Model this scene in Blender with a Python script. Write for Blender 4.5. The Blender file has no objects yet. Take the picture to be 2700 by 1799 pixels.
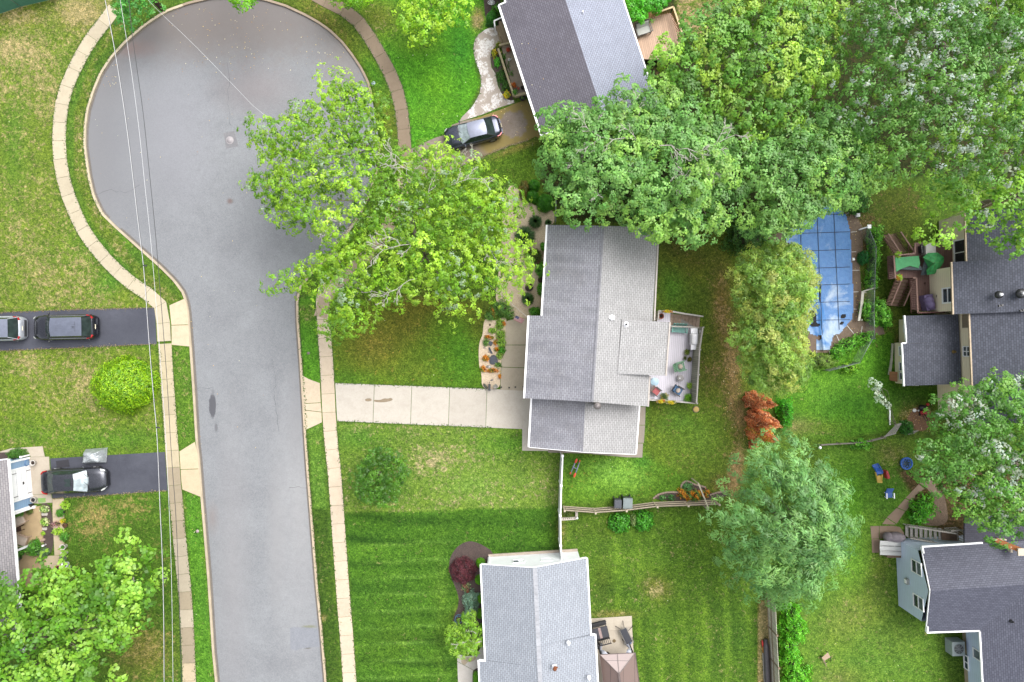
import bpy,bmesh,math,random
import numpy as np
from mathutils import Vector,Matrix
# ---------------------------------------------------------------- camera, sky, sun, exposure
H=52.0
S=0.0289
CX,CY=1350.0,899.5
scene=bpy.context.scene
COL=scene.collection
cam_d=bpy.data.cameras.new("camera");cam=bpy.data.objects.new("camera",cam_d);COL.objects.link(cam)
cam_d.sensor_width=36.0;cam_d.lens=H*36.0/(2700*S);cam_d.clip_end=3000;cam_d.clip_start=0.5
cam.location=(0,0,H);scene.camera=cam
SUN_EL,SUN_AZ=58,48
world=bpy.data.worlds.new("World");scene.world=world;world.use_nodes=True
nt=world.node_tree;nt.nodes.clear()
sky=nt.nodes.new("ShaderNodeTexSky");sky.sky_type='NISHITA';sky.sun_disc=False
sky.sun_elevation=math.radians(SUN_EL);sky.sun_rotation=math.radians(SUN_AZ)
sky.air_density=1.0;sky.dust_density=4.0;sky.ozone_density=1.0
hs=nt.nodes.new("ShaderNodeHueSaturation");hs.inputs['Saturation'].default_value=0.22
bg=nt.nodes.new("ShaderNodeBackground");bg.inputs['Strength'].default_value=0.15
wo=nt.nodes.new("ShaderNodeOutputWorld")
nt.links.new(sky.outputs[0],hs.inputs['Color']);nt.links.new(hs.outputs[0],bg.inputs[0]);nt.links.new(bg.outputs[0],wo.inputs[0])
sd=bpy.data.lights.new("sun",'SUN');sd.energy=1.25;sd.angle=math.radians(48);sd.color=(1.0,0.97,0.93)
sun=bpy.data.objects.new("sun",sd);COL.objects.link(sun)
_a,_e=math.radians(SUN_AZ),math.radians(SUN_EL)
_dir=Vector((math.sin(_a)*math.cos(_e),math.cos(_a)*math.cos(_e),math.sin(_e)))
sun.rotation_euler=_dir.to_track_quat('Z','Y').to_euler();sun.location=(40,15,60)
scene.view_settings.view_transform='Standard';scene.view_settings.look='None'
scene.view_settings.exposure=1.24;scene.view_settings.gamma=1.0
scene.cycles.max_bounces=6;scene.cycles.diffuse_bounces=3;scene.cycles.glossy_bounces=2
scene.cycles.transmission_bounces=4;scene.cycles.transparent_max_bounces=6
scene.cycles.caustics_reflective=False;scene.cycles.caustics_refractive=False
# ---------------------------------------------------------------- survey frames -> metres
FR=dict(o=(0,0,1.1475),a=(0,0,.38273),b=(600,0,.38273),c=(1200,0,.38273),d=(2000,0,.38273),
          e=(0,600,.38273),f=(600,600,.38273),g=(1200,600,.38273),h=(2000,600,.38273),
          i=(0,1199,.38273),j=(600,1199,.38273),k=(1200,1199,.38273),l=(2000,1199,.38273),
          m=(0,1180,.20408),n=(0,800,.11045),p=(1150,220,.12755),q=(1690,800,.185),r=(1230,780,.17857),
          s=(2300,560,.1913),u=(2000,500,.2869),v=(2230,1150,.22317),w=(1800,900,.22321),
          x=(1540,1590,.13333),y=(1160,1400,.2545),z1=(1240,0,.19139),z2=(1340,470,.41344),
          z3=(1460,1140,.37175),z4=(2280,1000,.22312),z5=(1960,1560,.26667),z6=(1660,0,.15625))
def P(fr,px,py,z=0.0):
    """place on the site that the survey frame FR shows at (px, py), for something at height z"""
    ox,oy,s=FR[fr];k=(H-z)/H
    return Vector(((ox+px*s-CX)*S*k,-(oy+py*s-CY)*S*k,z))
def PS(fr,pts,z=0.0):
    return[P(fr,a,b,z) for a,b in pts]
def C(r,g,b,k=0.60):
    f=lambda c:((c/255+.055)/1.055)**2.4 if c>10 else c/255/12.92
    return(f(r)*k,f(g)*k,f(b)*k)
# ---------------------------------------------------------------- materials
MATS={}
def new_mat(name):
    m=bpy.data.materials.new(name);m.use_nodes=True
    return m,m.node_tree,m.node_tree.nodes["Principled BSDF"]
def N(nt,typ,**kw):
    n=nt.nodes.new(typ)
    for k,v in kw.items():
        if k in n.inputs:n.inputs[k].default_value=v
        else:setattr(n,k,v)
    return n
def mixc(nt,fac,a,b,mode='MIX'):
    n=nt.nodes.new("ShaderNodeMix");n.data_type='RGBA';n.blend_type=mode
    for i,v in((0,fac),(6,a),(7,b)):
        if hasattr(v,'links'):nt.links.new(v,n.inputs[i])
        elif isinstance(v,(int,float)):n.inputs[i].default_value=v
        else:n.inputs[i].default_value=(*v[:3],1)
    return n.outputs[2]
def mapr(nt,v,a,b,c=0.0,d=1.0):
    n=nt.nodes.new("ShaderNodeMapRange");nt.links.new(v,n.inputs[0])
    for i,x in enumerate((a,b,c,d)):n.inputs[i+1].default_value=x
    return n.outputs[0]
def noise(nt,co,scale,detail=4,rough=.6,out=0,dist=0.0):
    n=nt.nodes.new("ShaderNodeTexNoise");n.inputs['Scale'].default_value=scale
    n.inputs['Detail'].default_value=detail;n.inputs['Roughness'].default_value=rough;n.inputs['Distortion'].default_value=dist
    nt.links.new(co,n.inputs['Vector']);return n.outputs[out]
def bump(nt,bsdf,h,strength=.3,dist=.02):
    b=nt.nodes.new("ShaderNodeBump");b.inputs['Strength'].default_value=strength;b.inputs['Distance'].default_value=dist
    nt.links.new(h,b.inputs['Height']);nt.links.new(b.outputs[0],bsdf.inputs['Normal'])
def pm(name,col,rough=.6,var=.12,scale=3.0,metal=0.0,fine=16.0,spec=.5,coat=0.0,bmp=.15,col2=None):
    """plain weathered surface: base colour with two scales of variation"""
    if name in MATS:return MATS[name]
    m,nt,b=new_mat(name)
    tc=nt.nodes.new("ShaderNodeTexCoord").outputs['Object']
    n1=noise(nt,tc,scale,4,.6);n2=noise(nt,tc,fine,2,.6)
    lo=tuple(c*(1-var) for c in col);hi=tuple(min(c*(1+var),.95) for c in(col2 or col))
    c=mixc(nt,mapr(nt,n1,.3,.7),lo,hi)
    c=mixc(nt,mapr(nt,n2,.3,.7,0,min(1,var*2.2)),c,tuple(x*.55 for x in col))
    nt.links.new(c,b.inputs['Base Color'])
    b.inputs['Roughness'].default_value=rough;b.inputs['Metallic'].default_value=metal
    b.inputs['Specular IOR Level'].default_value=spec;b.inputs['Coat Weight'].default_value=coat
    if bmp:bump(nt,b,n2,bmp,.01)
    MATS[name]=m;return m
def glass_mat(name,col=(.02,.03,.035),rough=.05,spec=.6):
    if name in MATS:return MATS[name]
    m,nt,b=new_mat(name)
    tc=nt.nodes.new("ShaderNodeTexCoord").outputs['Object']
    c=mixc(nt,mapr(nt,noise(nt,tc,2.5,2),.3,.7),col,tuple(x*2.2 for x in col))
    nt.links.new(c,b.inputs['Base Color'])
    b.inputs['Roughness'].default_value=rough;b.inputs['Specular IOR Level'].default_value=spec
    MATS[name]=m;return m
def leaf_mat():
    m,nt,b=new_mat("foliage")
    at=nt.nodes.new("ShaderNodeAttribute");at.attribute_name="Col"
    tr=nt.nodes.new("ShaderNodeBsdfTranslucent");mx=nt.nodes.new("ShaderNodeMixShader");mx.inputs[0].default_value=.38
    tcol=mixc(nt,1.0,at.outputs[0],(1.15,1.1,.55),'MULTIPLY')
    nt.links.new(at.outputs[0],b.inputs['Base Color']);nt.links.new(tcol,tr.inputs[0])
    b.inputs['Roughness'].default_value=.45;b.inputs['Specular IOR Level'].default_value=.5
    nt.links.new(b.outputs[0],mx.inputs[1]);nt.links.new(tr.outputs[0],mx.inputs[2])
    nt.links.new(mx.outputs[0],nt.nodes["Material Output"].inputs[0]);return m
LEAF=leaf_mat()
def ground_mat():
    m,nt,b=new_mat("lawn_grass")
    at=nt.nodes.new("ShaderNodeAttribute");at.attribute_name="Col"
    ad=nt.nodes.new("ShaderNodeAttribute");ad.attribute_name="dry"
    tc=nt.nodes.new("ShaderNodeTexCoord").outputs['Object']
    big=noise(nt,tc,.5,5,.65,dist=.6);mid=noise(nt,tc,1.9,5,.75,dist=.3);fine=noise(nt,tc,6,4,.8);vf=noise(nt,tc,13,3,.8)
    tuft=noise(nt,tc,3.6,4,.7,dist=1.2)
    c=mixc(nt,mapr(nt,big,.3,.7),at.outputs[0],mixc(nt,1.0,at.outputs[0],(1.28,1.16,.95),'MULTIPLY'))
    c=mixc(nt,mapr(nt,mid,.42,.62,0,.7),c,mixc(nt,1.0,c,(.66,.76,.62),'MULTIPLY'))
    md=nt.nodes.new("ShaderNodeMath");md.operation='MULTIPLY_ADD';nt.links.new(ad.outputs[2],md.inputs[0]);md.inputs[1].default_value=.23
    ms=nt.nodes.new("ShaderNodeMath");ms.operation='ADD';nt.links.new(mid,ms.inputs[0]);nt.links.new(tuft,ms.inputs[1])
    mh=nt.nodes.new("ShaderNodeMath");mh.operation='MULTIPLY';nt.links.new(ms.outputs[0],mh.inputs[0]);mh.inputs[1].default_value=.5
    nt.links.new(mh.outputs[0],md.inputs[2])
    dm=mapr(nt,md.outputs[0],.60,.72)
    ad2=nt.nodes.new("ShaderNodeAttribute");ad2.attribute_name="dcol"
    c=mixc(nt,dm,c,ad2.outputs[0])
    c=mixc(nt,mapr(nt,fine,.42,.6,0,.7),c,mixc(nt,1.0,c,(.58,.68,.52),'MULTIPLY'))
    c=mixc(nt,mapr(nt,vf,.48,.62,0,.8),c,mixc(nt,1.0,c,(1.6,1.45,1.35),'MULTIPLY'))
    c=mixc(nt,mapr(nt,vf,.5,.38,0,.8),c,mixc(nt,1.0,c,(.5,.55,.5),'MULTIPLY'))
    for sc_,k_ in((4.2,.5),(7.5,.75),(13.0,.8)):
        vo=nt.nodes.new("ShaderNodeTexVoronoi");vo.inputs['Scale'].default_value=sc_;nt.links.new(tc,vo.inputs['Vector']);sp=nt.nodes.new("ShaderNodeSeparateColor");nt.links.new(vo.outputs['Color'],sp.inputs[0])
        c=mixc(nt,mapr(nt,sp.outputs[0],.5,1,0,k_),c,mixc(nt,1.0,c,(.52,.6,.5),'MULTIPLY'));c=mixc(nt,mapr(nt,sp.outputs[1],.55,1,0,k_),c,mixc(nt,1.0,c,(1.5,1.4,1.5),'MULTIPLY'))
    nt.links.new(c,b.inputs['Base Color']);b.inputs['Roughness'].default_value=.85;b.inputs['Specular IOR Level'].default_value=.15
    bump(nt,b,fine,.6,.05)
    return m
def asphalt_mat(name,col,grain=.35,patch=.12,tint=None,bsc=.35):
    if name in MATS:return MATS[name]
    m,nt,b=new_mat(name)
    tc=nt.nodes.new("ShaderNodeTexCoord").outputs['Object']
    big=noise(nt,tc,bsc,5,.6,dist=.5);mid=noise(nt,tc,2.2,4,.6);fine=noise(nt,tc,15,3,.85);vf=noise(nt,tc,22,2,.8)
    c=mixc(nt,mapr(nt,big,.3,.7),tuple(x*(1-patch) for x in col),tuple(x*(1+patch) for x in(tint or col)))
    c=mixc(nt,mapr(nt,mid,.4,.75,0,.35),c,tuple(x*.75 for x in col))
    c=mixc(nt,mapr(nt,fine,.45,.65,0,grain),c,tuple(min(.9,x*1.5) for x in col))
    c=mixc(nt,mapr(nt,vf,.52,.38,0,grain*.9),c,tuple(x*.55 for x in col))
    vo=nt.nodes.new("ShaderNodeTexVoronoi");vo.inputs['Scale'].default_value=14;nt.links.new(tc,vo.inputs['Vector']);sp=nt.nodes.new("ShaderNodeSeparateColor");nt.links.new(vo.outputs['Color'],sp.inputs[0])
    c=mixc(nt,mapr(nt,sp.outputs[0],.5,1,0,grain*.7),c,tuple(x*.7 for x in col));c=mixc(nt,mapr(nt,sp.outputs[1],.6,1,0,grain*.7),c,tuple(x*1.35 for x in col))
    nt.links.new(c,b.inputs['Base Color']);b.inputs['Roughness'].default_value=.8;b.inputs['Specular IOR Level'].default_value=.3
    bump(nt,b,fine,.3,.01);MATS[name]=m;return m
def attr_mat(name,rough=.75,fine=14,var=.25,bmp=.2,stain=.3):
    """colour from the mesh (each slab or stone its own), plus grain and worn stains"""
    if name in MATS:return MATS[name]
    m,nt,b=new_mat(name)
    at=nt.nodes.new("ShaderNodeAttribute");at.attribute_name="Col"
    tc=nt.nodes.new("ShaderNodeTexCoord").outputs['Object']
    n1=noise(nt,tc,1.3,5,.7,dist=.6);n2=noise(nt,tc,fine,3,.7);n3=noise(nt,tc,5,4,.7)
    c=mixc(nt,mapr(nt,n1,.45,.75,0,stain),at.outputs[0],mixc(nt,1.0,at.outputs[0],(.6,.57,.52),'MULTIPLY'))
    c=mixc(nt,mapr(nt,n3,.5,.8,0,stain*.8),c,mixc(nt,1.0,c,(.68,.64,.58),'MULTIPLY'))
    c=mixc(nt,mapr(nt,n2,.35,.7,0,var),c,mixc(nt,1.0,c,(.62,.6,.58),'MULTIPLY'))
    nt.links.new(c,b.inputs['Base Color']);b.inputs['Roughness'].default_value=rough;b.inputs['Specular IOR Level'].default_value=.25
    bump(nt,b,n2,bmp,.01);MATS[name]=m;return m
def shingle_mat(name,col,dark,light,streak=.35,row=.145,wid=.32,blot=0.0,algae=None):
    if name in MATS:return MATS[name]
    m,nt,b=new_mat(name)
    uv=nt.nodes.new("ShaderNodeUVMap").outputs[0]
    br=nt.nodes.new("ShaderNodeTexBrick");nt.links.new(uv,br.inputs['Vector'])
    br.inputs['Color1'].default_value=(*dark,1);br.inputs['Color2'].default_value=(*light,1)
    br.inputs['Mortar'].default_value=(*[x*.55 for x in col],1);br.inputs['Scale'].default_value=1.0
    br.inputs['Mortar Size'].default_value=.017;br.inputs['Mortar Smooth'].default_value=.3;br.inputs['Bias'].default_value=-.1
    br.inputs['Brick Width'].default_value=wid;br.inputs['Row Height'].default_value=row
    mp=nt.nodes.new("ShaderNodeMapping");nt.links.new(uv,mp.inputs[0]);mp.inputs['Scale'].default_value=(.9,.22,1)
    st=noise(nt,mp.outputs[0],1.1,5,.65,dist=.4);gr=noise(nt,uv,13,3,.8);bl=noise(nt,uv,.55,4,.6)
    c=mixc(nt,.5,br.outputs[0],col)
    c=mixc(nt,mapr(nt,st,.42,.72,0,streak),c,mixc(nt,1.0,c,(.55,.55,.57),'MULTIPLY'))
    c=mixc(nt,mapr(nt,bl,.5,.75,0,blot),c,mixc(nt,1.0,c,(.6,.56,.5),'MULTIPLY'))
    c=mixc(nt,mapr(nt,gr,.42,.62,0,.4),c,mixc(nt,1.0,c,(.65,.65,.65),'MULTIPLY'))
    c=mixc(nt,mapr(nt,br.outputs[1],0,1,0,.85),c,tuple(x*.4 for x in col))
    nt.links.new(c,b.inputs['Base Color']);b.inputs['Roughness'].default_value=.7;b.inputs['Specular IOR Level'].default_value=.35
    bump(nt,b,br.outputs[1],-.5,.012);MATS[name]=m;return m
def siding_mat(name,col,step=.11,vert=False,rough=.5):
    """lap siding: thin shadow line at each course (object z, or along the wall if vert)"""
    if name in MATS:return MATS[name]
    m,nt,b=new_mat(name)
    tc=nt.nodes.new("ShaderNodeTexCoord").outputs['Object']
    w=nt.nodes.new("ShaderNodeTexWave");w.wave_type='BANDS';w.bands_direction='Z' if not vert else 'DIAGONAL';w.wave_profile='SAW'
    w.inputs['Scale'].default_value=1/step/(2*math.pi)*2*math.pi/6.2832*1.0*(1.0);nt.links.new(tc,w.inputs['Vector'])
    n1=noise(nt,tc,1.5,4)
    c=mixc(nt,mapr(nt,n1,.3,.7,0,.5),col,tuple(x*.85 for x in col))
    c=mixc(nt,mapr(nt,w.outputs['Fac'],.8,1,0,.5),c,tuple(x*.55 for x in col))
    nt.links.new(c,b.inputs['Base Color']);b.inputs['Roughness'].default_value=rough
    bump(nt,b,w.outputs['Fac'],.3,.01);MATS[name]=m;return m
def board_mat(name,col,width=.14,axis='X',gap=.06,var=.3,rough=.75,streak=.4,rot=0.0):
    """planks: a thin dark gap every WIDTH metres across the given object axis, grain along the board"""
    if name in MATS:return MATS[name]
    m,nt,b=new_mat(name)
    tc0=nt.nodes.new("ShaderNodeTexCoord").outputs['Object']
    mp0=nt.nodes.new("ShaderNodeMapping");nt.links.new(tc0,mp0.inputs[0]);mp0.inputs['Rotation'].default_value=(0,0,rot);tc=mp0.outputs[0]
    sx=nt.nodes.new("ShaderNodeSeparateXYZ");nt.links.new(tc,sx.inputs[0]);a=sx.outputs['XYZ'.index(axis)]
    def math_(op,u,v):
        n=nt.nodes.new("ShaderNodeMath");n.operation=op
        for i,x in enumerate((u,v)):
            if x is None:continue
            if hasattr(x,'links'):nt.links.new(x,n.inputs[i])
            else:n.inputs[i].default_value=x
        return n.outputs[0]
    q=math_('DIVIDE',a,width);fr=math_('FRACT',q,None);fl=math_('FLOOR',q,None)
    wn=nt.nodes.new("ShaderNodeTexWhiteNoise");wn.noise_dimensions='1D';nt.links.new(fl,wn.inputs['W'])
    mp=nt.nodes.new("ShaderNodeMapping");nt.links.new(tc,mp.inputs[0])
    sc=[1.2,1.2,1.2];sc['XYZ'.index(axis)]=14;mp.inputs['Scale'].default_value=sc
    g=noise(nt,mp.outputs[0],1.6,4,.7);n2=noise(nt,tc,25,2,.7)
    c=mixc(nt,mapr(nt,wn.outputs[0],0,1),tuple(x*(1-var) for x in col),tuple(min(.92,x*(1+var*.6)) for x in col))
    c=mixc(nt,mapr(nt,g,.4,.75,0,streak),c,tuple(x*.5 for x in col))
    c=mixc(nt,mapr(nt,n2,.4,.8,0,.25),c,tuple(x*.6 for x in col))
    gp=math_('LESS_THAN',fr,gap)
    c=mixc(nt,gp,c,tuple(x*.18 for x in col))
    nt.links.new(c,b.inputs['Base Color']);b.inputs['Roughness'].default_value=rough
    inv=math_('SUBTRACT',1.0,gp);bump(nt,b,inv,.5,.01);MATS[name]=m;return m
# ---------------------------------------------------------------- objects
def tag(o,label=None,cat=None,group=None,kind=None):
    if label:o['label']=label
    if cat:o['category']=cat
    if group:o['group']=group
    if kind:o['kind']=kind
    return o
def root(name,loc,label,cat,group=None,rz=0.0):
    o=bpy.data.objects.new(name,None);COL.objects.link(o);o.empty_display_size=.3
    o.location=loc;o.rotation_euler=(0,0,rz);return tag(o,label,cat,group)
def mesh_np(name,verts,faces_n,mats,parent=None,colors=None,loc=None):
    """verts (n,3) with every FACES_N consecutive ones a face"""
    v=np.asarray(verts,dtype=np.float32)
    if parent is not None and loc is None:v=v-np.array(parent.location[:],dtype=np.float32)
    if loc is not None:v=v-np.array(loc[:],dtype=np.float32)
    n=len(v);nf=n//faces_n
    me=bpy.data.meshes.new(name);me.vertices.add(n);me.vertices.foreach_set('co',v.ravel())
    me.loops.add(n);me.loops.foreach_set('vertex_index',np.arange(n,dtype=np.int32))
    me.polygons.add(nf);me.polygons.foreach_set('loop_start',np.arange(0,n,faces_n,dtype=np.int32))
    try:me.polygons.foreach_set('loop_total',np.full(nf,faces_n,dtype=np.int32))
    except Exception:pass
    if colors is not None:
        ca=me.color_attributes.new('Col','FLOAT_COLOR','POINT')
        c=np.ones((n,4),dtype=np.float32);c[:,:3]=colors;ca.data.foreach_set('color',c.ravel())
    for m in mats:me.materials.append(m)
    me.update(calc_edges=True);me.validate()
    o=bpy.data.objects.new(name,me);COL.objects.link(o)
    if parent is not None:o.parent=parent
    if loc is not None and parent is None:o.location=loc
    return o
SINGLE={'gutter','fascia','hinge','porch_wall','window_sill','lean_to_gutter','block_recess','door_trim','garage_trim'}
class MB:
    def __init__(s):s.v=[];s.f=[];s.m=[];s.uv={};s.c=[];s.slot=0;s.col=(1,1,1);s.M=None;s.sm=set();s.cuts=[]
    def add(s,vs,fs,smooth=False):
        n=len(s.v);s.cuts.append((n,len(s.f)))
        for p in vs:
            p=Vector(p);s.v.append(s.M@p if s.M else p);s.c.append(s.col)
        for f in fs:
            if smooth:s.sm.add(len(s.f))
            s.f.append(tuple(n+i for i in f));s.m.append(s.slot)
        return n
    def box(s,c,d,rz=0.0,R=None):
        x,y,z=d[0]/2,d[1]/2,d[2]/2;c=Vector(c)
        R=R or Matrix.Rotation(rz,3,'Z')
        vs=[c+R@Vector((i*x,j*y,k*z)) for k in(-1,1) for j in(-1,1) for i in(-1,1)]
        s.add(vs,[(0,2,3,1),(4,5,7,6),(0,1,5,4),(2,6,7,3),(0,4,6,2),(1,3,7,5)])
    def prism(s,poly,z0,z1,bevel=0.0):
        """polygon (list of Vector/xy, any winding) standing from z0 to z1"""
        p=[(a[0],a[1]) for a in poly]
        if sum(p[i-1][0]*p[i][1]-p[i][0]*p[i-1][1] for i in range(len(p)))<0:p=p[::-1]
        n=len(p);vs=[(a,b,z0) for a,b in p]+[(a,b,z1) for a,b in p]
        s.add(vs,[tuple(range(n-1,-1,-1)),tuple(range(n,2*n))]+[(i,(i+1)%n,n+(i+1)%n,n+i) for i in range(n)])
    def tube(s,path,r,n=6,cap=True,smooth=True):
        path=[Vector(p) for p in path];rs=r if isinstance(r,(list,tuple)) else[r]*len(path)
        vs=[];fs=[];u=None
        for i,p in enumerate(path):
            t=(path[min(i+1,len(path)-1)]-path[max(i-1,0)])
            t=t.normalized() if t.length>1e-9 else Vector((0,0,1))
            if u is None:u=t.orthogonal().normalized()
            u=(u-t*u.dot(t));u=u.normalized() if u.length>1e-6 else t.orthogonal().normalized();w=t.cross(u)
            for k in range(n):
                a=2*math.pi*k/n;vs.append(p+(u*math.cos(a)+w*math.sin(a))*rs[i])
        for i in range(len(path)-1):
            for k in range(n):fs.append((i*n+k,i*n+(k+1)%n,(i+1)*n+(k+1)%n,(i+1)*n+k))
        if cap:fs+=[tuple(range(n-1,-1,-1)),tuple(range((len(path)-1)*n,len(path)*n))]
        s.add(vs,fs,smooth)
    def lathe(s,c,prof,n=16,smooth=True,sx=1.0,sy=1.0):
        """profile [(radius, z)...] about a vertical axis at c"""
        c=Vector(c);vs=[];fs=[]
        for r,z in prof:
            for k in range(n):
                a=2*math.pi*k/n;vs.append(c+Vector((r*sx*math.cos(a),r*sy*math.sin(a),z)))
        for i in range(len(prof)-1):
            for k in range(n):fs.append((i*n+k,i*n+(k+1)%n,(i+1)*n+(k+1)%n,(i+1)*n+k))
        s.add(vs,fs,smooth);s.add(vs[:n],[tuple(range(n-1,-1,-1))]);s.add(vs[-n:],[tuple(range(n))])
    def cyl(s,c,r,h,n=16):s.lathe(c,[(r,0),(r,h)],n,False)
    def ball(s,c,r,n=12,m=7,smooth=True):
        r=r if isinstance(r,(tuple,list)) else(r,r,r)
        prof=[(max(1e-3,math.sin(math.pi*i/m)),-math.cos(math.pi*i/m)*r[2]) for i in range(m+1)]
        s.lathe(c,[(a,z) for a,z in prof],n,smooth,r[0],r[1])
    def beam(s,a,b,w,h,up=(0,0,1)):
        """rectangular bar from a to b, w across, h along up"""
        a,b=Vector(a),Vector(b);t=(b-a);L=t.length;t.normalize();sd_=t.cross(Vector(up))
        sd_=sd_.normalized() if sd_.length>1e-6 else Vector((1,0,0));u=sd_.cross(t)
        s.add([a+sd_*i*w/2+u*j*h/2+t*L*k for k in(0,1) for j in(-1,1) for i in(-1,1)],
              [(0,2,3,1),(4,5,7,6),(0,1,5,4),(2,6,7,3),(0,4,6,2),(1,3,7,5)])
    def slab(s,poly,th,dn=None):
        """thick sheet: poly is the top face in 3-D, th thickness downwards"""
        n=len(poly);dn=dn or Vector((0,0,-th));top=[Vector(p) for p in poly]
        nr=(top[1]-top[0]).cross(top[2]-top[0])
        if nr.z<0:top=top[::-1];nr=-nr
        base=len(s.f);s.add(top+[p+dn for p in top],[tuple(range(n)),tuple(range(2*n-1,n-1,-1))]+[(i,n+i,n+(i+1)%n,(i+1)%n) for i in range(n)])
        nr.normalize();dwn=Vector((0,0,-1));dwn=(dwn-nr*dwn.dot(nr))
        dwn=dwn.normalized() if dwn.length>1e-3 else Vector((0,-1,0));al=nr.cross(dwn)
        for k in range(n+2):s.uv[base+k]=(al,dwn)
    def build(s,name,mats,parent=None,loc=None,cols=False,smooth_all=False):
        if name in SINGLE and len(s.cuts)>1:
            cs=s.cuts+[(len(s.v),len(s.f))]
            for(v0,f0),(v1,f1) in zip(cs,cs[1:]):
                q=MB();q.v=s.v[v0:v1];q.f=[tuple(i-v0 for i in f) for f in s.f[f0:f1]];q.m=s.m[f0:f1];q.c=s.c[v0:v1];q.cuts=[(0,0)];o=q.build(name,mats,parent,loc)
            return o
        mats=mats if isinstance(mats,(list,tuple)) else[mats]
        off=Vector(parent.location) if(parent is not None and loc is None) else(Vector(loc) if loc is not None and loc!='local' else Vector((0,0,0)))
        me=bpy.data.meshes.new(name);me.from_pydata([tuple(v-off) for v in s.v],[],s.f)
        me.polygons.foreach_set('material_index',s.m)
        if s.sm or smooth_all:me.polygons.foreach_set('use_smooth',[smooth_all or i in s.sm for i in range(len(s.f))])
        if s.uv:
            ul=me.uv_layers.new(name='UVMap')
            for p in me.polygons:
                a,d=s.uv.get(p.index,(Vector((1,0,0)),Vector((0,1,0))))
                for li in p.loop_indices:
                    co=s.v[me.loops[li].vertex_index];ul.data[li].uv=(co.dot(a),co.dot(d))
        if cols:
            ca=me.color_attributes.new('Col','FLOAT_COLOR','POINT')
            ca.data.foreach_set('color',[x for c in s.c for x in(*c,1)])
        for m in mats:me.materials.append(m)
        me.update()
        o=bpy.data.objects.new(name,me);COL.objects.link(o)
        if parent is not None:o.parent=parent
        elif loc is not None:o.location=loc
        return o
def struct(name,mb,mats,**k):
    return tag(mb.build(name,mats,**k),kind='structure')
def strip_pts(pts,width,closed=False):
    """left/right edge points of a ribbon along pts (xy)"""
    L,R=[],[];n=len(pts)
    for i in range(n):
        a=pts[i-1] if i or closed else pts[0];b=pts[(i+1)%n] if i<n-1 or closed else pts[-1]
        t=Vector((b[0]-a[0],b[1]-a[1],0)).normalized();nn=Vector((-t.y,t.x,0));w=width[i] if isinstance(width,(list,tuple)) else width
        p=Vector((pts[i][0],pts[i][1],0));L.append(p+nn*w/2);R.append(p-nn*w/2)
    return L,R
def resample(pts,step):
    pts=[Vector((p[0],p[1],p[2] if len(p)>2 else 0)) for p in pts];out=[pts[0]];acc=0
    for a,b in zip(pts,pts[1:]):
        d=(b-a).length;t=step-acc
        while t<=d:out.append(a.lerp(b,t/d));t+=step
        acc=d-(t-step)
    if(out[-1]-pts[-1]).length>step*.3:out.append(pts[-1])
    return out
def smooth_line(pts,it=2,closed=False):
    pts=[Vector((p[0],p[1],p[2] if len(p)>2 else 0)) for p in pts]
    for _ in range(it):
        o=[] if closed else[pts[0]]
        rng=range(len(pts)) if closed else range(len(pts)-1)
        for i in rng:
            a,b=pts[i],pts[(i+1)%len(pts)];o+=[a.lerp(b,.25),a.lerp(b,.75)]
        if not closed:o.append(pts[-1])
        pts=o
    return pts
def in_poly(X,Y,poly):
    ins=np.zeros(X.shape,bool);n=len(poly)
    for i in range(n):
        x1,y1=poly[i][0],poly[i][1];x2,y2=poly[i-1][0],poly[i-1][1]
        c=((y1>Y)!=(y2>Y));xi=(x2-x1)*(Y-y1)/((y2-y1) or 1e-9)+x1
        ins^=c&(X<xi)
    return ins
def edge_dist(X,Y,poly):
    d=np.full(X.shape,1e9);n=len(poly)
    for i in range(n):
        x1,y1=poly[i-1][0],poly[i-1][1];x2,y2=poly[i][0],poly[i][1];dx,dy=x2-x1,y2-y1
        t=np.clip(((X-x1)*dx+(Y-y1)*dy)/(dx*dx+dy*dy+1e-9),0,1)
        d=np.minimum(d,np.hypot(X-x1-t*dx,Y-y1-t*dy))
    return d
# ================================================================ SETTING
ROAD_L=PS('o',[(508,1800),(500,1640),(497,1568),(490,1500),(479,1330),(470,1220),(463,1140),(457,1060),(452,1015),(445,900),(438,800),(432,720),(428,695),(420,672),(400,645),(368,613)])+PS('a',[(800,1568),(700,1470),(640,1340),(612,1220),(592,1080),(582,1000),(583,900),(600,760),(640,630),(690,510),(760,400),(860,290),(980,185),(1080,115),(1160,70),(1300,20),(1450,-15)])+PS('b',[(-30,-25),(140,-25),(270,0),(400,40),(530,100),(620,150),(700,205),(790,290),(860,380),(920,470),(965,560),(990,650)])
ROAD_R=PS('o',[(872,330),(868,380),(852,440),(828,490),(795,540),(752,594),(715,628),(690,660),(683,690),(684,740),(690,820),(694,880),(697,930),(700,985),(705,1060),(712,1150),(720,1250),(728,1350),(738,1450),(748,1568),(756,1680),(764,1800)])
ROAD=[tuple(p[:2]) for p in ROAD_L+ROAD_R]
RZ=-0.11
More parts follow.
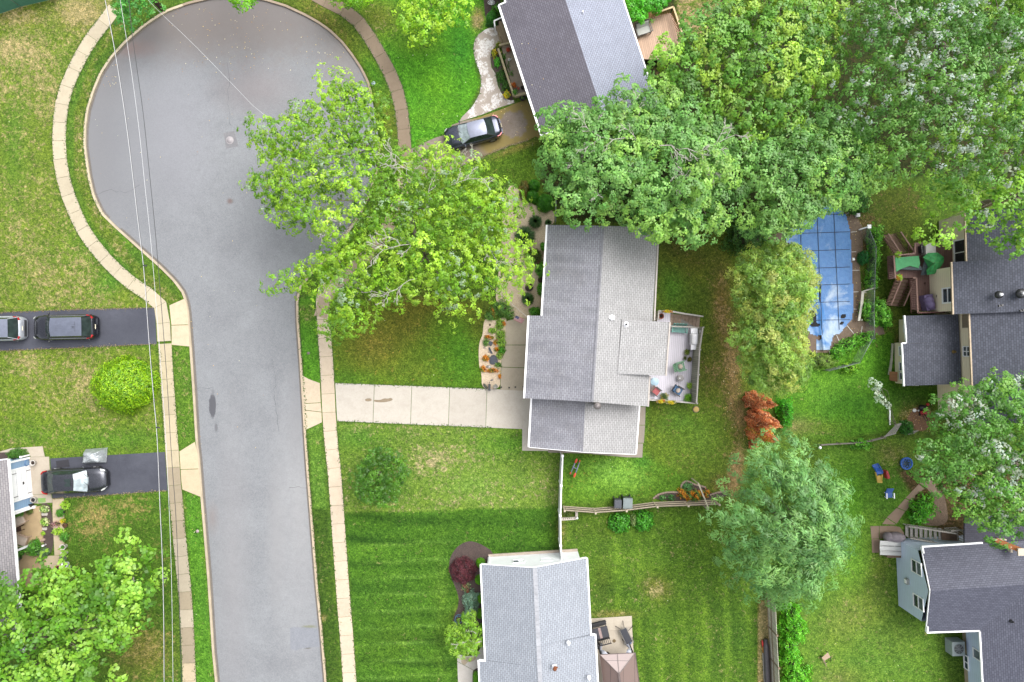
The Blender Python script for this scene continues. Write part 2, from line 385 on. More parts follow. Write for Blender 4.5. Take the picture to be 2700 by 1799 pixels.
# ---- ground: one sheet, fine near the camera and reaching the horizon
def ground():
    fx=np.concatenate([[-1500,-700,-300,-150,-90,-65],np.arange(-50,50.01,.22),[65,90,150,300,700,1500]])
    fy=np.concatenate([[-1500,-700,-300,-150,-80,-50],np.arange(-36,36.01,.22),[50,80,150,300,700,1500]])
    X,Y=np.meshgrid(fx,fy);ny,nx=X.shape
    U=(X/S+CX)/1.1475;V=(-Y/S+CY)/1.1475
    rng=np.random.default_rng(4)
    col=np.zeros(X.shape+(3,));col[:]=C(100,138,50);dry=np.zeros(X.shape);dc=np.zeros(X.shape+(3,));dc[:]=C(172,158,112)
    def wob(a,f,ph):return a*(np.sin(U/f+ph)*np.cos(V/(f*1.3)+ph*2)+.5*np.sin(V/(f*.45)+ph*3)*np.cos(U/(f*.5)))
    def reg(poly,c=None,d=None,dcol=None,soft=10,wb=0):
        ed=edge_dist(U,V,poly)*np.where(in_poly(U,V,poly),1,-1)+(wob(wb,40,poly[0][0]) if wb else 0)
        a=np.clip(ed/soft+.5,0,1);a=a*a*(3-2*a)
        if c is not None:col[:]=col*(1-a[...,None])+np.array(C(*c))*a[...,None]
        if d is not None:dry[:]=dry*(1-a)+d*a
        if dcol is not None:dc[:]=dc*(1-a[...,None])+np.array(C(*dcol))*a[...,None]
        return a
    def blob(x,y,rx,ry,c=None,d=None,s=1.0,rot=0,pw=1.0):
        cs,sn=math.cos(rot),math.sin(rot);q=((U-x)*cs+(V-y)*sn)/rx,(-(U-x)*sn+(V-y)*cs)/ry
        a=s*np.exp(-(q[0]**2+q[1]**2)**pw*1.2)
        if c is not None:col[:]=col*(1-a[...,None])+np.array(C(*c))*a[...,None]
        if d is not None:dry[:]=dry*(1-a)+d*a
    def stripes(poly,dx,dy,per,k,soft=20,ph=0):
        a=np.clip(edge_dist(U,V,poly)*np.where(in_poly(U,V,poly),1,-1)/soft+.5,0,1)
        t=(U*dx+V*dy)/per*2*math.pi+ph+.5*np.sin(U/55)*np.cos(V/47)
        s_=.55*np.sin(t)+.3*np.sin(2*t+.6)+.35*np.clip(np.sin(t*.5),0,1)**2
        w=a*s_*k*(0.6+.4*np.sin(U/90+V/70))
        col[:]=col*(1+w[...,None]*np.array([1.0,.8,.8]))
    # --- west side
    reg([(-400,-300),(260,-300),(255,10),(190,110),(120,300),(135,420),(180,520),(260,640),(370,700),(370,712),(-400,720)],(122,150,56),.36)
    blob(60,150,110,90,d=.8,s=.9);blob(40,40,60,20,(150,135,80),1.0,.6);blob(190,30,60,35,(165,150,115),1.15,.9)
    blob(60,560,90,50,d=.62,s=.8);blob(25,110,40,30,d=1.2,s=.8);blob(110,255,35,25,d=1.2,s=.6);blob(60,460,60,40,d=.8,s=.5);blob(150,650,120,60,d=.85,s=.7);blob(30,330,30,160,(95,150,50),.3,.5)
    blob(260,640,30,60,(80,150,50),.1,.6,.8);blob(210,330,70,60,(105,160,55),.45,.5)
    blob(200,200,60,100,(80,135,45),.5,.5);blob(230,560,80,60,(90,150,45),.35,.6)
    reg([(-400,810),(360,797),(378,1040),(100,1050),(-400,1060)],(122,152,50),.34,wb=2)
    blob(200,860,120,45,d=.75,s=.9);blob(60,840,60,35,d=.8,s=.7);blob(170,940,80,50,d=.8,s=.6);blob(250,1010,160,30,(98,150,50),.15,.8);blob(60,1000,60,35,(105,150,50),.3,.7)
    reg([(150,1135),(385,1128),(415,1620),(-400,1620),(-400,1500),(140,1300)],(92,134,42),.25,dcol=(156,142,88))
    blob(220,1180,70,50,d=.8,s=.9);blob(300,1160,40,30,d=.7,s=.8);blob(210,1225,40,25,d=.8,s=.8);blob(330,1500,70,60,(128,128,62),.7,.9);blob(300,1440,40,20,(110,90,50),.6,.7)
    reg([(425,1130),(458,1140),(496,1640),(452,1640)],(98,160,48),.08,soft=6)
    reg([(396,797),(432,797),(445,1020),(415,1035)],(105,150,50),.3,soft=6)
    reg([(255,60),(300,40),(215,150),(195,300),(215,440),(300,590),(415,690),(385,700),(330,650),(220,530),(170,400),(170,260),(205,150)],(112,140,50),.42,soft=8)
    # --- north island lawns
    reg([(640,-200),(860,-200),(870,-100),(720,0),(860,120),(920,250),(935,340),(880,300),(850,190),(770,80),(640,0)],(110,135,45),.25,dcol=(150,130,80),soft=8)
    blob(860,170,25,60,(75,150,30),0,.8,-.5);blob(740,40,60,25,(112,118,55),.5,.7,.6)
    reg([(800,-200),(1120,-200),(1130,40),(1110,80),(1090,150),(1105,190),(1060,290),(940,345),(935,250),(880,130),(800,20)],(92,172,32),.02,soft=8)
    blob(870,40,80,60,(120,130,50),.35,.9);blob(960,100,60,30,(112,150,45),.2,.7);blob(1000,200,45,55,(112,180,25),0,.7,.2);blob(1060,110,30,60,(60,150,50),0,.7);blob(1000,270,60,30,(120,175,50),0,.45);blob(1098,45,14,26,(190,165,120),1.0,.95)
    reg([(1055,390),(1120,365),(1235,320),(1260,480),(1180,420)],(100,140,38),.15,dcol=(165,140,85),soft=6);blob(1190,340,60,8,(185,160,110),.5,.6,-.35)
    # --- verges east of the street, front lawns
    reg([(683,690),(735,670),(742,880),(690,870)],(92,160,36),.12,soft=5);blob(705,720,30,30,(110,140,55),.5,.7)
    reg([(735,690),(1110,690),(1118,893),(768,880),(760,800)],(100,143,34),.12,dcol=(165,145,70),soft=5)
    blob(860,790,90,80,(140,134,58),.35,.85);blob(930,740,70,50,(126,124,50),.3,.8);blob(1060,810,50,90,(88,148,34),0,.9);blob(800,870,90,20,(95,150,45),0,.6);blob(960,850,45,28,(118,145,50),.2,.8);blob(1100,740,30,50,(110,118,45),0,.8);blob(985,700,140,30,(128,118,50),.3,.8)
    reg([(705,980),(738,975),(752,1170),(718,1172)],(108,155,62),.15,soft=5)
    reg([(775,970),(1210,985),(1290,1045),(1290,1168),(787,1180)],(122,158,66),.35,dcol=(178,165,125),soft=5)
    blob(1010,1060,70,50,d=.8,s=.8);blob(830,1010,60,30,(90,150,50),.1,.7);blob(1180,1020,90,30,(100,165,50),0,.7);blob(1100,1110,120,40,(135,178,85),.3,.6);blob(870,1125,75,20,(95,145,45),.2,.7)
    sl=[(790,1180),(1290,1165),(1290,1262),(1120,1300),(1070,1240),(1040,1270),(1060,1420),(1050,1640),(828,1640),(805,1350)]
    reg(sl,(78,128,34),.05,soft=4);stripes(sl,-.05,1,55,.7);blob(1000,1200,260,16,(62,110,28),0,.7);blob(1015,1400,18,170,(112,155,58),0,.5);blob(900,1470,90,60,(88,128,30),0,.6);blob(1050,1420,14,30,(135,155,75),.2,.7)
    for i in range(9):blob(930+(i%2)*25,1250+i*38,110,3.5,(118,168,72),0,.85,-.05)
    reg([(714,1172),(752,1168),(790,1640),(755,1640),(738,1450)],(76,112,36),.16,soft=5);blob(740,1420,9,7,(175,155,115),1,.9)
    # --- between and behind the houses
    reg([(1255,500),(1520,520),(1700,520),(1730,760),(1720,1000),(1700,1130),(1640,1130),(1290,1155),(1290,1040),(1480,1040),(1500,900)],(108,134,46),.14,dcol=(158,132,92),soft=5)
    blob(1545,660,32,55,(88,150,50),0,.8);blob(1560,560,60,50,(90,90,42),.1,.8);blob(1600,600,60,40,(118,116,48),.25,.6)
    blob(1658,700,24,110,(136,116,70),.7,.9);blob(1682,860,22,110,(146,118,86),1.0,.95);blob(1640,860,45,60,(118,120,55),.6,.8)
    blob(1700,960,18,45,(165,145,115),1.2,.95,-.1);blob(1690,1080,18,60,(172,142,120),1.3,1.0,.12);blob(1660,1110,30,20,(150,120,85),.9,.9)
    blob(1600,1010,90,90,(118,155,56),.25,.85);blob(1560,970,60,30,(92,145,48),.1,.6);blob(1520,1080,90,50,(112,150,48),.15,.8)
    reg([(1290,1045),(1480,1050),(1600,1105),(1600,1130),(1420,1150),(1292,1158)],(100,148,42),.2,dcol=(160,130,70),soft=8);blob(1420,1090,72,40,(142,202,88),.12,.95,.1,1.4);blob(1350,1125,40,25,(135,195,70),.1,.6);blob(1320,1060,25,20,(80,135,45),0,.6);blob(1475,1062,25,20,(90,160,60),0,.8)
    sb=[(1292,1185),(1640,1165),(1690,1300),(1745,1390),(1738,1640),(1460,1640),(1460,1410),(1360,1400),(1350,1290),(1292,1265)]
    reg(sb,(98,140,42),.18,dcol=(178,165,118),soft=5);stripes([(1380,1240),(1690,1240),(1738,1400),(1738,1640),(1460,1640),(1400,1400)],1,-.02,50,-.55)
    blob(1385,1330,25,80,(88,112,42),.1,.8);blob(1510,1350,38,28,(138,140,72),.75,.9,.5);blob(1340,1220,60,30,(98,128,40),.2,.8);blob(1560,1480,40,100,(105,145,38),.1,.6);blob(1710,1500,30,90,(80,125,40),.15,.6);blob(1590,1150,60,15,(105,95,45),.4,.7);blob(1410,1412,55,9,(150,145,90),.6,.8);blob(1290,1215,10,60,(150,120,80),.5,.4);blob(1460,1290,90,40,(125,170,60),.1,.5)
    # --- east yards
    reg([(1745,1380),(1772,1380),(1785,1640),(1740,1640)],(178,152,122),1.0,soft=9)
    reg([(1700,500),(2110,420),(2130,620),(2080,800),(1940,820),(1850,870),(1700,800)],(100,126,46),.25,dcol=(140,112,82),soft=10)
    blob(2060,480,60,60,(106,122,48),.3,.8);blob(2010,610,25,120,(95,140,40),.1,.9);blob(1990,540,26,60,(118,105,75),.9,.9)
    reg([(1780,870),(1930,815),(2050,760),(2060,890),(2180,900),(2180,960),(2050,990),(1900,1010),(1790,1000)],(98,160,40),.06,soft=10)
    blob(1890,900,60,45,(118,180,62),0,.7);blob(1990,830,70,35,(110,185,45),0,.8);blob(1960,930,70,40,(72,140,32),0,.8);blob(1830,980,50,22,(160,150,115),.6,.7);blob(1900,985,60,18,(115,140,58),.4,.6);blob(2100,920,80,40,(70,110,35),.1,.8);blob(2110,960,50,28,(140,105,78),.9,.95)
    reg([(1880,1020),(2120,1010),(2160,1090),(2060,1240),(2060,1300),(2140,1440),(2200,1640),(1830,1640),(1840,1400),(1950,1250)],(112,158,58),.15,dcol=(170,160,110),soft=10)
    blob(1960,1140,45,100,(108,182,42),0,.85);blob(2050,1130,60,60,(92,150,48),.05,.8);blob(2050,1040,50,30,(115,125,60),.6,.8);blob(2010,1320,45,90,(105,120,48),.3,.85);blob(1960,1290,50,60,(118,180,60),.1,.8)
    blob(1960,1430,90,60,(142,160,80),.4,.8);blob(1870,1370,30,60,(85,140,50),0,.7);blob(2060,1470,60,60,(108,145,60),.2,.7);blob(1990,1480,50,70,(100,150,58),.1,.6);blob(1930,1560,60,30,(140,150,90),.5,.6)
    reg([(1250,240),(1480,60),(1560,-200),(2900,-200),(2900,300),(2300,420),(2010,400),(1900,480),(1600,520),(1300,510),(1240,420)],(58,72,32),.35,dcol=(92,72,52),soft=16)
    reg([(1545,-60),(1640,-80),(1660,40),(1600,90),(1560,60)],(105,135,45),.7,dcol=(175,150,115),soft=10)
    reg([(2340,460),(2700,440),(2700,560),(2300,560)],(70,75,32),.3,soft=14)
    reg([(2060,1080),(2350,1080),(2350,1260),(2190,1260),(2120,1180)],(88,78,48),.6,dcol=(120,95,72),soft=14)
    lum=(col*[.3,.6,.1]).sum(-1,keepdims=True);col=col*np.array([.75,.78,.62])+lum*.05;col=col*.94*np.array([1.0,.98,.9])
    dry+=.12*np.sin(U/31+V/53)*np.cos(U/47-V/23)
    Z=np.where(in_poly(X,Y,ROAD),-.35,0.0)+.0
    idx=np.arange(nx*ny).reshape(ny,nx)
    q=np.stack([idx[:-1,:-1],idx[:-1,1:],idx[1:,1:],idx[1:,:-1]],-1).reshape(-1,4)
    me=bpy.data.meshes.new('ground');me.vertices.add(nx*ny)
    me.vertices.foreach_set('co',np.stack([X,Y,Z],-1).astype(np.float32).ravel())
    me.loops.add(q.size);me.loops.foreach_set('vertex_index',q.astype(np.int32).ravel())
    me.polygons.add(len(q));me.polygons.foreach_set('loop_start',np.arange(0,q.size,4,dtype=np.int32))
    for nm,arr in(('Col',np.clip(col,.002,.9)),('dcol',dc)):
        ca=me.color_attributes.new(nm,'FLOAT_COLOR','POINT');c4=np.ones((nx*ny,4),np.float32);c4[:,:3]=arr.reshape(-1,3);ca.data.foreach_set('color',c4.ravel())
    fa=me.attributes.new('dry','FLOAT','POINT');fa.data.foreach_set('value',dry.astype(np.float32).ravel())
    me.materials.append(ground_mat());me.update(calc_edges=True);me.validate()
    o=bpy.data.objects.new('ground',me);COL.objects.link(o);tag(o,kind='structure')
ground()
# ---- road surface, kerbs
def ear_sheet(name,poly,z,mat,**k):
    bm=bmesh.new();vs=[bm.verts.new((p[0],p[1],z)) for p in poly];es=[bm.edges.new((vs[i-1],vs[i])) for i in range(len(vs))]
    bmesh.ops.triangle_fill(bm,edges=es,use_beauty=True)
    for f in bm.faces:
        if f.normal.z<0:f.normal_flip()
    me=bpy.data.meshes.new(name);bm.to_mesh(me);bm.free();me.materials.append(mat)
    o=bpy.data.objects.new(name,me);COL.objects.link(o);return tag(o,kind='structure')
def road_mat():
    m=asphalt_mat('road_asphalt',C(141,143,147),.42,.08,C(150,153,156),.3);nt=m.node_tree;b=nt.nodes['Principled BSDF']
    base=b.inputs['Base Color'].links[0].from_socket
    g=nt.nodes.new("ShaderNodeNewGeometry").outputs['Position']
    def spot(c,fr,x,y,rx,ry,colr,k,edge=.35,dist=.7,nsc=2.2):
        w=P(fr,x,y);mp=nt.nodes.new("ShaderNodeMapping");mp.vector_type='POINT';nt.links.new(g,mp.inputs[0])
        nz=nt.nodes.new("ShaderNodeTexNoise");nz.inputs['Scale'].default_value=nsc;nt.links.new(g,nz.inputs['Vector'])
        mp.inputs['Scale'].default_value=(1/rx,1/ry,0);mp.inputs['Location'].default_value=(-w.x/rx,-w.y/ry,0)
        l=nt.nodes.new("ShaderNodeVectorMath");l.operation='LENGTH';nt.links.new(mp.outputs[0],l.inputs[0])
        ad=nt.nodes.new("ShaderNodeMath");ad.operation='MULTIPLY_ADD';nt.links.new(nz.outputs[0],ad.inputs[0]);ad.inputs[1].default_value=dist;nt.links.new(l.outputs['Value'],ad.inputs[2])
        return mixc(nt,mapr(nt,ad.outputs[0],1.0+edge+dist*.5,1.0-edge+dist*.5,0,k),c,colr)
    c=base
    c=spot(c,'a',1100,150,9,2.2,C(128,116,108),.6,.6)
    c=spot(c,'b',200,120,7,2.6,C(132,124,120),.6,.6)
    c=spot(c,'b',820,330,1.6,4.2,C(136,126,120),.5,.6)
    c=spot(c,'a',720,400,1.6,3.4,C(130,124,120),.5,.6)
    c=spot(c,'a',660,900,1.0,6.5,C(140,138,138),.5,.6)
    c=spot(c,'a',700,1100,2.6,5.6,C(140,140,144),.45,.5)
    c=spot(c,'a',1150,900,2.8,4.5,C(172,172,180),.35,.7)
    c=spot(c,'b',190,600,2.5,1.6,C(146,136,136),.5,.7)
    c=spot(c,'e',1460,1230,.26,.9,C(88,88,94),.9,.12,.55,4)
    c=spot(c,'e',1485,1380,.12,.35,C(110,110,114),.8,.3,.8,6)
    c=spot(c,'e',1462,1140,.10,.3,C(120,120,124),.6,.5,.9,7)
    c=spot(c,'f',480,1200,.55,3.0,C(130,130,134),.55,.7)
    c=spot(c,'a',800,900,3.6,7.5,C(126,127,130),.55,.8)
    c=spot(c,'a',1300,60,14,3.2,C(118,112,110),.6,.7)
    c=spot(c,'a',1580,1385,.2,.2,C(120,95,88),.7,.5,.5,5)
    c=spot(c,'i',1460,440,.35,.9,C(140,128,124),.5,.7)
    c=spot(c,'j',330,600,.5,4,C(148,148,150),.6,.8)
    c=spot(c,'j',500,400,1.6,7,C(176,175,175),.5,.9)
    c=spot(c,'i',1600,800,.9,8,C(156,154,156),.5,.9)
    c=spot(c,'j',560,1190,.5,.12,C(128,130,100),.7,.5,.8,6)
    c=spot(c,'j',550,1335,.25,.1,C(105,98,90),.8,.5,.8,6)
    c=spot(c,'a',900,330,1.4,.5,C(160,110,90),.25,.8,.9,5)
    nt.links.new(c,b.inputs['Base Color']);return m
ear_sheet('road',ROAD,RZ,road_mat())
mb=MB()
pt=[tuple(P('j',x,y)[:2]) for x,y in[(428,1200),(450,1192),(520,1195),(610,1200),(640,1210),(646,1325),(500,1340),(470,1356),(430,1345)]]
mb.prism(pt,RZ-.01,RZ+.004);struct('road_patch',mb,asphalt_mat('patch_asphalt',C(142,145,152),.3,.12))
mb=MB();c=[tuple(P('a',x,y)[:2]) for x,y in[(1535,915),(1610,900),(1640,1005),(1555,1022)]];mb.prism(c,RZ-.01,RZ+.0045)
struct('road_collar',mb,asphalt_mat('collar_asphalt',C(138,137,140),.3,.1))
CONC=attr_mat('concrete')
def kerb(name,pts,col):
    L,R=strip_pts(pts,.17);mb=MB();n=len(pts);rnd=random.Random(3)
    mb.col=col
    vs=[]
    for i in range(n):
        k=rnd.uniform(.88,1.06);mb.col=tuple(x*k for x in col)
        mb.add([(L[i].x,L[i].y,-.4),(L[i].x,L[i].y,.018),(R[i].x,R[i].y,.018),(R[i].x,R[i].y,-.4)],[])
    for i in range(n-1):
        a,b_=i*4,i*4+4
        mb.f+=[(a+j,b_+j,b_+j+1,a+j+1) for j in range(3)];mb.m+=[0]*3
    return struct(name,mb,CONC,cols=True)
kl=resample(ROAD_L,.4);kr=resample(ROAD_R,.4)
i0=next(i for i,p in enumerate(kl) if p.y>P('a',800,1568).y)
i1=next(i for i,p in enumerate(kl) if p.x>P('a',1250,0).x and p.y>20)
kerb('kerb',kl[:i0+1],C(205,190,165));kerb('kerb',kl[i0:i1+1],C(214,200,172));kerb('kerb',kl[i1:],C(176,158,138));kerb('kerb',kr,C(208,190,164))
# ---- sidewalks: slabs along a centre line
def slabs(name,pts,width,step,col,z0=-.06,z1=.03,jit=.07,seed=1,gap=.022,alt=None):
    mb=MB();rnd=random.Random(seed);base=resample(pts,.3);L=resample(pts,step)
    ws=width if callable(width) else(lambda t:width)
    for i in range(len(L)-1):
        a,b_=L[i],L[i+1];t=(b_-a);n_=Vector((-t.y,t.x,0)).normalized();td=t.normalized()
        pa=L[i-1] if i else a-t;na=(b_-pa);na=Vector((-na.y,na.x,0)).normalized()
        nb_=(L[i+2] if i+2<len(L) else b_+t)-a;nb_=Vector((-nb_.y,nb_.x,0)).normalized()
        f=i/max(1,len(L)-2);w=ws(f)/2;k=rnd.uniform(1-jit,1+jit);cc=alt(f,rnd) if alt else col
        mb.col=tuple(min(.9,x*k) for x in cc);zz=z1+rnd.uniform(-.002,.002)
        mb.prism([a+td*gap*.5-na*w,b_-td*gap*.5-nb_*w,b_-td*gap*.5+nb_*w,a+td*gap*.5+na*w],z0,zz)
    return struct(name,mb,CONC,cols=True)
sw=PS('a',[(790,60),(750,120),(620,275),(530,440),(450,615),(415,780),(406,960),(412,1100),(440,1250),(470,1350),(560,1568)])+PS('e',[(650,130),(750,245),(850,340),(960,425),(1080,490),(1115,550),(1128,680),(1132,785)])
slabs('sidewalk',smooth_line(sw,2),1.02,1.4,C(206,194,168),seed=2)
sw=PS('e',[(1137,800),(1147,1000),(1167,1250),(1188,1568)])+PS('i',[(1188,0),(1203,220),(1216,330),(1230,500),(1254,740),(1278,980),(1293,1230),(1303,1500),(1310,1700)])
def altw(f,r):return C(204,190,160) if f<.33 else(C(176,162,138) if r.random()<.72 else C(196,184,162)) if f<.93 else C(206,188,158)
slabs('sidewalk',sw,1.0,1.36,None,seed=5,alt=altw)
sw=PS('f',[(680,380),(652,520),(665,700),(680,900),(690,1070),(702,1340),(722,1568)])+PS('j',[(735,100),(750,300),(772,620),(795,950),(820,1250),(842,1568),(855,1800)])
slabs('sidewalk',sw,lambda f:1.0+.02*f,1.42,C(222,204,180),seed=7)
sw=PS('b',[(560,-60),(660,0),(790,60),(890,130),(965,235),(1040,360),(1120,500),(1172,630),(1205,780),(1222,990)])+PS('o',[(932,420),(905,500),(862,572),(805,625),(760,660),(740,700),(735,740)])
slabs('sidewalk',smooth_line(sw,2),.98,1.5,None,seed=9,alt=lambda f,r:C(152,134,114) if f<.55 else C(196,176,152))
def slab_poly(name,fr,polys,col,z1=.026,z0=-.06,seed=0,jit=.04,mat=None):
    mb=MB();rnd=random.Random(seed)
    for q in polys:
        k=rnd.uniform(1-jit,1+jit);mb.col=tuple(min(.9,x*k) for x in col)
        mb.prism([P(fr,*p) if len(p)==2 else P(*p) for p in q],z0,z1+rnd.uniform(-.002,.002))
    return struct(name,mb,mat or CONC,cols=True)
slab_poly('driveway_apron','e',[[(1168,537),(1268,493),(1285,520),(1300,668),(1182,672)],[(1182,676),(1300,672),(1306,820),(1184,808)]],C(224,206,176),.022)
slab_poly('driveway_apron','i',[[('e',1237,1543),('e',1342,1478),('e',1364,1568),('i',1372,96),('i',1245,100)],[(1246,104),(1373,100),(1386,292),(1258,240),(1250,180)]],C(218,200,168),.022,seed=2)
slab_poly('driveway_apron','f',[[(513,1020),(560,1045),(636,1073),(642,1205),(526,1212)],[(526,1216),(642,1209),(648,1270),(527,1256)],[(527,1260),(648,1274),(650,1342),(600,1366),(541,1392)]],C(222,204,178),.022,seed=3)
def yt(x):return 1072+(x-740)*.0385
def yb(x):return 1334+(x-755)*.0425
dv=[]
for x0,x1 in[(742,1010),(1013,1268),(1271,1529),(1532,1786),(1789,2037)]:
    k=8 if x0>745 else 0
    dv.append([(x0,yt(x0)),(x1,yt(x1)),(x1-9,yb(x1)),(x0-(9 if k else-14),yb(x0))])
dv.append([('g',468,1132),('g',560,1134),('g',640,1180),('g',640,1540),('g',462,1538),('g',463,1395),('g',461,1392)])
slab_poly('driveway','f',dv,C(210,202,190),.024,seed=5,jit=.05)
slab_poly('front_walk','g',[[(345,655),(370,640),(420,632),(520,618),(530,808),(346,808),(338,760),(350,720)],[(345,812),(528,812),(505,966),(318,960),(322,905),(345,860)],[(318,964),(505,970),(500,1126),(312,1118)]],C(200,188,168),.03,seed=6)
slab_poly('side_slab','g',[[(1230,1240),(1312,1235),(1308,1360),(1230,1360)],[(1230,1364),(1308,1364),(1300,1484),(1230,1484)],[(1230,1488),(1294,1488),(1290,1568),('k',1290,20),('k',1180,18),('k',900,-8),('g',640,1550),('g',640,1500)]],C(172,162,150),.024,seed=8)
mb=MB();mb.prism(PS('e',[(-300,592),(0,586),(500,566),(1058,551),(1070,600),(1080,803),(600,826),(0,850),(-300,860)]),-.06,.018)
struct('driveway',mb,asphalt_mat('sealed_asphalt',C(78,80,91),.25,.12,C(90,92,102)))
mb=MB();mb.prism(PS('i',[(347,27),(600,12),(1137,-18),(1145,100),(1155,247),(760,276),(362,303)]),-.06,.018)
struct('driveway',mb,MATS['sealed_asphalt'])
slab_poly('garage_pad','m',[[(-20,60),(150,10),(550,-15),(580,118),(400,122),(380,70),(150,60),(-20,66)],[(380,126),(636,120),(662,606),(380,606)],[(380,610),(664,610),(680,712),(490,724),(380,724)]],C(206,194,176),.024,seed=9)
slab_poly('garden_path','m',[[(680,664),(826,658),(830,892),(682,896)],[(683,900),(830,898),(832,1392),(706,1396)],[(560,1400),(850,1398),(840,1568),(560,1568)]],C(212,194,166),.024,seed=10)
def peel_mat():
    m,nt,b=new_mat('peeling_paint_concrete');tc=nt.nodes.new("ShaderNodeTexCoord").outputs['Object']
    n1=noise(nt,tc,1.1,8,.75,dist=.5);n2=noise(nt,tc,25,3);ad=nt.nodes.new("ShaderNodeSeparateXYZ");nt.links.new(tc,ad.inputs[0])
    c=mixc(nt,mapr(nt,n1,.3,.7),C(172,160,148),C(196,184,174));c=mixc(nt,mapr(nt,n2,.4,.7,0,.4),c,C(150,138,125))
    mask=mapr(nt,n1,.50,.53);n3=noise(nt,tc,7,5,.8);mm=nt.nodes.new("ShaderNodeMath");mm.operation='MULTIPLY'
    nt.links.new(mask,mm.inputs[0]);nt.links.new(mapr(nt,n3,.42,.5),mm.inputs[1]);c=mixc(nt,mm.outputs[0],c,C(238,234,232))
    nt.links.new(c,b.inputs['Base Color']);b.inputs['Roughness'].default_value=.8;return m
slab_poly('front_path','z1',[[(0,1500),(60,1420),(130,1290),(150,1160),(140,1030),(95,900),(60,800),(42,680),(60,560),(110,480),(210,410),(270,385),(350,385),(420,575),(400,600),(350,640),(290,700),(275,800),(290,930),(345,1020),(380,1180),(430,1290),(480,1360),(560,1390),(600,1380),(607,1420),(380,1490),(200,1568),(-150,1680),(-120,1620)]],C(190,178,168),.024,mat=peel_mat())
def worn_drive():
    m=asphalt_mat('worn_asphalt',C(140,126,116),.35,.15,C(158,146,134),.5);nt=m.node_tree;b=nt.nodes['Principled BSDF']
    base=b.inputs['Base Color'].links[0].from_socket;tc=nt.nodes.new("ShaderNodeTexCoord").outputs['Object'];g=nt.nodes.new("ShaderNodeNewGeometry").outputs['Position']
    w=P('p',1600,850);mp=nt.nodes.new("ShaderNodeMapping");nt.links.new(g,mp.inputs[0]);mp.inputs['Location'].default_value=(-w.x,-w.y,0)
    l=nt.nodes.new("ShaderNodeVectorMath");l.operation='LENGTH';nt.links.new(mp.outputs[0],l.inputs[0])
    sx=nt.nodes.new("ShaderNodeSeparateXYZ");nt.links.new(mp.outputs[0],sx.inputs[0])
    nz=noise(nt,tc,1.4,6,.7);ad=nt.nodes.new("ShaderNodeMath");ad.operation='MULTIPLY_ADD';nt.links.new(nz,ad.inputs[0]);ad.inputs[1].default_value=1.2;nt.links.new(l.outputs['Value'],ad.inputs[2])
    moss=mapr(nt,ad.outputs[0],1.55,1.75,0,.8);far=mapr(nt,l.outputs['Value'],3.4,2.8);up=mapr(nt,sx.outputs[0],-1.2,-.2)
    a=nt.nodes.new("ShaderNodeMath");a.operation='MULTIPLY';nt.links.new(moss,a.inputs[0]);nt.links.new(far,a.inputs[1])
    ry=nt.nodes.new("ShaderNodeMath");ry.operation='MULTIPLY_ADD';nt.links.new(sx.outputs[0],ry.inputs[0]);ry.inputs[1].default_value=.35;nt.links.new(sx.outputs[1],ry.inputs[2])
    c=mixc(nt,a.outputs[0],base,C(150,132,62));c=mixc(nt,mapr(nt,noise(nt,tc,3,3),.55,.7,0,.5),c,C(128,118,88))
    nt.links.new(c,b.inputs['Base Color']);return m
slab_poly('driveway','p',[[(-900,1560),(-300,1250),(0,1120),(215,1060),(330,860),(520,790),(900,700),(1400,520),(1620,425),(1870,330),(2250,1180),(2050,1100),(1900,1180),(1500,1290),(1000,1500),(860,1560),(300,1800),(-500,2100)]],C(140,126,116),.016,mat=worn_drive())
def bed_mat(name,c1,c2,c3,sc=45,white=.0):
    if name in MATS:return MATS[name]
    m,nt,b=new_mat(name);tc=nt.nodes.new("ShaderNodeTexCoord").outputs['Object']
    v=nt.nodes.new("ShaderNodeTexVoronoi");v.inputs['Scale'].default_value=sc*.45;nt.links.new(tc,v.inputs['Vector'])
    n1=noise(nt,tc,1.7,5);n2=noise(nt,tc,sc,2,.8)
    c=mixc(nt,mapr(nt,n1,.3,.7),c1,c2);c=mixc(nt,mapr(nt,n2,.35,.7,0,.6),c,c3)
    hs_=nt.nodes.new("ShaderNodeSeparateColor");nt.links.new(v.outputs['Color'],hs_.inputs[0])
    c=mixc(nt,mapr(nt,hs_.outputs[0],.3,1,0,.5),c,tuple(min(.85,x*1.35) for x in c1))
    nt.links.new(c,b.inputs['Base Color']);b.inputs['Roughness'].default_value=.9;bump(nt,b,v.outputs['Distance'],.5,.02);MATS[name]=m;return m
GRAVEL=bed_mat('pea_gravel',C(206,188,162,.8),C(192,172,150,.8),C(150,132,112,.8))
MULCH=bed_mat('brown_mulch',C(96,80,74),C(74,62,58),C(42,34,32),60)
DIRT=bed_mat('packed_dirt',C(132,112,94),C(114,96,78),C(86,70,56),30)
def bed(name,fr,poly,mat,z=.012):
    mb=MB();pts=smooth_line(PS(fr,poly),2,True);mb.prism(pts,-.05,z);return struct(name,mb,mat)
bed('gravel_bed','z2',[(20,40),(60,60),(130,150),(180,180),(295,200),(296,290),(262,296),(240,480),(225,690),(215,860),(130,890),(60,896),(0,880),(-90,800),(-60,600),(-40,400),(-40,200),(-10,80)],GRAVEL)
bed('gravel_bed','r',[(280,330),(420,380),(560,300),(600,380),(570,700),(570,800),(515,930),(500,1180),(495,1385),(225,1385),(225,1150),(180,1020),(180,700),(240,580),(250,420)],GRAVEL,.014)
bed('mulch_bed','y',[(120,240),(190,150),(300,100),(400,125),(480,170),(530,200),(560,260),(470,340),(470,1200),(380,1210),(230,960),(130,960),(140,890),(190,790),(195,680),(150,560),(95,440),(95,320)],MULCH)
bed('mulch_bed','y',[(340,1568),(338,1480),(360,1430),(400,1415),(440,1420),(440,1620),(345,1620)],MULCH,.03)
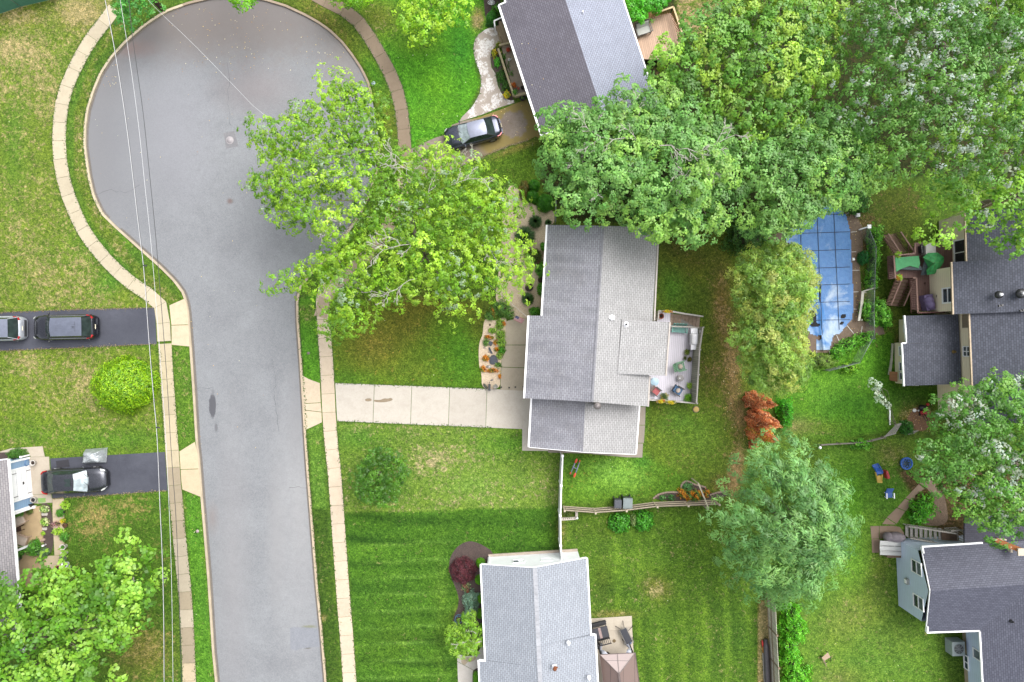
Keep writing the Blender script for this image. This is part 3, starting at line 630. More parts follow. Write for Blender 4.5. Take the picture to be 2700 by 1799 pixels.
bed('mulch_bed','m',[(482,728),(676,714),(704,1396),(500,1400)],MULCH)
bed('mulch_bed','m',[(-200,62),(150,56),(190,100),(180,150),(-200,170)],MULCH)
bed('mulch_bed','z1',[(180,-60),(190,60),(200,200),(230,330),(340,370),(480,300),(420,60),(400,-60)],MULCH)
bed('mulch_bed','z1',[(330,660),(300,700),(275,790),(300,930),(350,1020),(390,1180),(440,1300),(500,1370),(570,1390),(600,1370),(560,1200),(500,1000),(440,800),(390,680)],MULCH,.02)
bed('mulch_bed','z3',[(700,475),(740,440),(820,420),(900,425),(905,370),(940,345),(980,370),(1090,390),(1110,440),(1230,415),(1240,450),(1110,480),(900,490)],MULCH)
bed('porch_soil','m',[(150,790),(482,750),(495,1400),(200,1420)],DIRT)
slab_poly('patio','x',[[(470,288),(944,255),(952,530),(100,566),(100,310)],[(100,570),(952,534),(980,990),(1010,1900),(100,1900)]],C(212,200,182),.03,seed=12)
slab_poly('front_walk','y',[[(440,1190),(470,1195),(470,1420),(400,1415),(345,1440),(180,1350),(180,1290),(200,1278),(260,1300),(370,1290)],[(180,1356),(345,1444),(338,1480),(336,1640),(190,1640)]],C(214,208,200),.024,seed=13)
slab_poly('pool_deck','u',[[(60,440),(240,380),(620,200),(730,90),(790,110),(880,220),(950,330),(960,520),(930,700),(945,960),(915,1200),(990,1220),(1140,1260),(1160,1330),(900,1360),(680,1450),(640,1500),(430,1500),(430,1300),(420,900),(380,600)]],C(140,122,106),.02,seed=14,mat=attr_mat('dirty_concrete',.85,14,.6,.3,.8))
slab_poly('back_path','v',[[(430,1040),(480,970),(590,1040),(570,1046)],[(486,960),(600,850),(700,890),(600,1035)],[(610,842),(700,740),(800,780),(706,885)],[(708,730),(860,570),(930,620),(820,700),(805,775)],[(868,560),(950,480),(1060,560),(1120,700),(1040,720),(960,620)],[(290,1065),(392,1062),(392,1210),(304,1214)],[(304,1220),(400,1216),(395,1376),(312,1378)],[(398,1062),(560,1060),(640,1075),(690,1150),(680,1210),(400,1210)]],C(158,136,118),.022,seed=15,jit=.08)
bed('dirt_patch','v',[(1040,640),(1140,640),(1190,800),(1220,1060),(880,1060),(930,940),(1030,900)],DIRT)
bed('dirt_patch','z4',[(540,400),(600,330),(720,330),(800,460),(740,600),(640,620),(540,560),(500,470)],bed_mat('wood_chips',C(150,112,84),C(120,88,64),C(84,58,42),35))
# ================================================================ VEGETATION
def unit(v):return v/(np.linalg.norm(v,axis=-1,keepdims=True)+1e-9)
def leaves(rng,cen,nor,size,spread,cols,n_each,aspect=.62,tilt=.7,up=.5,cjit=.18,flat=.6,drop=0.0,axis=None,sjit=.35):
    """rosettes of leaves: CEN (m,3) rosette centres, NOR (m,3) outward, COLS (m,3); returns quad verts and colours"""
    m=len(cen);k=n_each;c=np.repeat(cen,k,0);nn=np.repeat(nor,k,0);cc=np.repeat(cols,k,0)
    d=unit(rng.normal(size=(m*k,3)));r=rng.random(m*k)**.5
    t=d-nn*(d*nn).sum(1,keepdims=True)*flat
    p=c+t*(r*spread)[:,None]-nn*(r**2*spread*.35)[:,None];p[:,2]-=drop*r*spread
    n=unit(nn*1.0+d*tilt+np.array([0,0,up]));a=unit(np.cross(n,rng.normal(size=(m*k,3))));a=unit(a+t*.9) if axis is None else unit(np.repeat(axis,k,0)+t*1.1+a*.3);a=unit(a-n*(a*n).sum(1,keepdims=True));b=np.cross(n,a)
    s=size*(1-sjit+2*sjit*rng.random(m*k));L=(a.T*s).T;W_=(b.T*s*aspect*.5).T
    v=np.stack([p-L*.5,p+W_-L*.05+n*(s*.06)[:,None],p+L*.5-n*(s*.05)[:,None],p-W_-L*.05+n*(s*.06)[:,None]],1)
    j=1+(rng.random((m*k,1))-.5)*2*cjit;hue=(rng.random((m*k,1))-.5)*cjit
    col=cc*j*np.concatenate([1+hue,np.ones_like(hue),1-hue],1)
    return v.reshape(-1,3),np.repeat(np.clip(col,.003,.9),4,0)
def poisson(rng,poly,spacing,inset=0.0,tries=9000,sp_fn=None):
    xs=[p[0] for p in poly];ys=[p[1] for p in poly];pts=np.zeros((0,2));out=[]
    cand=np.stack([rng.uniform(min(xs),max(xs),tries),rng.uniform(min(ys),max(ys),tries)],1)
    ok=in_poly(cand[:,0],cand[:,1],poly);cand=cand[ok];ed=edge_dist(cand[:,0],cand[:,1],poly);cand=cand[ed>inset];ed=ed[ed>inset]
    keep=[]
    cell=spacing;grid={}
    for i,(x,y) in enumerate(cand):
        gx,gy=int(x//cell),int(y//cell);good=True
        for ax in(-1,0,1):
            for ay in(-1,0,1):
                for j in grid.get((gx+ax,gy+ay),()):
                    if(cand[j,0]-x)**2+(cand[j,1]-y)**2<spacing**2:good=False;break
                if not good:break
            if not good:break
        if good:grid.setdefault((gx,gy),[]).append(i);keep.append(i)
    return cand[keep],ed[keep]
def limb(mb,a,b,r0,r1,rng,sag=.12,n=6,seg=5):
    a,b=np.array(a,float),np.array(b,float);L=np.linalg.norm(b-a);path=[];off=rng.normal(size=3)*L*sag;off[2]=abs(off[2])*.6
    for i in range(seg+1):
        t=i/seg;p=a*(1-t)+b*t+off*math.sin(math.pi*t)+rng.normal(size=3)*L*.02*(0<i<seg);path.append(p)
    mb.tube(path,[r0+(r1-r0)*(i/seg) for i in range(seg+1)],n);return path
BARK=pm('grey_bark',C(140,128,114),.9,.3,6,fine=25,bmp=.6)
BARKD=pm('dark_bark',C(92,76,62),.9,.3,6,fine=25,bmp=.6)
BARKL=pm('pale_bare_wood',C(196,190,180,.7),.8,.2,6,fine=25)
def dead_wood(mb,rng,start,end,r=.05,depth=3,spread=.55):
    """a bare limb that forks into thin twigs"""
    path=limb(mb,start,end,r,r*.45,rng,.07,5,5);L=np.linalg.norm(np.array(end)-np.array(start))
    if depth<=0 or L<.25:return
    d=(np.array(end)-np.array(start))/max(L,1e-6)
    for i in(2,3,4,5):
        for s_ in range(1 if i<5 else 2):
            side=rng.normal(size=3);side[2]*=.4;side-=d*side.dot(d);side/=np.linalg.norm(side)+1e-9
            q=np.array(path[i]);e=q+(d*(1-spread*.6)+side*spread*(1.1))*L*rng.uniform(.28,.5)
            dead_wood(mb,rng,q,e,r*(.62-.05*i)+.008,depth-1,spread)
def tree(name,label,fr,outline,z_edge,z_top,trunk,kind='maple',seed=1,cols=((92,150,50),),puff=1.0,ros=.30,leaf=.19,dens=1.0,
         group=None,per=13,light=1.25,dark=.8,dead=(),trunk_r=.28,flatk=.5,sp=.85,gaps=.0,silver=None,silver_k=0.0,cat='tree',bark=None,low=True,up=.5,tilt=.7,aspect=.62,tint=(1.08,1.04,.62),spike=0.0,ray=0.0,ins=.4,fill=1.0,zpic=None,leafk=1.42,wind=None):
    rng=np.random.default_rng(seed);zp=zpic if zpic is not None else z_edge*.75+z_top*.25
    poly=[tuple(P(fr,x,y,zp)[:2]) for x,y in outline];base=P(*trunk) if isinstance(trunk[0],str) else P(fr,*trunk)
    rt=root(name,base,label,cat,group)
    cen,ed=poisson(rng,poly,puff*sp,inset=puff*ins);R=max(ed.max(),.8)
    z=z_edge+(z_top-z_edge)*np.sqrt(np.clip(1-(1-np.clip(ed/R,0,1))**2,0,1))+rng.normal(size=len(ed))*puff*.38
    V,K=[],[];pal=np.array([C(*c) for c in cols])*leafk*np.array(tint)
    keep=rng.random(len(cen))>gaps
    lay=[(cen[keep],z[keep],1.0,0)]
    if low and fill>0:
        c2,e2=poisson(rng,poly,puff*sp*1.15,inset=puff*.55);z2=z_edge+(z_top-z_edge)*np.sqrt(np.clip(1-(1-np.clip(e2/R,0,1))**2,0,1))-puff*1.5+rng.normal(size=len(e2))*.3
        kk=rng.random(len(c2))<fill;lay.append((c2[kk],z2[kk],.95,1))
    for cn,zz,sc,lo in lay:
        m=len(cn)
        if not m:continue
        rad=puff*sc*rng.uniform(.75,1.25,m)
        nr=max(4,int(dens*(5.2 if not lo else 3.6)*(puff/ros)**1.35/1.6));tot=m*nr
        d=rng.normal(size=(tot,3));d[:,2]=np.abs(d[:,2])*1.1-.25;d=unit(d);pc=np.repeat(np.column_stack([cn,zz]),nr,0);rr=np.repeat(rad,nr)
        ctr=np.array([sum(p[0] for p in poly)/len(poly),sum(p[1] for p in poly)/len(poly)])
        if spike:
            od=unit(pc[:,:2]-ctr);d[:,:2]+=od*spike*(rng.random((tot,1))**1.5)*1.8
        rd=np.zeros((tot,3));rd[:,:2]=unit(pc[:,:2]-np.array([base.x,base.y]))
        if ray:e_=rd*(d*rd).sum(1,keepdims=True);d=d+e_*ray-(d-e_)*np.array([1,1,0])*min(.45,ray*.35);d[:,2]-=np.abs((d*rd).sum(1))*.12
        q=pc+d*(rr*rng.uniform(.72,1.05,tot))[:,None]*np.array([1,1,.72])
        pcol=pal[rng.integers(len(pal),size=m)]*rng.uniform(.86,1.14,(m,1));cc=np.repeat(pcol,nr,0)*rng.uniform(.82,1.2,(tot,1))
        hf=.5+.5*np.clip(d[:,2:3],-1,1);cc=cc*(dark+(light-dark)*(.35+.65*rng.random((tot,1))))
        if silver is not None:
            ang=np.sin(pc[:,0]*.9+seed)*np.cos(pc[:,1]*.8+seed*2)+np.sin(pc[:,0]*2.1+pc[:,1]*1.7)*.5+rng.normal(size=tot)*.35
            sm=((ang>(1-silver_k*2))&(not lo)).astype(float)[:,None]*(rng.random((tot,1))<.55);cc=cc*(1-sm)+np.array(C(*silver))*leafk*.74*sm
        nor=unit(d+np.array([0,0,.45]))
        if wind is not None:nor=unit(nor+np.array(wind))
        ax_=None
        if ray>=.8:ax_=rd+np.array([0,0,.25])
        v,k=leaves(rng,q,nor,leaf,ros,cc,per,aspect,tilt,up,flat=flatk,axis=ax_);V.append(v);K.append(k)
    V=np.concatenate(V);K=np.concatenate(K)
    mesh_np('crown',V,4,[LEAF],rt,K)
    mb=MB();top=np.array([base.x,base.y,z_edge*.55]);fork=(base.x,base.y,z_edge*.45)
    limb(mb,(base.x,base.y,-.1),fork,trunk_r,trunk_r*.8,rng,.02,10,4)
    order=np.argsort(rng.random(len(cen)))[:int(min(len(cen),16))]
    mains=[]
    for i in range(5):
        j=order[i%len(order)];e=(base.x+(cen[j,0]-base.x)*.5,base.y+(cen[j,1]-base.y)*.5,(z_edge*.5+z[j]*.5));limb(mb,fork,e,trunk_r*.55,trunk_r*.25,rng,.1,7,5);mains.append(np.array(e))
    for j in order:
        e=np.array([cen[j,0],cen[j,1],z[j]-puff*.2]);a=min(mains,key=lambda q:np.linalg.norm(q-e));limb(mb,a,e,trunk_r*.16,.015,rng,.1,5,5)
    mb.build('trunk',bark or BARK,rt)
    for n_,dd in enumerate(dead):
        mb=MB();f0,x0,y0,x1,y1,zz,r_=dd[:7];sx=dd[7] if len(dd)>7 else 1.0;dead_wood(mb,rng,P(f0,x0,y0,zz-.3),P(f0,x1,y1,zz+.15),r_*.5,4,.5*sx);mb.build('bare_branch',BARKL,rt)
    return rt
YG=[(134,182,56),(122,172,50),(146,192,66),(108,160,46),(154,198,76)]
tree('maple_tree','large yellow-green maple spreading over the edge of the turning circle','o',
     [(720,170),(755,150),(770,185),(815,180),(850,215),(900,235),(930,262),(900,300),(885,345),(940,345),(1000,322),(1045,350),(1110,350),(1125,410),(1180,440),(1228,490),(1195,530),(1240,580),(1222,640),(1190,690),(1150,690),(1110,690),(1085,725),(1030,748),(990,712),(930,690),(890,712),(850,770),(790,792),(742,750),(752,700),(700,672),(655,690),(612,650),(600,632),(690,605),(740,570),(705,548),(650,545),(632,495),(560,432),(625,385),(572,338),(600,262),(650,280),(700,240),(735,250),(745,215)],
     5.5,9.0,(945,520),cols=YG+[(92,142,42)],leafk=1.33,ins=.95,tint=(1.16,1.05,.66),seed=11,puff=.85,ros=.23,leaf=.145,per=14,dens=1.1,gaps=.05,sp=.84,fill=.85,ray=.35,trunk_r=.36,spike=.25,silver=(176,204,160),silver_k=.02,tilt=.8,zpic=6.0,
     dead=[('o',990,560,880,575,9.3,.07),('o',900,680,790,615,7.4,.07),('o',985,455,1000,400,9.2,.05),('o',960,400,900,355,9,.05),('o',880,330,935,385,8.6,.05),('o',850,610,820,640,7.8,.05),('o',1095,560,1140,600,8.6,.04),('o',960,640,880,680,8.3,.05),('o',860,500,760,520,8.2,.04),('o',1010,440,1090,410,8.8,.04),('o',820,300,800,240,7.2,.035),('o',720,470,650,430,7.2,.035),('o',1040,400,1080,360,7,.035)])
DG=[(108,156,82),(96,146,72),(124,172,94),(102,152,78),(136,180,88)]
tree('norway_maple','dense dark green maple with bare grey branches beside the ribbed roof','o',
     [(1245,275),(1290,250),(1340,255),(1400,215),(1470,225),(1500,190),(1560,225),(1640,275),(1700,330),(1712,420),(1692,480),(1640,545),(1580,555),(1500,552),(1440,530),(1400,502),(1330,515),(1290,480),(1262,420),(1238,360),(1236,310)],
     7.0,10.5,(1470,400),cols=DG,tint=(1.03,1.02,.8),seed=21,puff=1.05,ros=.30,leaf=.17,per=15,dens=1.5,sp=.82,trunk_r=.4,zpic=8,tilt=.5,up=.7,
     dead=[('o',1500,330,1600,350,10.9,.08),('o',1600,350,1690,310,10.6,.06),('o',1480,300,1450,240,10.0,.06),('o',1520,320,1380,315,10.6,.07),('o',1400,360,1370,300,10.1,.05),('o',1380,340,1320,370,9.8,.045),('o',1372,400,1370,450,10,.05),('o',1540,350,1550,400,10.8,.06),('o',1610,350,1640,400,10.6,.05),('o',1430,350,1440,390,10.2,.04),('o',1340,300,1350,340,9.6,.035),('o',1610,370,1560,420,10.5,.045),('o',1560,190,1590,160,9.5,.04)])
G2=[(108,158,70),(96,148,62),(128,172,72),(142,178,76),(88,138,62)]
tree('norway_maple','broad mid green maple behind the timber deck','o',
     [(1478,165),(1495,105),(1560,95),(1600,45),(1680,5),(1760,-40),(1890,-40),(1930,60),(1925,150),(1900,240),(1800,300),(1700,325),(1610,255),(1540,210)],
     7.5,11,(1690,160),cols=G2,seed=22,puff=1.1,ros=.30,leaf=.18,per=15,dens=1.4,sp=.84,trunk_r=.4,zpic=8.5,tilt=.55,up=.65,dead=[('o',1720,170,1740,100,10.5,.05)])
tree('norway_maple','fluffy dark green maple overhanging the blue pool cover','o',
     [(1700,330),(1790,285),(1900,250),(1960,290),(2010,350),(2040,400),(1995,450),(1930,480),(1915,500),(1870,510),(1820,550),(1770,555),(1700,520),(1695,430)],
     7.0,10.2,(1850,400),cols=DG+[(118,166,80)],tint=(1.03,1.02,.8),seed=23,puff=1.0,ros=.29,leaf=.16,per=15,dens=1.5,sp=.82,trunk_r=.38,zpic=8,tilt=.5,up=.7)
SV=[(94,140,66),(78,124,52),(124,164,64),(106,150,74)]
tree('silver_maple','tall silver maple with pale upturned leaves in the far corner','o',
     [(1925,60),(1990,-40),(2150,-60),(2420,-60),(2420,330),(2330,330),(2250,400),(2180,420),(2100,395),(2040,400),(1960,330),(1915,240),(1950,150)],
     9,13.5,(2140,180),cols=SV,tint=(1,1.02,.8),seed=31,puff=1.15,ros=.29,leaf=.17,per=14,dens=1.4,sp=.82,trunk_r=.36,leafk=1.55,zpic=10,silver=(200,216,202),silver_k=.36,ray=.5,gaps=.0,tilt=.75,wind=(-.5,.1,0),aspect=.5,dead=[('o',2080,60,2060,20,13,.07),('o',2220,180,2160,220,12,.07),('o',2100,240,2110,290,11.5,.06),('o',2300,90,2270,140,12.4,.06)])
tree('silver_maple','leafy green maple reaching over the brown deck and grey roof','o',
     [(2130,430),(2230,400),(2350,330),(2440,330),(2440,520),(2353,560),(2335,600),(2300,605),(2275,560),(2200,530),(2215,575),(2160,580),(2105,545),(2130,490)],
     6.5,9.5,(2260,470),cols=[(118,170,66),(98,150,56),(140,188,76),(104,156,70)],seed=32,puff=.95,ros=.34,leaf=.2,per=13,dens=1.0,sp=.92,trunk_r=.3,zpic=7.2,silver=(196,214,190),silver_k=.16,gaps=.16,fill=.5,wind=(-.4,0,0))
tree('silver_maple','white-leaved maple between the two grey-roofed houses','o',
     [(2145,912),(2190,890),(2235,870),(2290,858),(2440,850),(2440,1240),(2353,1235),(2320,1190),(2270,1235),(2215,1190),(2180,1140),(2130,1110),(2098,1080),(2092,1020),(2150,985),(2125,945)],
     6.5,10,(2270,1040),cols=[(92,142,58),(80,128,50),(112,158,64)],tint=(1,1.02,.8),seed=33,puff=.95,ros=.28,leaf=.16,per=14,dens=1.35,sp=.82,leafk=1.5,trunk_r=.35,zpic=7.6,silver=(200,216,196),silver_k=.42,gaps=.0,wind=(-.3,.2,0))
tree('catalpa_tree','broad-leaved light green tree at the lower left by the blue house','o',
     [(-60,1350),(30,1310),(110,1285),(170,1300),(235,1290),(240,1245),(290,1228),(330,1255),(372,1290),(378,1370),(365,1430),(325,1480),(270,1470),(262,1520),(265,1640),(-60,1640)],
     4.6,8.0,(110,1440),cols=[(112,166,56),(96,148,46),(134,184,76),(82,134,42),(146,192,90)],seed=41,puff=.9,ros=.5,leaf=.24,per=12,dens=1.5,leafk=1.25,ins=1.0,sp=.95,trunk_r=.25,zpic=5.6,gaps=.08,aspect=.85,tilt=.8,wind=(.25,.1,0),dead=[('o',120,1420,60,1440,7,.04),('o',250,1360,300,1350,6.4,.03)])
tree('young_tree','small round dark green tree alone on the south front lawn','o',
     [(875,1022),(905,1030),(935,1055),(942,1085),(925,1120),(905,1155),(870,1160),(835,1150),(818,1120),(812,1090),(825,1060),(850,1040)],
     1.8,3.6,(876,1085),cols=[(78,132,42),(68,118,36),(92,146,50)],leafk=1.2,seed=42,puff=.5,ros=.22,leaf=.13,per=12,dens=1.1,sp=.85,trunk_r=.07,zpic=2.2,light=1.2,tilt=.9)
tree('ornamental_tree','airy yellow-green tree on the bright lawn beside the ribbed roof house','o',
     [(905,52),(935,10),(960,-40),(1070,-50),(1082,20),(1060,55),(1022,75),(1000,105),(950,108),(930,90)],
     3.0,5.0,(990,15),cols=[(130,178,50),(118,168,46),(150,190,62)],seed=43,puff=.6,ros=.28,leaf=.17,per=12,dens=.9,sp=.9,trunk_r=.12,zpic=3.5,spike=.3,dead=[('o',1000,10,1030,-20,5,.03)])
tree('ornamental_tree','clipped-looking yellow-green tree at the top beside the north sidewalk','o',
     [(748,-10),(770,-50),(860,-60),(885,-10),(880,14),(840,22),(800,22),(775,15)],
     2.2,3.6,(815,-25),cols=[(128,182,44),(146,196,52),(110,166,40)],seed=44,puff=.5,ros=.24,leaf=.13,per=13,dens=1.3,sp=.85,trunk_r=.1,zpic=2.5)
tree('young_maple','blue-green sapling leafing over the kerb near the utility pole','o',
     [(275,-40),(370,-40),(372,10),(345,35),(322,60),(300,70),(268,62),(275,20)],
     3.0,4.6,(330,-8),cols=[(86,158,84),(72,142,74),(98,168,96)],seed=45,puff=.5,ros=.26,leaf=.16,per=12,dens=.9,sp=.9,trunk_r=.08,zpic=3.4)
tree('street_maple','bright green branch tips hanging over the top of the turning circle','o',
     [(475,-60),(640,-60),(600,-20),(570,28),(552,30),(535,5),(500,-10)],
     5.5,7.5,(560,-60),cols=[(110,172,44),(96,156,40),(124,184,52)],seed=46,puff=.5,ros=.26,leaf=.17,per=12,dens=.9,sp=.9,trunk_r=.15,zpic=6)
tree('pine_tree','large blue-green pine between the fenced yards','o',
     [(1705,1062),(1740,1030),(1790,1010),(1835,1003),(1875,1035),(1905,1065),(1945,1110),(1948,1165),(1972,1195),(1945,1260),(1900,1330),(1858,1385),(1790,1400),(1722,1375),(1682,1320),(1652,1262),(1628,1192),(1662,1130),(1712,1120)],
     3.2,9.5,(1775,1170),cols=[(108,156,92),(94,142,80),(124,170,104),(132,178,104)],seed=51,puff=.85,ros=.34,leaf=.26,per=17,dens=1.5,sp=.8,leafk=1.42,ins=1.35,trunk_r=.3,zpic=6.4,aspect=.24,tilt=.45,up=.55,ray=.85,gaps=.08,tint=(1.0,1.02,.88),flatk=.3,light=1.2,bark=BARKD)
tree('cypress_tree','feathery golden-green false cypress beside the blue pool cover','o',
     [(1685,610),(1720,575),(1770,565),(1808,555),(1850,592),(1872,640),(1860,700),(1845,760),(1848,830),(1852,880),(1800,905),(1745,905),(1715,855),(1702,800),(1662,792),(1700,735),(1678,665)],
     4.5,8.5,(1765,740),cols=[(140,176,92),(124,164,82),(154,186,108),(156,174,98),(110,152,76),(164,180,116)],seed=52,puff=.6,ros=.26,leaf=.19,per=18,dens=1.5,sp=.82,trunk_r=.22,zpic=6.0,aspect=.3,tilt=.9,flatk=.2,fill=1.0)
# ---- bushes
def bush(name,label,fr,x,y,rx,ry,h,cols,seed=1,leaf=.06,n=None,rot=0.0,group=None,cat='shrub',z0=0.0,cone=.0,aspect=.5,lumps=.12,stem=True,leafk=1.6,cover=3.0,tilt=1.0,parent=None,pname=None,up=.25,spiky=0,core=None):
    """dome of small leaves over a leafy core, rx/ry in metres"""
    rng=np.random.default_rng(seed);b=P(fr,x,y,z0) if isinstance(fr,str) else Vector(fr)
    area=2*math.pi*max(rx,.05)*max(ry,.05)*.5*(1+h/max(rx,ry));n=n or int(area*cover/(leaf*leaf*aspect*.7));n=min(n,26000)
    d=rng.normal(size=(n,3));d[:,2]=np.abs(d[:,2])-.12;d=unit(d)
    lum=1+lumps*np.sin(d[:,0]*7+seed)*np.cos(d[:,1]*6+seed*2)+lumps*.7*np.sin(d[:,2]*9+d[:,0]*8)
    r=lum*(.66+.40*rng.random(n));w=1-cone*np.clip(d[:,2],0,1)
    q=np.stack([d[:,0]*rx*r*w,d[:,1]*ry*r*w,d[:,2]*h*r],1)
    if rot:c_,s_=math.cos(rot),math.sin(rot);q=np.stack([q[:,0]*c_-q[:,1]*s_,q[:,0]*s_+q[:,1]*c_,q[:,2]],1)
    q[:,2]=np.clip(q[:,2],.01,None);q+=np.array(b[:])
    nn=unit(d/np.array([rx,ry,h])*min(rx,h));pal=np.array([C(*c) for c in cols])*leafk
    ci=(np.sin(q[:,0]*9+q[:,1]*7)*.5+.5+rng.normal(size=n)*.3)*len(pal);cc=pal[np.clip(ci.astype(int),0,len(pal)-1)]*rng.uniform(.72,1.28,(n,1))
    v,k=leaves(rng,q,nn,leaf,.001,cc,1,aspect,tilt,up,cjit=.22)
    if parent is not None:
        return mesh_np(pname or 'foliage',v,4,[LEAF],parent,k)
    rt=root(name,b,label,cat,group)
    mesh_np('foliage',v,4,[LEAF],rt,k)
    mb=MB();kc=1-cone*.75;mb.ball(b+Vector((0,0,h*.25)),(rx*.66*kc,ry*.66*kc,h*.42),14,8);
    if core is None:core=pm('inner_twigs',C(60,62,34),.95,.3,8)
    if rot:
        M=Matrix.Translation(b)@Matrix.Rotation(rot,4,'Z')@Matrix.Translation(-b);mb.v=[M@p for p in mb.v]
    mb.build('branches',core,rt)
    return rt
# ================================================================ BUILDINGS AND FENCES
def CL(c,k):return tuple(min(.95,x*k) for x in c)
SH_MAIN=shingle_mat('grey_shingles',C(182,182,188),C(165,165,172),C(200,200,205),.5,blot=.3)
SH_WESTS=shingle_mat('shaded_streaked_shingles',C(174,174,182),C(158,158,168),C(190,190,197),.75,blot=.4)  # algae streaks, plus a darker base that paints in the west slope's shade
SH_EASTS=shingle_mat('lit_slope_shingles',C(190,189,189),C(175,174,174),C(205,204,203),.25,blot=.15)  # paler copy: the brighter light on the east slope put into the colour
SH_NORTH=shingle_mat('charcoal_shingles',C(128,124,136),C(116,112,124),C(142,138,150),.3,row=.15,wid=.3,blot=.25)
SH_SOUTH=shingle_mat('silver_grey_shingles',C(176,182,192),C(162,168,178),C(192,198,206),.12,wid=.3)
SH_WEST=shingle_mat('mottled_grey_shingles',C(158,154,156),C(140,136,140),C(178,172,172),.15)
SH_EAST=shingle_mat('slate_shingles',C(88,92,106),C(70,74,88),C(112,116,132),.12,row=.15,wid=.24)
SH_EAST2=shingle_mat('dark_blue_shingles',C(96,98,114),C(80,82,98),C(114,118,134),.12,row=.14,wid=.26)
WHITE=pm('white_paint',C(240,240,242,.9),.45,.04,3,fine=20)
CREAM=siding_mat('cream_siding',C(232,220,194,.95))
BLUE_S=siding_mat('blue_siding',C(138,168,200,.8));GREYB=siding_mat('blue_grey_siding',C(152,164,182,1.45));WHS=siding_mat('white_siding',C(240,242,246,.95));TANS=siding_mat('tan_siding',C(200,186,160,.8))
GLASS=glass_mat('window_glass');GLASSG=glass_mat('screened_glass',C(92,102,108),.3,.25)
BLACKM=pm('black_metal',C(38,38,42),.4,.15,4,spec=.6);GALV=pm('galvanised_metal',C(190,192,196),.35,.1,4,metal=.5)
GREYW=board_mat('weathered_grey_boards',C(186,180,172),.13,'X',.06,.15)
DARKP=pm('black_plastic',C(52,54,58),.45,.12,5);WPL=pm('white_plastic',C(235,235,238,.85),.4,.05,4)
TERRA=pm('terracotta',C(176,92,66),.8,.15,6);SOIL=pm('potting_soil',C(60,46,36),.95,.3,20)
def WP(fr,x,y,p0,n):
    """where the sight line through (x, y) of a survey frame meets a wall plane"""
    a=Vector((0,0,H));d=P(fr,x,y,0)-a;n=Vector(n);t=(Vector(p0)-a).dot(n)/d.dot(n);return a+d*t
def gutter(mb,a,b,out=.06,w=.12,h=.12,dz=-.05):
    a,b=Vector(a),Vector(b);mb.beam(a+Vector((0,0,dz)),b+Vector((0,0,dz)),w,h)
def gable_block(mb,L0,L1,R0,R1,T0,T1,side=.38,end=.3,dz=.16,z0=-.1):
    """walls under a gable roof: eave ends L0,L1 / R0,R1 and ridge ends T0,T1"""
    ax=(T1-T0);ax.z=0;ax.normalize();ps=[]
    for L,T,R,sg in((L0,T0,R0,1),(L1,T1,R1,-1)):
        def ins(e,t):
            d=t-e;hd=Vector((d.x,d.y,0));k=side/hd.length;return e+d*k+ax*end*sg-Vector((0,0,dz))
        l,r=ins(L,T),ins(R,T);t=T+ax*end*sg-Vector((0,0,dz+.02));ps.append([Vector((l.x,l.y,z0)),l,t,r,Vector((r.x,r.y,z0))])
    vs=ps[0]+ps[1];mb.add(vs,[(0,1,2,3,4),(9,8,7,6,5)]+[(i,i+5,i+6,i+1) for i in range(4)])
def window(parent,c,u,n,w,h,mull='h',frame_w=.07,name='window',glass=None,vdir=(0,0,1),fm=None,lower=None):
    """frame with its glass pane as a sub-part; c centre on the wall, u along it, n out of it"""
    c=Vector(c);u=Vector(u).normalized();n=Vector(n).normalized();v=Vector(vdir);mb=MB();o=c+n*.03
    for s_ in(-1,1):
        mb.beam(o+u*s_*(w/2-frame_w/2)-v*h/2,o+u*s_*(w/2-frame_w/2)+v*h/2,frame_w,.08,n)
        mb.beam(o+v*s_*(h/2-frame_w/2)-u*(w/2-frame_w),o+v*s_*(h/2-frame_w/2)+u*(w/2-frame_w),.078,frame_w,v)
    if 'h' in mull:mb.beam(o-u*(w/2-frame_w),o+u*(w/2-frame_w),.06,.05,v)
    if 'v' in mull:mb.beam(o-v*(h/2-frame_w),o+v*(h/2-frame_w),.05,.06,n)
    f=mb.build(name,fm or WHITE,parent);g=MB();q=c+n*.012;a,b_=u*(w/2-.02),v*(h/2-.02)
    if lower:g.add([q-a,q+a,q+a+b_,q-a+b_],[(0,1,2,3)]);g.slot=1;g.add([q-a-b_,q+a-b_,q+a,q-a],[(0,1,2,3)])
    else:g.add([q-a-b_,q+a-b_,q+a+b_,q-a+b_],[(0,1,2,3)])
    p=g.build('pane',[glass or GLASS,GLASS],None);p.parent=f
    for vv in p.data.vertices:vv.co-=Vector(parent.location)
    return f
def pipe_vent(parent,fr,x,y,z,r=.05,h=.35,mat=None,skirt=True,name='vent_pipe',skm=None):
    b=P(fr,x,y,z);mb=MB()
    if skirt:mb.lathe(b,[(r*3,-.12),(r*2.9,.02),(r*1.5,.1)],14)
    mb.slot=1;mb.lathe(b,[(r,-.1),(r,h),(r*.7,h),(r*.68,h-.06)],12);return mb.build(name,[skm or WHITE,mat or WHITE],parent)
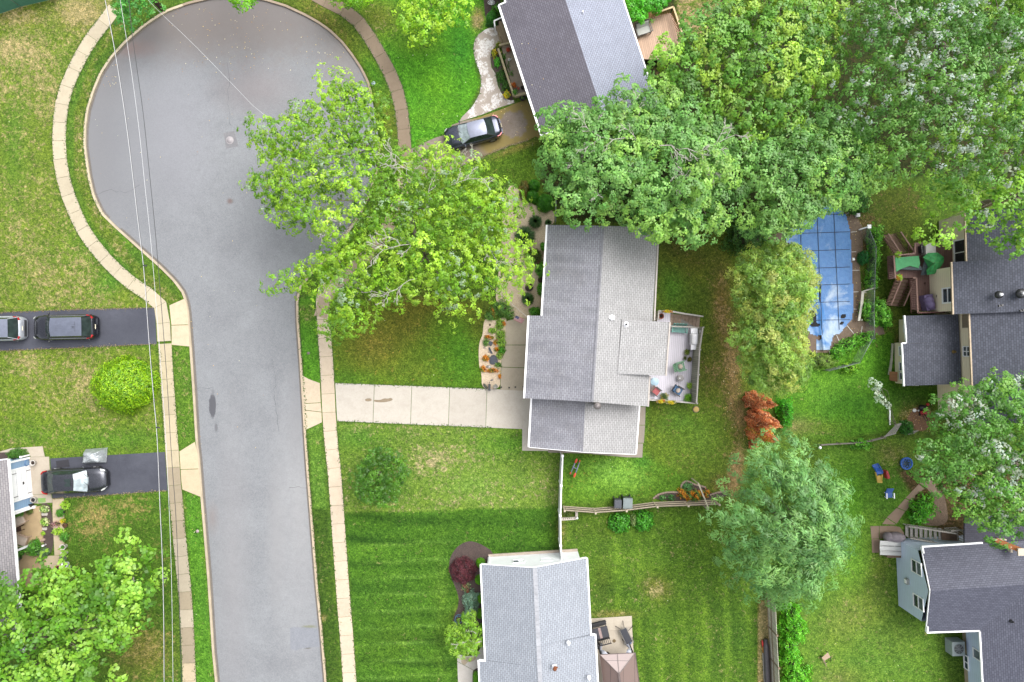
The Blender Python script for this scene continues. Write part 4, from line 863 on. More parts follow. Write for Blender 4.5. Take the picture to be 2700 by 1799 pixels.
# ---- main house
def main_house():
    r=root('split_level_house',P('g',1000,900),'grey-roofed house with timber deck at the end of the concrete driveway','house')
    ze,zr=4.2,5.95
    A0,A1=P('g',640,-213,4.55),P('g',600,608,4.55);B0,B1=P('g',510,608,ze),P('g',480,1176,ze)
    A0=P('o',1258,517,4.55)
    T0,T1=P('o',1387,519,zr),P('g',945,1203,zr);Tm=T0.lerp(T1,.575)
    R0,R1=P('o',1512,523,4.4),P('g',1325,1234,4.4)
    Rx=P('g',1367,642,4.4)
    pn=(T0-A0).cross(A1-A0);B0,B1=WP('g',510,608,A0,pn),WP('g',480,1176,A0,pn);pT=WP('g',945,1203,A0,pn)
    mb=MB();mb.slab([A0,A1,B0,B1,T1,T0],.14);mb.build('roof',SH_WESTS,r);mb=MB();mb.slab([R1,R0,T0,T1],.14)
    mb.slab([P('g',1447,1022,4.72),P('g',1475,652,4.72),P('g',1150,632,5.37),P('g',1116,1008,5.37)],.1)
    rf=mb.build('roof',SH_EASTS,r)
    cap=MB();cap.beam(T0+Vector((0,0,.012)),T1+Vector((0,0,.012)),.13,.03);cp=cap.build('ridge_cap',pm('cap_shingles',C(150,150,156),.8,.2,3),None);cp.parent=rf
    for v in cp.data.vertices:v.co-=Vector(r.location)
    w=MB();gable_block(w,A0,A1,R0,R0.lerp(R1,.57),T0,Tm);gable_block(w,B0+Vector((0,0,0)),B1,R0.lerp(R1,.57),R1,Tm,T1)
    e=[P('g',1115,690,4.5),P('g',1430,690,4.5),P('g',1408,990,4.5),P('g',1090,975,4.5)];w.prism(e,-.1,4.6)
    w.build('wall',TANS,r)
    mb=MB();gutter(mb,A0+Vector((-.05,0,0)),A1+Vector((-.05,0,0)));gutter(mb,B0+Vector((-.05,0,0)),B1+Vector((-.05,0,0)));mb.build('gutter',WHITE,r)
    mb=MB();gutter(mb,R0+Vector((.06,0,0)),Rx+Vector((.06,0,0)),w=.1);gutter(mb,R1+Vector((.06,0,0)),P('g',1336,1024,4.4)+Vector((.06,0,0)),w=.1)
    gutter(mb,P('g',1475,652,4.78)+Vector((.06,0,0)),P('g',1447,1022,4.78)+Vector((.06,0,0)),w=.1);mb.build('gutter',pm('brown_stained_gutter',C(210,200,190),.5,.2,8),r)
    L0,L1,X0,X1,Q0,Q1=P('g',531,1160,2.8),P('g',512,1512,2.8),P('g',1268,1200,2.8),P('g',1242,1562,2.8),P('g',897,1180,4.15),P('g',880,1546,4.15)
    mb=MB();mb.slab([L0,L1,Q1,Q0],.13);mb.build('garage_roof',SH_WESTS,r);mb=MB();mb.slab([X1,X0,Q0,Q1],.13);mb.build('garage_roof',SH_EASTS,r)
    w=MB();gable_block(w,L0,L1,X0,X1,Q0,Q1,end=.16);w.build('garage_wall',TANS,r)
    mb=MB();gutter(mb,L0+Vector((-.06,0,0)),L1+Vector((-.06,0,0)));gutter(mb,X0+Vector((.06,0,0)),X1+Vector((.06,0,0)),w=.09);mb.beam(L1+Vector((0,-.03,-.08)),Q1+Vector((0,-.03,-.08)),.04,.15);mb.beam(X1+Vector((0,-.03,-.08)),Q1+Vector((0,-.03,-.08)),.04,.15);mb.build('garage_trim',WHITE,r)
    b=P('g',962,1215,4.5);mb=MB();mb.lathe(b,[(.16,-.9),(.16,1.35),(.2,1.36)],16);mb.slot=1;mb.lathe(b,[(.24,1.4),(.26,1.46),(.19,1.56),(.05,1.62)],16);mb.build('metal_flue',[GALV,pm('flue_cap',C(150,142,140),.45,.2,6,metal=.4)],r)
    b=P('g',1083,622,5.75);mb=MB();mb.prism([b+Vector((-.2,-.05,0)),b+Vector((-.05,-.18,0)),b+Vector((.18,-.12,0)),b+Vector((.2,.12,0)),b+Vector((0,.22,0)),b+Vector((-.2,.12,0))],5.3,5.68);mb.lathe(b,[(.09,-.1),(.09,.14),(.06,.14)],12);mb.build('vent_pipe',WHITE,r)
    pipe_vent(r,'g',1178,668,5.3,.07,.25,BLACKM,True,skm=WHITE)
    ax=(B1-B0);ax.z=0;ax.normalize();n=Vector((-abs(ax.y),ax.x*(1 if ax.x<0 else 1),0));n=Vector((ax.y,-ax.x,0));n=n if n.x<0 else-n
    for t,z in((.25,3.0),(.6,3.0)):
        c=B0.lerp(B1,t)-n*.38;c.z=z;window(r,c,ax,n,1.3,1.1,'v')
    for t in(.2,.55,.85):
        c=A0.lerp(A1,t)-n*.38;c.z=2.6;window(r,c,ax,n,1.2,1.2,'h')
    c=L0.lerp(L1,.5)-n*.38;c.z=1.08;g=MB();g.box(c+n*.02,(.05,2.6,2.15),math.atan2(ax.y,ax.x)-math.pi/2)
    for q in(-.55,0,.55):g.box(c+n*.03+Vector((0,0,q)),(.04,2.6,.03),math.atan2(ax.y,ax.x)-math.pi/2)
    g.build('garage_door',WHITE,r)
    return r
main_house()
def north_house():
    r=root('ranch_house',P('c',700,300),'charcoal ribbed-roof house at the top of the picture','house')
    ze,zr=2.85,4.45
    L0,L1=P('c',302,38,ze),P('c',596,936,ze);T1=P('c',985,725,zr);T0=T1+(L0-L1);R1=P('c',1392,720,ze);R0=R1+(L0-L1)*1.0
    Tm=P('c',757,0,zr);
    d=(L1-L0).normalized();e=P('c',1297,432,ze);f=P('c',1152,0,ze)
    R1=e+(e-f).normalized()*(L1-L0).length*.34;R0=R1+(L0-L1)
    T1=(L1+R1)/2;T1.z=zr;T0=(L0+R0)/2;T0.z=zr
    off=Vector((P('c',760,0,zr).x-T0.lerp(T1,.27).x,0,0))*0
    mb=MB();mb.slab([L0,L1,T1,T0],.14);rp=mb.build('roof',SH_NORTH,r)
    mb=MB();mb.slab([R1,R0,T0,T1],.14);mb.build('roof',shingle_mat('painted_sheen_shingles',C(168,174,192),C(158,164,182),C(180,186,204),.2,row=.15,wid=.3,blot=.15),r)  # same roof in a lighter colour, painting the sky sheen on this slope
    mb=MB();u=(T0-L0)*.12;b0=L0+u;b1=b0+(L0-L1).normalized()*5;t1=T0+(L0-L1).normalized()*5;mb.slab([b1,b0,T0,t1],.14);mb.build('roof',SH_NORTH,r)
    w=MB();gable_block(w,L0,L1,R0,R1,T0,T1,side=.6);gable_block(w,b1,b0,R0+(L0-L1).normalized()*5,R0,t1,T0,side=.6);w.build('wall',siding_mat('pale_siding',C(212,206,196)),r)
    mb=MB();gutter(mb,L0,L1,w=.17,h=.14);mb.beam(L0,L0.lerp(T0,.12),.1,.14);gutter(mb,b0,b1,w=.14);mb.build('gutter',WHITE,r)
    mb=MB();gutter(mb,R0,R1,w=.12);mb.beam(L1,T1,.06,.16);mb.build('gutter',WHITE,r)
    b=P('c',878,92,4.0);mb=MB();mb.lathe(b,[(.12,-.2),(.1,.05),(.05,.1),(.05,.3)],12);mb.box(b+Vector((0,.12,.02)),(.12,.3,.02));mb.build('vent_pipe',WHITE,r)
    n=Vector((d.y,-d.x,0));n=n if n.x<0 else-n
    for t in(.45,.7):c=L0.lerp(L1,t)-n*.58;c.z=1.6;window(r,c,d,n,1.4,1.2,'v')
    mb=MB();mb.prism(PS('z1',[(420,610),(535,595),(790,1300),(620,1340),(600,1290)],.3),-.1,.3);mb.build('porch',pm('porch_concrete',C(176,160,140),.8,.15,3),r)
    mb=MB();mb.prism(PS('z1',[(395,300),(450,310),(545,600),(470,612),(400,480)],.2),-.1,.32);mb.prism(PS('z1',[(350,360),(395,350),(475,605),(420,612)],.16),-.1,.16);mb.build('porch_step',board_mat('old_timber',C(170,150,120),.15,'X',.05,.2,rot=math.radians(-18)),r)
    mb=MB();mb.beam(P('z1',385,680,.4),P('z1',600,1330,.4),.13,.35);mb.beam(P('z1',400,635,.4),P('z1',545,600,.4),.14,.35);mb.beam(P('z1',610,1330,.4),P('z1',780,1290,.4),.18,.35);mb.build('porch_wall',pm('tan_block',C(205,188,152),.8,.15,4),r)
    mb=MB();a,b_,c=P('z1',445,238,1.1),P('z1',328,290,1.1),P('z1',340,362,1.0);mb.beam(a,b_,.09,.06);mb.beam(b_,c,.09,.06)
    for q in(a,b_,c):mb.beam(q,(q.x,q.y,0),.07,.07,(0,1,0))
    mb.build('hand_rail',WHITE,r)
    z=.9;fl=PS('z6',[(0,400),(390,290),(690,215),(800,420),(900,700),(700,1000),(130,1000)],z)
    mb=MB();mb.prism(fl,z-.12,z);dk=mb.build('deck',board_mat('pine_decking',C(226,190,162),.14,'X',.07,.12,rot=math.radians(-12)),r)
    mb=MB();zt=z+.95;A,B_,D=P('z6',400,235,zt),P('z6',738,118,zt),P('z6',860,480,zt);Z0=P('z6',0,420,zt)
    mb.beam(P('z6',465,212,zt),B_,.12,.05);mb.beam(B_,D,.12,.05);mb.beam(D,D+(D-B_)*.4,.12,.05)
    mb.build('deck_rail',pm('yellow_pine',C(232,205,158),.7,.12,5),r)
    mb=MB()
    for p0,p1 in((P('z6',395,232,zt),B_),(B_,D+(D-B_)*.4)):
        L=(p1-p0).length;m=int(L/.14)
        for i in range(m+1):
            q=p0.lerp(p1,i/m);mb.beam(q-Vector((0,0,.03)),(q.x,q.y,z-.1),.045,.045,(0,1,0))
    mb.build('baluster_rail',pm('orange_pine',C(190,140,80),.7,.15,5),r)
    mb=MB()
    for i in range(7):
        q=P('z6',250+i*28,345-i*8,z-.1-.02*i);mb.box(q,(.12,.9,.05),.3)
    mb.build('deck_stair',pm('orange_pine',C(190,140,80)),r)
    return r
north_house()
def south_house():
    r=root('white_gable_house',P('k',560,1300),'pale grey roofed house with bright white gable wall and two small windows','house')
    ze,zr=2.65,4.1
    A0,A1=P('k',181,758,ze),P('k',212,1418,ze);T0=P('k',537,781,zr);R0,R1=P('k',904,713,ze),P('k',931,1240,ze)
    dL=(A1-A0).normalized();B0=P('k',166,1416,ze-.15);B1=B0+dL*9;T1=T0+dL*16.5;S0=P('k',962,1238,ze-.1);S1=S0+(R1-R0).normalized()*11
    A1b=A0+dL*16.5;R1b=R0+dL*16.5
    mb=MB();mb.slab([A0,A1,T0.lerp(T1,(A1-A0).length/16.5),T0],.13);mb.slab([B0,B1,T1+dL*.2,T0.lerp(T1,(A1-A0).length/16.5)],.13)
    tr=T0.lerp(T1,(R1-R0).length/16.5);mb.slab([R1,R0,T0,tr],.13);mb.slab([S1,S0,tr,T1+dL*.4],.13);rf=mb.build('roof',SH_SOUTH,r)
    mb=MB();n_=54
    for i in range(n_):
        q=T0.lerp(T1,(i+.5)/n_)+Vector((.12,0,.02));mb.box(q,(.3,.29,.03),math.atan2(dL.y,dL.x)+math.pi/2)
    c=mb.build('ridge_cap',pm('ridge_shingle',C(188,190,196),.8,.2,2),None);c.parent=rf
    for v in c.data.vertices:v.co-=Vector(r.location)
    w=MB();gable_block(w,A0,A1b,R0,R1b,T0,T1,side=.38,end=.28);w.build('wall',WHS,r)
    mb=MB();gutter(mb,A0+Vector((-.06,0,0)),A1+Vector((-.06,0,0)),w=.11);gutter(mb,B0+Vector((-.06,0,0)),B1+Vector((-.06,0,0)),w=.11);mb.beam(A1,B0,.12,.12)
    gutter(mb,R0+Vector((.06,0,0)),R1+Vector((.06,0,0)),w=.11);gutter(mb,S0+Vector((.06,0,0)),S1+Vector((.06,0,0)),w=.11);mb.beam(R1,S0,.12,.12);mb.build('gutter',WHITE,r)
    mb=MB();up=Vector((0,.03,-.09));mb.beam(A0+up,T0+up,.05,.17);mb.beam(R0+up,T0+up,.05,.17);mb.build('fascia',WHITE,r)
    n=-dL;u=Vector((-n.y,n.x,0));p0=A0+dL*.28
    for x0,x1,y0,y1 in((400,476,722,759),(593,669,712,749)):
        c=WP('k',(x0+x1)/2,(y0+y1)/2,p0,n);window(r,c+n*.03,u,n,.9,.75,'',.06,glass=pm('dim_glass',C(120,130,136),.5))
    mb=MB();a=P('k',222,705,0);
    for sx in(P('k',238,700),):mb.beam((sx.x,sx.y+.02,0),(sx.x,sx.y+.02,2.4),.09,.09,(0,1,0))
    mb.build('downspout',WHITE,r)
    mb=MB();a=A0+dL*.28;b_=R0+dL*.28;d=(b_-a);d.z=0;d.normalize();q=Vector((a.x,a.y,0))+d*.4+n*.1;q2=Vector((b_.x,b_.y,0))-d*.4+n*.1;mb.beam(q+Vector((0,0,.06)),q2+Vector((0,0,.06)),.18,.14);mb.build('plinth',pm('plinth_stone',C(196,180,164),.8,.15,3),r)
    pipe_vent(r,'k',780,1300,3.6,.05,.3);pipe_vent(r,'k',922,1538,3.2,.05,.3)
    b=P('k',685,1462,4.0);mb=MB();mb.box(b,(.3,.3,.02));mb.slot=1;mb.lathe(b+Vector((0,.0,0)),[(.06,0),(.06,.25),(.14,.28),(.15,.36),(.08,.42)],12);mb.ball(b+Vector((.05,.14,.4)),(.16,.09,.09));mb.beam(b+Vector((-.1,.1,.42)),b+Vector((.16,.2,.5)),.05,.04);mb.build('roof_vent',[WHITE,pm('rusty_copper',C(168,100,62),.5,.3,8,metal=.4)],r)
    return r
south_house()
def west_house():
    r=root('blue_garage_house',P('m',100,700),'blue-sided house with white garage door at the left edge','house')
    z=2.75;E0,E1=P('m',98,150,z),P('m',215,1620,z);d=(E1-E0).normalized();n=Vector((-d.y,d.x,0));n=n if n.x>0 else-n
    E1=E0+d*14;T0,T1=E0-n*4.6+Vector((0,0,1.5)),E1-n*4.6+Vector((0,0,1.5));W0,W1=E0-n*9.2,E1-n*9.2
    mb=MB();mb.slab([E1,E0,T0,T1],.13);mb.slab([W0,W1,T1,T0],.13);mb.build('roof',SH_WEST,r)
    mb=MB();gutter(mb,E0+n*.05,E1+n*.05,w=.13);mb.beam(E0,T0,.06,.15);mb.build('gutter',WHITE,r)
    gp=P('m',385,245);g=Vector((gp.x,gp.y,0));gw=(g-Vector((E0.x,E0.y,0))).dot(n)
    s_=lambda t,k:Vector((E0.x,E0.y,0))+d*t+n*k
    tt=lambda p:(p-Vector((E0.x,E0.y,0))).dot(d)
    tg1=tt(P('m',445,760));mb=MB()
    mb.prism([s_(.28,gw),s_(tg1,gw),s_(tg1,-6),s_(.28,-6)],-.1,z-.1);mb.prism([s_(tg1-.01,gw-1.9),s_(13.6,gw-1.9),s_(13.6,-8.8),s_(tg1-.01,-8.8)],-.1,z-.08);mb.build('wall',BLUE_S,r)
    a,b_=tt(P('m',385,250)),tt(P('m',415,610));c=s_((a+b_)/2,gw+.03);rz=math.atan2(d.y,d.x)-math.pi/2
    mb=MB();W_=(b_-a);mb.box(c+Vector((0,0,1.05)),(.06,W_,2.1),rz);mb.slot=1
    for q in(.52,1.05,1.57):mb.box(c+n*.035+Vector((0,0,q)),(.012,W_-.1,.02),rz)
    mb.build('garage_door',[WHITE,pm('panel_groove',C(196,198,204))],r)
    mb=MB()
    for q in(.3,1.75):
        for e in(a+.22,b_-.22):mb.box(s_(e,gw+.08)+Vector((0,0,q)),(.02,.04,.42),rz)
    mb.box(s_((a+b_)/2,gw+.08)+Vector((0,0,.9)),(.03,.2,.12),rz);mb.build('hinge',BLACKM,r)
    mb=MB()
    for e in(a-.08,b_+.08):mb.box(s_(e,gw+.04)+Vector((0,0,1.1)),(.1,.13,2.2),rz)
    mb.box(s_((a+b_)/2,gw+.04)+Vector((0,0,2.19)),(.1,W_+.3,.13),rz);mb.box(s_(.28+.07,gw+.03)+Vector((0,0,1.3)),(.09,.14,2.6),rz);mb.box(s_(tg1-.07,gw+.03)+Vector((0,0,1.3)),(.09,.14,2.6),rz);mb.build('door_trim',WHITE,r)
    for fr,x,y in(('m',452,765),('m',430,1243)):
        q=P(fr,x,y);mb=MB();mb.beam((q.x,q.y,0),(q.x,q.y,z-.12),.13,.13,(0,1,0));mb.box((q.x,q.y,.12),(.2,.2,.24));mb.build('porch_column',WHITE,r)
    mb=MB();mb.prism([s_(tg1+.02,gw-1.9),s_(tg1+.02,gw+.6),s_(10.2,gw+.6),s_(10.2,gw-1.9)],-.1,.1);mb.build('porch_floor',pm('tan_porch_slab',C(198,172,132),.8,.12,2),r)
    for q in(.45,.75):
        pass
    L=s_(a-.9,gw+.12);mb=MB();mb.box(L+Vector((0,0,1.7)),(.14,.12,.22),rz);mb.build('wall_lamp',BLACKM,r)
    return r
west_house()
def east_house():
    r=root('cream_house',P('h',1500,700),'cream-sided house with slate roof beside the pool yard','house')
    z2=4.5;a0,a1=P('h',1336,238,z2),P('h',1347,598,z2);d=(a1-a0).normalized();n=Vector((-d.y,d.x,0));n=-n if n.x<0 else n
    t0,t1=a0+n*5.2+Vector((0,0,1.7)),a1+n*5.2+Vector((0,0,1.7))
    b0,b1=P('h',1457,593,z2),P('h',1480,1150,z2);b1=b0+(b1-b0)*1.35;u0,u1=b0+n*4.2+Vector((0,0,1.42)),b1+n*4.2+Vector((0,0,1.42))
    c0,c1=P('h',1432,20,4.0),P('h',1438,242,4.0);c0=c1+(c0-c1)*1.6;v0,v1=c0+n*4.6+Vector((0,0,1.4)),c1+n*4.6+Vector((0,0,1.4))
    mb=MB();mb.slab([a1,a0,t0,t1],.14);mb.slab([b1,b0,u0,u1],.14);mb.slab([c1,c0,v0,v1],.14)
    mb.slab([t1,t0,t0+n*5-Vector((0,0,1.6)),t1+n*5-Vector((0,0,1.6))],.14);mb.slab([u1,u0,u0+n*4-Vector((0,0,1.4)),u1+n*4-Vector((0,0,1.4))],.14);mb.build('roof',SH_EAST,r)
    e=P('h',1005,608,2.35),P('h',1377,598,3.0),P('h',1400,1078,3.0),P('h',1002,1092,2.35)
    mb=MB();st=P('h',1020,796,2.38);mb.slab([P('h',986,800,2.33),P('h',1002,1092,2.35),e[2],e[2].lerp(e[1],.6),P('h',1022,798,2.38)],.13);mb.slab([P('h',1022,797,2.38),e[2].lerp(e[1],.6),e[1],P('h',1005,609,2.35)],.13);mb.build('lean_to_roof',SH_EAST,r)
    mb=MB();mb.beam(P('h',1003,607,2.3),P('h',1018,796,2.3),.09,.16);mb.beam(P('h',1020,797,2.3),P('h',986,797,2.3),.09,.14);mb.beam(P('h',985,797,2.3),P('h',1000,1094,2.3),.09,.16);mb.build('lean_to_gutter',WHITE,r)
    mb=MB();gutter(mb,a0-n*.05,a1-n*.05,w=.1);gutter(mb,b0-n*.05,b1-n*.05,w=.1);gutter(mb,c0-n*.05,c1-n*.05,w=.1);mb.build('gutter',pm('tan_gutter',C(206,184,152),.5,.15,5),r)
    g=lambda p:Vector((p.x,p.y,0))
    w=MB();w.prism([g(a0)+n*.2+d*.3,g(a1)+n*.2-d*.25,g(a1)+n*9.8-d*.25,g(a0)+n*9.8+d*.3],-.1,z2-.02)
    w.prism([g(b0)+n*.3-d*.2,g(b1)+n*.3-d*.3,g(b1)+n*8-d*.3,g(b0)+n*8-d*.2],-.1,z2-.05)
    w.prism([g(c0)+n*.6,g(c1)+n*.6+d*.2,g(c1)+n*9+d*.2,g(c0)+n*9],-.1,3.9)
    lw0,lw1,lw2,lw3=P('h',950,640),P('h',932,792),P('h',935,1072),P('h',952,792)
    w.prism([P('h',968,635),P('h',968,792),P('h',935,796),P('h',942,1072),P('h',1380,1060),P('h',1370,640)],-.1,2.25);w.build('wall',CREAM,r)
    nw=-n;p0=g(a0)+n*.2
    c=WP('h',1306,468,p0,nw);window(r,c,d,nw,1.15,1.25,'h',.1)
    p1=g(b0)+n*.3;c=WP('h',1437,854,p1,nw);window(r,c,d,nw,.75,max(.5,.8),'hv',.06)
    c=WP('h',1432,645,p1,nw);mb=MB();mb.box(c+nw*.03,(.04,.95,.8),math.atan2(d.y,d.x)-math.pi/2);mb.build('shutter',pm('taupe_shutter',C(160,146,128)),r)
    for x,y,p,wd in((992,710,P('h',968,700),.55),(966,850,P('h',937,850),.75),(970,955,P('h',938,955),.7),(975,1020,P('h',940,1020),.6)):
        q=Vector((p.x,p.y,1.25));window(r,q,d,nw,wd,1.2,'h',.06)
    for y in(640,678,745):q=P('h',965,y);mb=MB();mb.beam((q.x-.22,q.y,1.0+(y-640)*.004),(q.x+.1,q.y,1.0+(y-640)*.004),.05,.12);mb.build('window_sill',WHITE,r)
    q=P('h',950,1078);mb=MB();mb.beam((q.x-.15,q.y,1.3),(q.x+.9,q.y-.02,1.3),.07,.12);mb.build('window_sill',WHITE,r)
    p=g(c1)+n*.58;q=Vector((p.x,p.y,2.9));window(r,Vector((p.x,p.y,2.6))-d*.9,d,nw,1.9,1.7,'v',.08,glass=glass_mat('dark_glass',(.012,.016,.016)))
    pipe_vent(r,'h',1661,463,5.8,.09,.25,WPL,True,skm=BLACKM);pipe_vent(r,'h',1812,455,6.1,.11,.25,GALV,True,skm=BLACKM)
    for fr,x,y,z in(('h',1668,538,5.7),('h',1815,572,6.0)):
        b=P(fr,x,y,z);mb=MB();mb.box(b,(.3,.13,.12),.2);mb.box(b+Vector((.05,.03,.07)),(.14,.1,.1),.2);mb.build('roof_vent',BLACKM,r)
    b=P('h',1346,857,2.95);mb=MB();mb.lathe(b,[(.14,-.1),(.12,.04),(.07,.06),(.07,.2)],12);mb.build('roof_vent',pm('brass_vent',C(128,104,52),.5,.3,9,metal=.3),r)
    return r
east_house()
def east_house_south():
    r=root('blue_grey_house',P('l',1400,1000),'blue-grey sided house with dark roof at the lower right corner','house')
    ze,zr=3.0,4.1
    A,B,T=P('l',1127,640,ze),P('l',1160,1222,ze),P('l',1188,940,zr)
    ax=(P('l',1545,612,ze)-A);ax.z=0;ax.normalize();Ae,Te=A+ax*9,T+ax*9
    V0=P('l',1530,1209,ze);ax2=(V0-B);ax2.z=0;ax2.normalize()
    W0,W1=V0,P('l',1549,1568,ze);dn=(W1-W0).normalized();W1=W0+dn*9;ea=Vector((-dn.y,dn.x,0));ea=ea if ea.x>0 else-ea
    hh=(T-B).length;ri=zr-ze;half=abs((T-B).dot(Vector((ax.y,-ax.x,0))))
    VT=T+ax*((V0-B).length+abs((T-B).dot(dn))*1.02)
    X1=W1+ea*5+Vector((0,0,ri*1.5));
    mb=MB();mb.slab([A,T,VT,VT+ax*3,Ae],.13);mb.slab([B,V0,VT,T],.13);mb.slab([W0,W1,W1+ea*5.2+Vector((0,0,ri*5.2/3.3)),VT+ea*1.9+Vector((0,0,ri*1.9/3.3))-dn*2.6,VT],.13)
    mb.slab([VT,VT+ea*1.9+Vector((0,0,ri*1.9/3.3))-dn*.6,VT+ea*6+Vector((0,0,.4))-dn*1.0,Te],.1) if False else None
    mb.build('roof',SH_EAST2,r)
    mb=MB();mb.slab([P('l',1420,430,2.7),P('l',1420,640,2.95),P('l',2000,660,2.95),P('l',2000,400,2.7)],.12);mb.build('porch_roof',shingle_mat('near_black_shingles',C(66,66,80),C(56,56,68),C(80,80,96),.1),r)
    mb=MB();gutter(mb,A+Vector((0,.05,0)),P('l',1545,613,ze)+Vector((0,.05,0)),w=.11);mb.beam(A,A.lerp(T,.14),.1,.16);gutter(mb,B+Vector((0,-.05,0)),V0+Vector((0,-.05,0)),w=.11);mb.beam(B,B.lerp(T,.14),.1,.16)
    gutter(mb,W0+Vector((-.05,0,0)),W1+Vector((-.05,0,0)),w=.1);mb.build('gutter',WHITE,r)
    mb=MB();o=Vector((-.03,0,-.09));mb.beam(A+o,T+o,.05,.1);mb.beam(B+o,T+o,.05,.1);mb.build('fascia',WHITE,r)
    a,b_=P('l',943,580),P('l',965,1040);n=Vector(((b_-a).y,-(b_-a).x,0)).normalized();n=n if n.x<0 else-n;u=(b_-a).normalized()
    w=MB();e1,e2=a-n*9,b_-n*9;m_=(a+b_)/2
    w.add([a+Vector((0,0,-.1)),b_+Vector((0,0,-.1)),b_+Vector((0,0,ze-.12)),m_+Vector((0,0,zr-.18)),a+Vector((0,0,ze-.12)),e1+Vector((0,0,-.1)),e2+Vector((0,0,-.1)),e2+Vector((0,0,ze-.12)),m_-n*9+Vector((0,0,zr-.18)),e1+Vector((0,0,ze-.12))],
          [(0,1,2,3,4),(9,8,7,6,5),(0,4,9,5),(1,6,7,2)])
    s0=P('l',1392,1150);s0.z=0;w.prism([s0,s0+dn*10,s0+dn*10+ea*6,s0+ea*6],.55,ze-.1);w.build('wall',GREYB,r)
    w=MB();w.prism([s0+ea*.08,s0+dn*10+ea*.08,s0+dn*10+ea*5.9,s0+ea*5.9],-.1,.56);w.build('foundation',pm('tan_foundation',C(188,172,142),.8,.15,3),r)
    for x,y in((1091,777),(1104,1017)):
        c=WP('l',x,y,a,n);window(r,c,u,n,.95,1.25,'h',.05,glass=GLASSG,lower=True)
    c=WP('l',1512,1380,s0,-ea);window(r,c,dn,-ea,.75,1.0,'',.06,glass=GLASSG)
    for x,y in((1395,1410),):q=s0+dn*((P('l',1395,1410)-s0).dot(dn));window(r,Vector((q.x,q.y,.5))-ea*.02,dn,-ea,1.1,.55,'v',.07)
    c=WP('l',1031,872,a,n);mb=MB();mb.box(c+n*.1,(.2,.4,.35),math.atan2(u.y,u.x)-math.pi/2);mb.slot=1;mb.box(c+n*.21,(.02,.28,.24),math.atan2(u.y,u.x)-math.pi/2);mb.build('meter_box',[pm('meter_grey',C(172,176,170)),WHITE],r)
    b=P('l',1745,1150,3.7);mb=MB();mb.lathe(b,[(.12,-.1),(.1,.03),(.05,.06),(.05,.22)],10);mb.build('vent_pipe',BLACKM,r)
    mb=MB();mb.beam(P('l',1630,588,3.2),P('l',1810,660,3.9),.35,.5);mb.slot=1;mb.beam(P('l',1618,583,3.3),P('l',1700,583,3.3),.08,.3);mb.box(P('l',1806,670,4.2),(.42,.5,.12));mb.box(P('l',1735,650,3.7),(.14,.42,.3));mb.build('stair_chimney',[pm('orange_cedar',C(186,112,52),.7,.2,5),pm('pale_trim',C(225,212,188))],r)
    return r
east_house_south()
# ---- fences
def panel_fence(label,pts,hgt,mat,cat='fence',name='board_fence',post=.1,rail_m=None,rails=(.25,.8),rail_side=1,th=.03,ph=.08,span=2.3,picket=None,group=None):
    pts=[Vector((p.x,p.y,0)) for p in pts];r=root(name,pts[0],label,cat,group);L=resample(pts,span)
    for i,q in enumerate(L):
        mb=MB();mb.beam((q.x,q.y,-.1),(q.x,q.y,hgt+ph),post,post,(0,1,0));mb.box((q.x,q.y,hgt+ph+.015),(post+.04,post+.04,.03));mb.build('post',rail_m or mat,r)
    for a,b_ in zip(L,L[1:]):
        d=(b_-a).normalized();nn=Vector((-d.y,d.x,0));mb=MB();ln=(b_-a).length;mb.M=None
        if picket:
            m=max(2,int(ln/picket[0]))
            for k in range(m):q=a.lerp(b_,(k+.5)/m);mb.beam((q.x,q.y,.04),(q.x,q.y,hgt-.02*(k%2)),picket[1],th,nn)
        else:mb.beam(a+Vector((0,0,hgt/2+.02)),b_+Vector((0,0,hgt/2+.02)),th,hgt-.06)
        mb.build('panel',mat,r);mb=MB()
        for t in rails:mb.beam(a+nn*rail_side*(th/2+.022)+Vector((0,0,hgt*t)),b_+nn*rail_side*(th/2+.022)+Vector((0,0,hgt*t)),.045,.09)
        mb.build('rail',rail_m or mat,r)
    return r
panel_fence('white vinyl fence running from the garage wing to the white gable',PS('k',[(728,-20),(720,150),(714,300),(712,450),(714,560),(722,690)]),1.8,WPL,rail_m=WHITE,rails=(.08,.96),name='vinyl_fence',post=.13,th=.05,span=2.2)
panel_fence('weathered picket fence with pale rails behind the two wheeled bins',PS('k',[(745,356),(935,372),(1150,357),(1360,330),(1580,322),(1800,314)]),1.4,pm('dark_picket',C(138,122,110),.85,.25,8),rail_m=pm('pale_rail',C(205,192,168),.8,.15,6),rails=(.1,.5,.93),rail_side=1,name='picket_fence',picket=(.12,.085),span=2.3,post=.1)
panel_fence('tall silver-grey board fence along the hedge at the bottom',PS('z5',[(228,20),(234,170),(243,400),(258,640),(268,896),(276,1100)]),1.8,board_mat('silver_fence_boards',C(184,178,162,.95),.15,'Y',.08,.2,.8,.35),rail_m=pm('brown_rail',C(150,130,105),.8,.2,6),rails=(.12,.5),rail_side=-1,name='board_fence',span=2.4)
r=root('rail_fence',P('h',430,1500),'low weathered rail fence with a white ball on its end post','fence')
pts=PS('h',[(432,1500),(560,1492),(660,1488),(780,1470),(870,1448)],.5)
for p in pts:mb=MB();mb.beam((p.x,p.y,0),(p.x,p.y,.6),.09,.09,(0,1,0));mb.build('post',BARK,r)
for a,b_ in zip(pts,pts[1:]):mb=MB();mb.beam(a,b_,.05,.13);mb.beam(a-Vector((0,0,.25)),b_-Vector((0,0,.25)),.05,.11);mb.build('rail',pm('grey_rail',C(150,142,134),.85,.2,6),r)
mb=MB();mb.ball(P('h',424,1517,.72),.12);mb.build('finial',WPL,r)
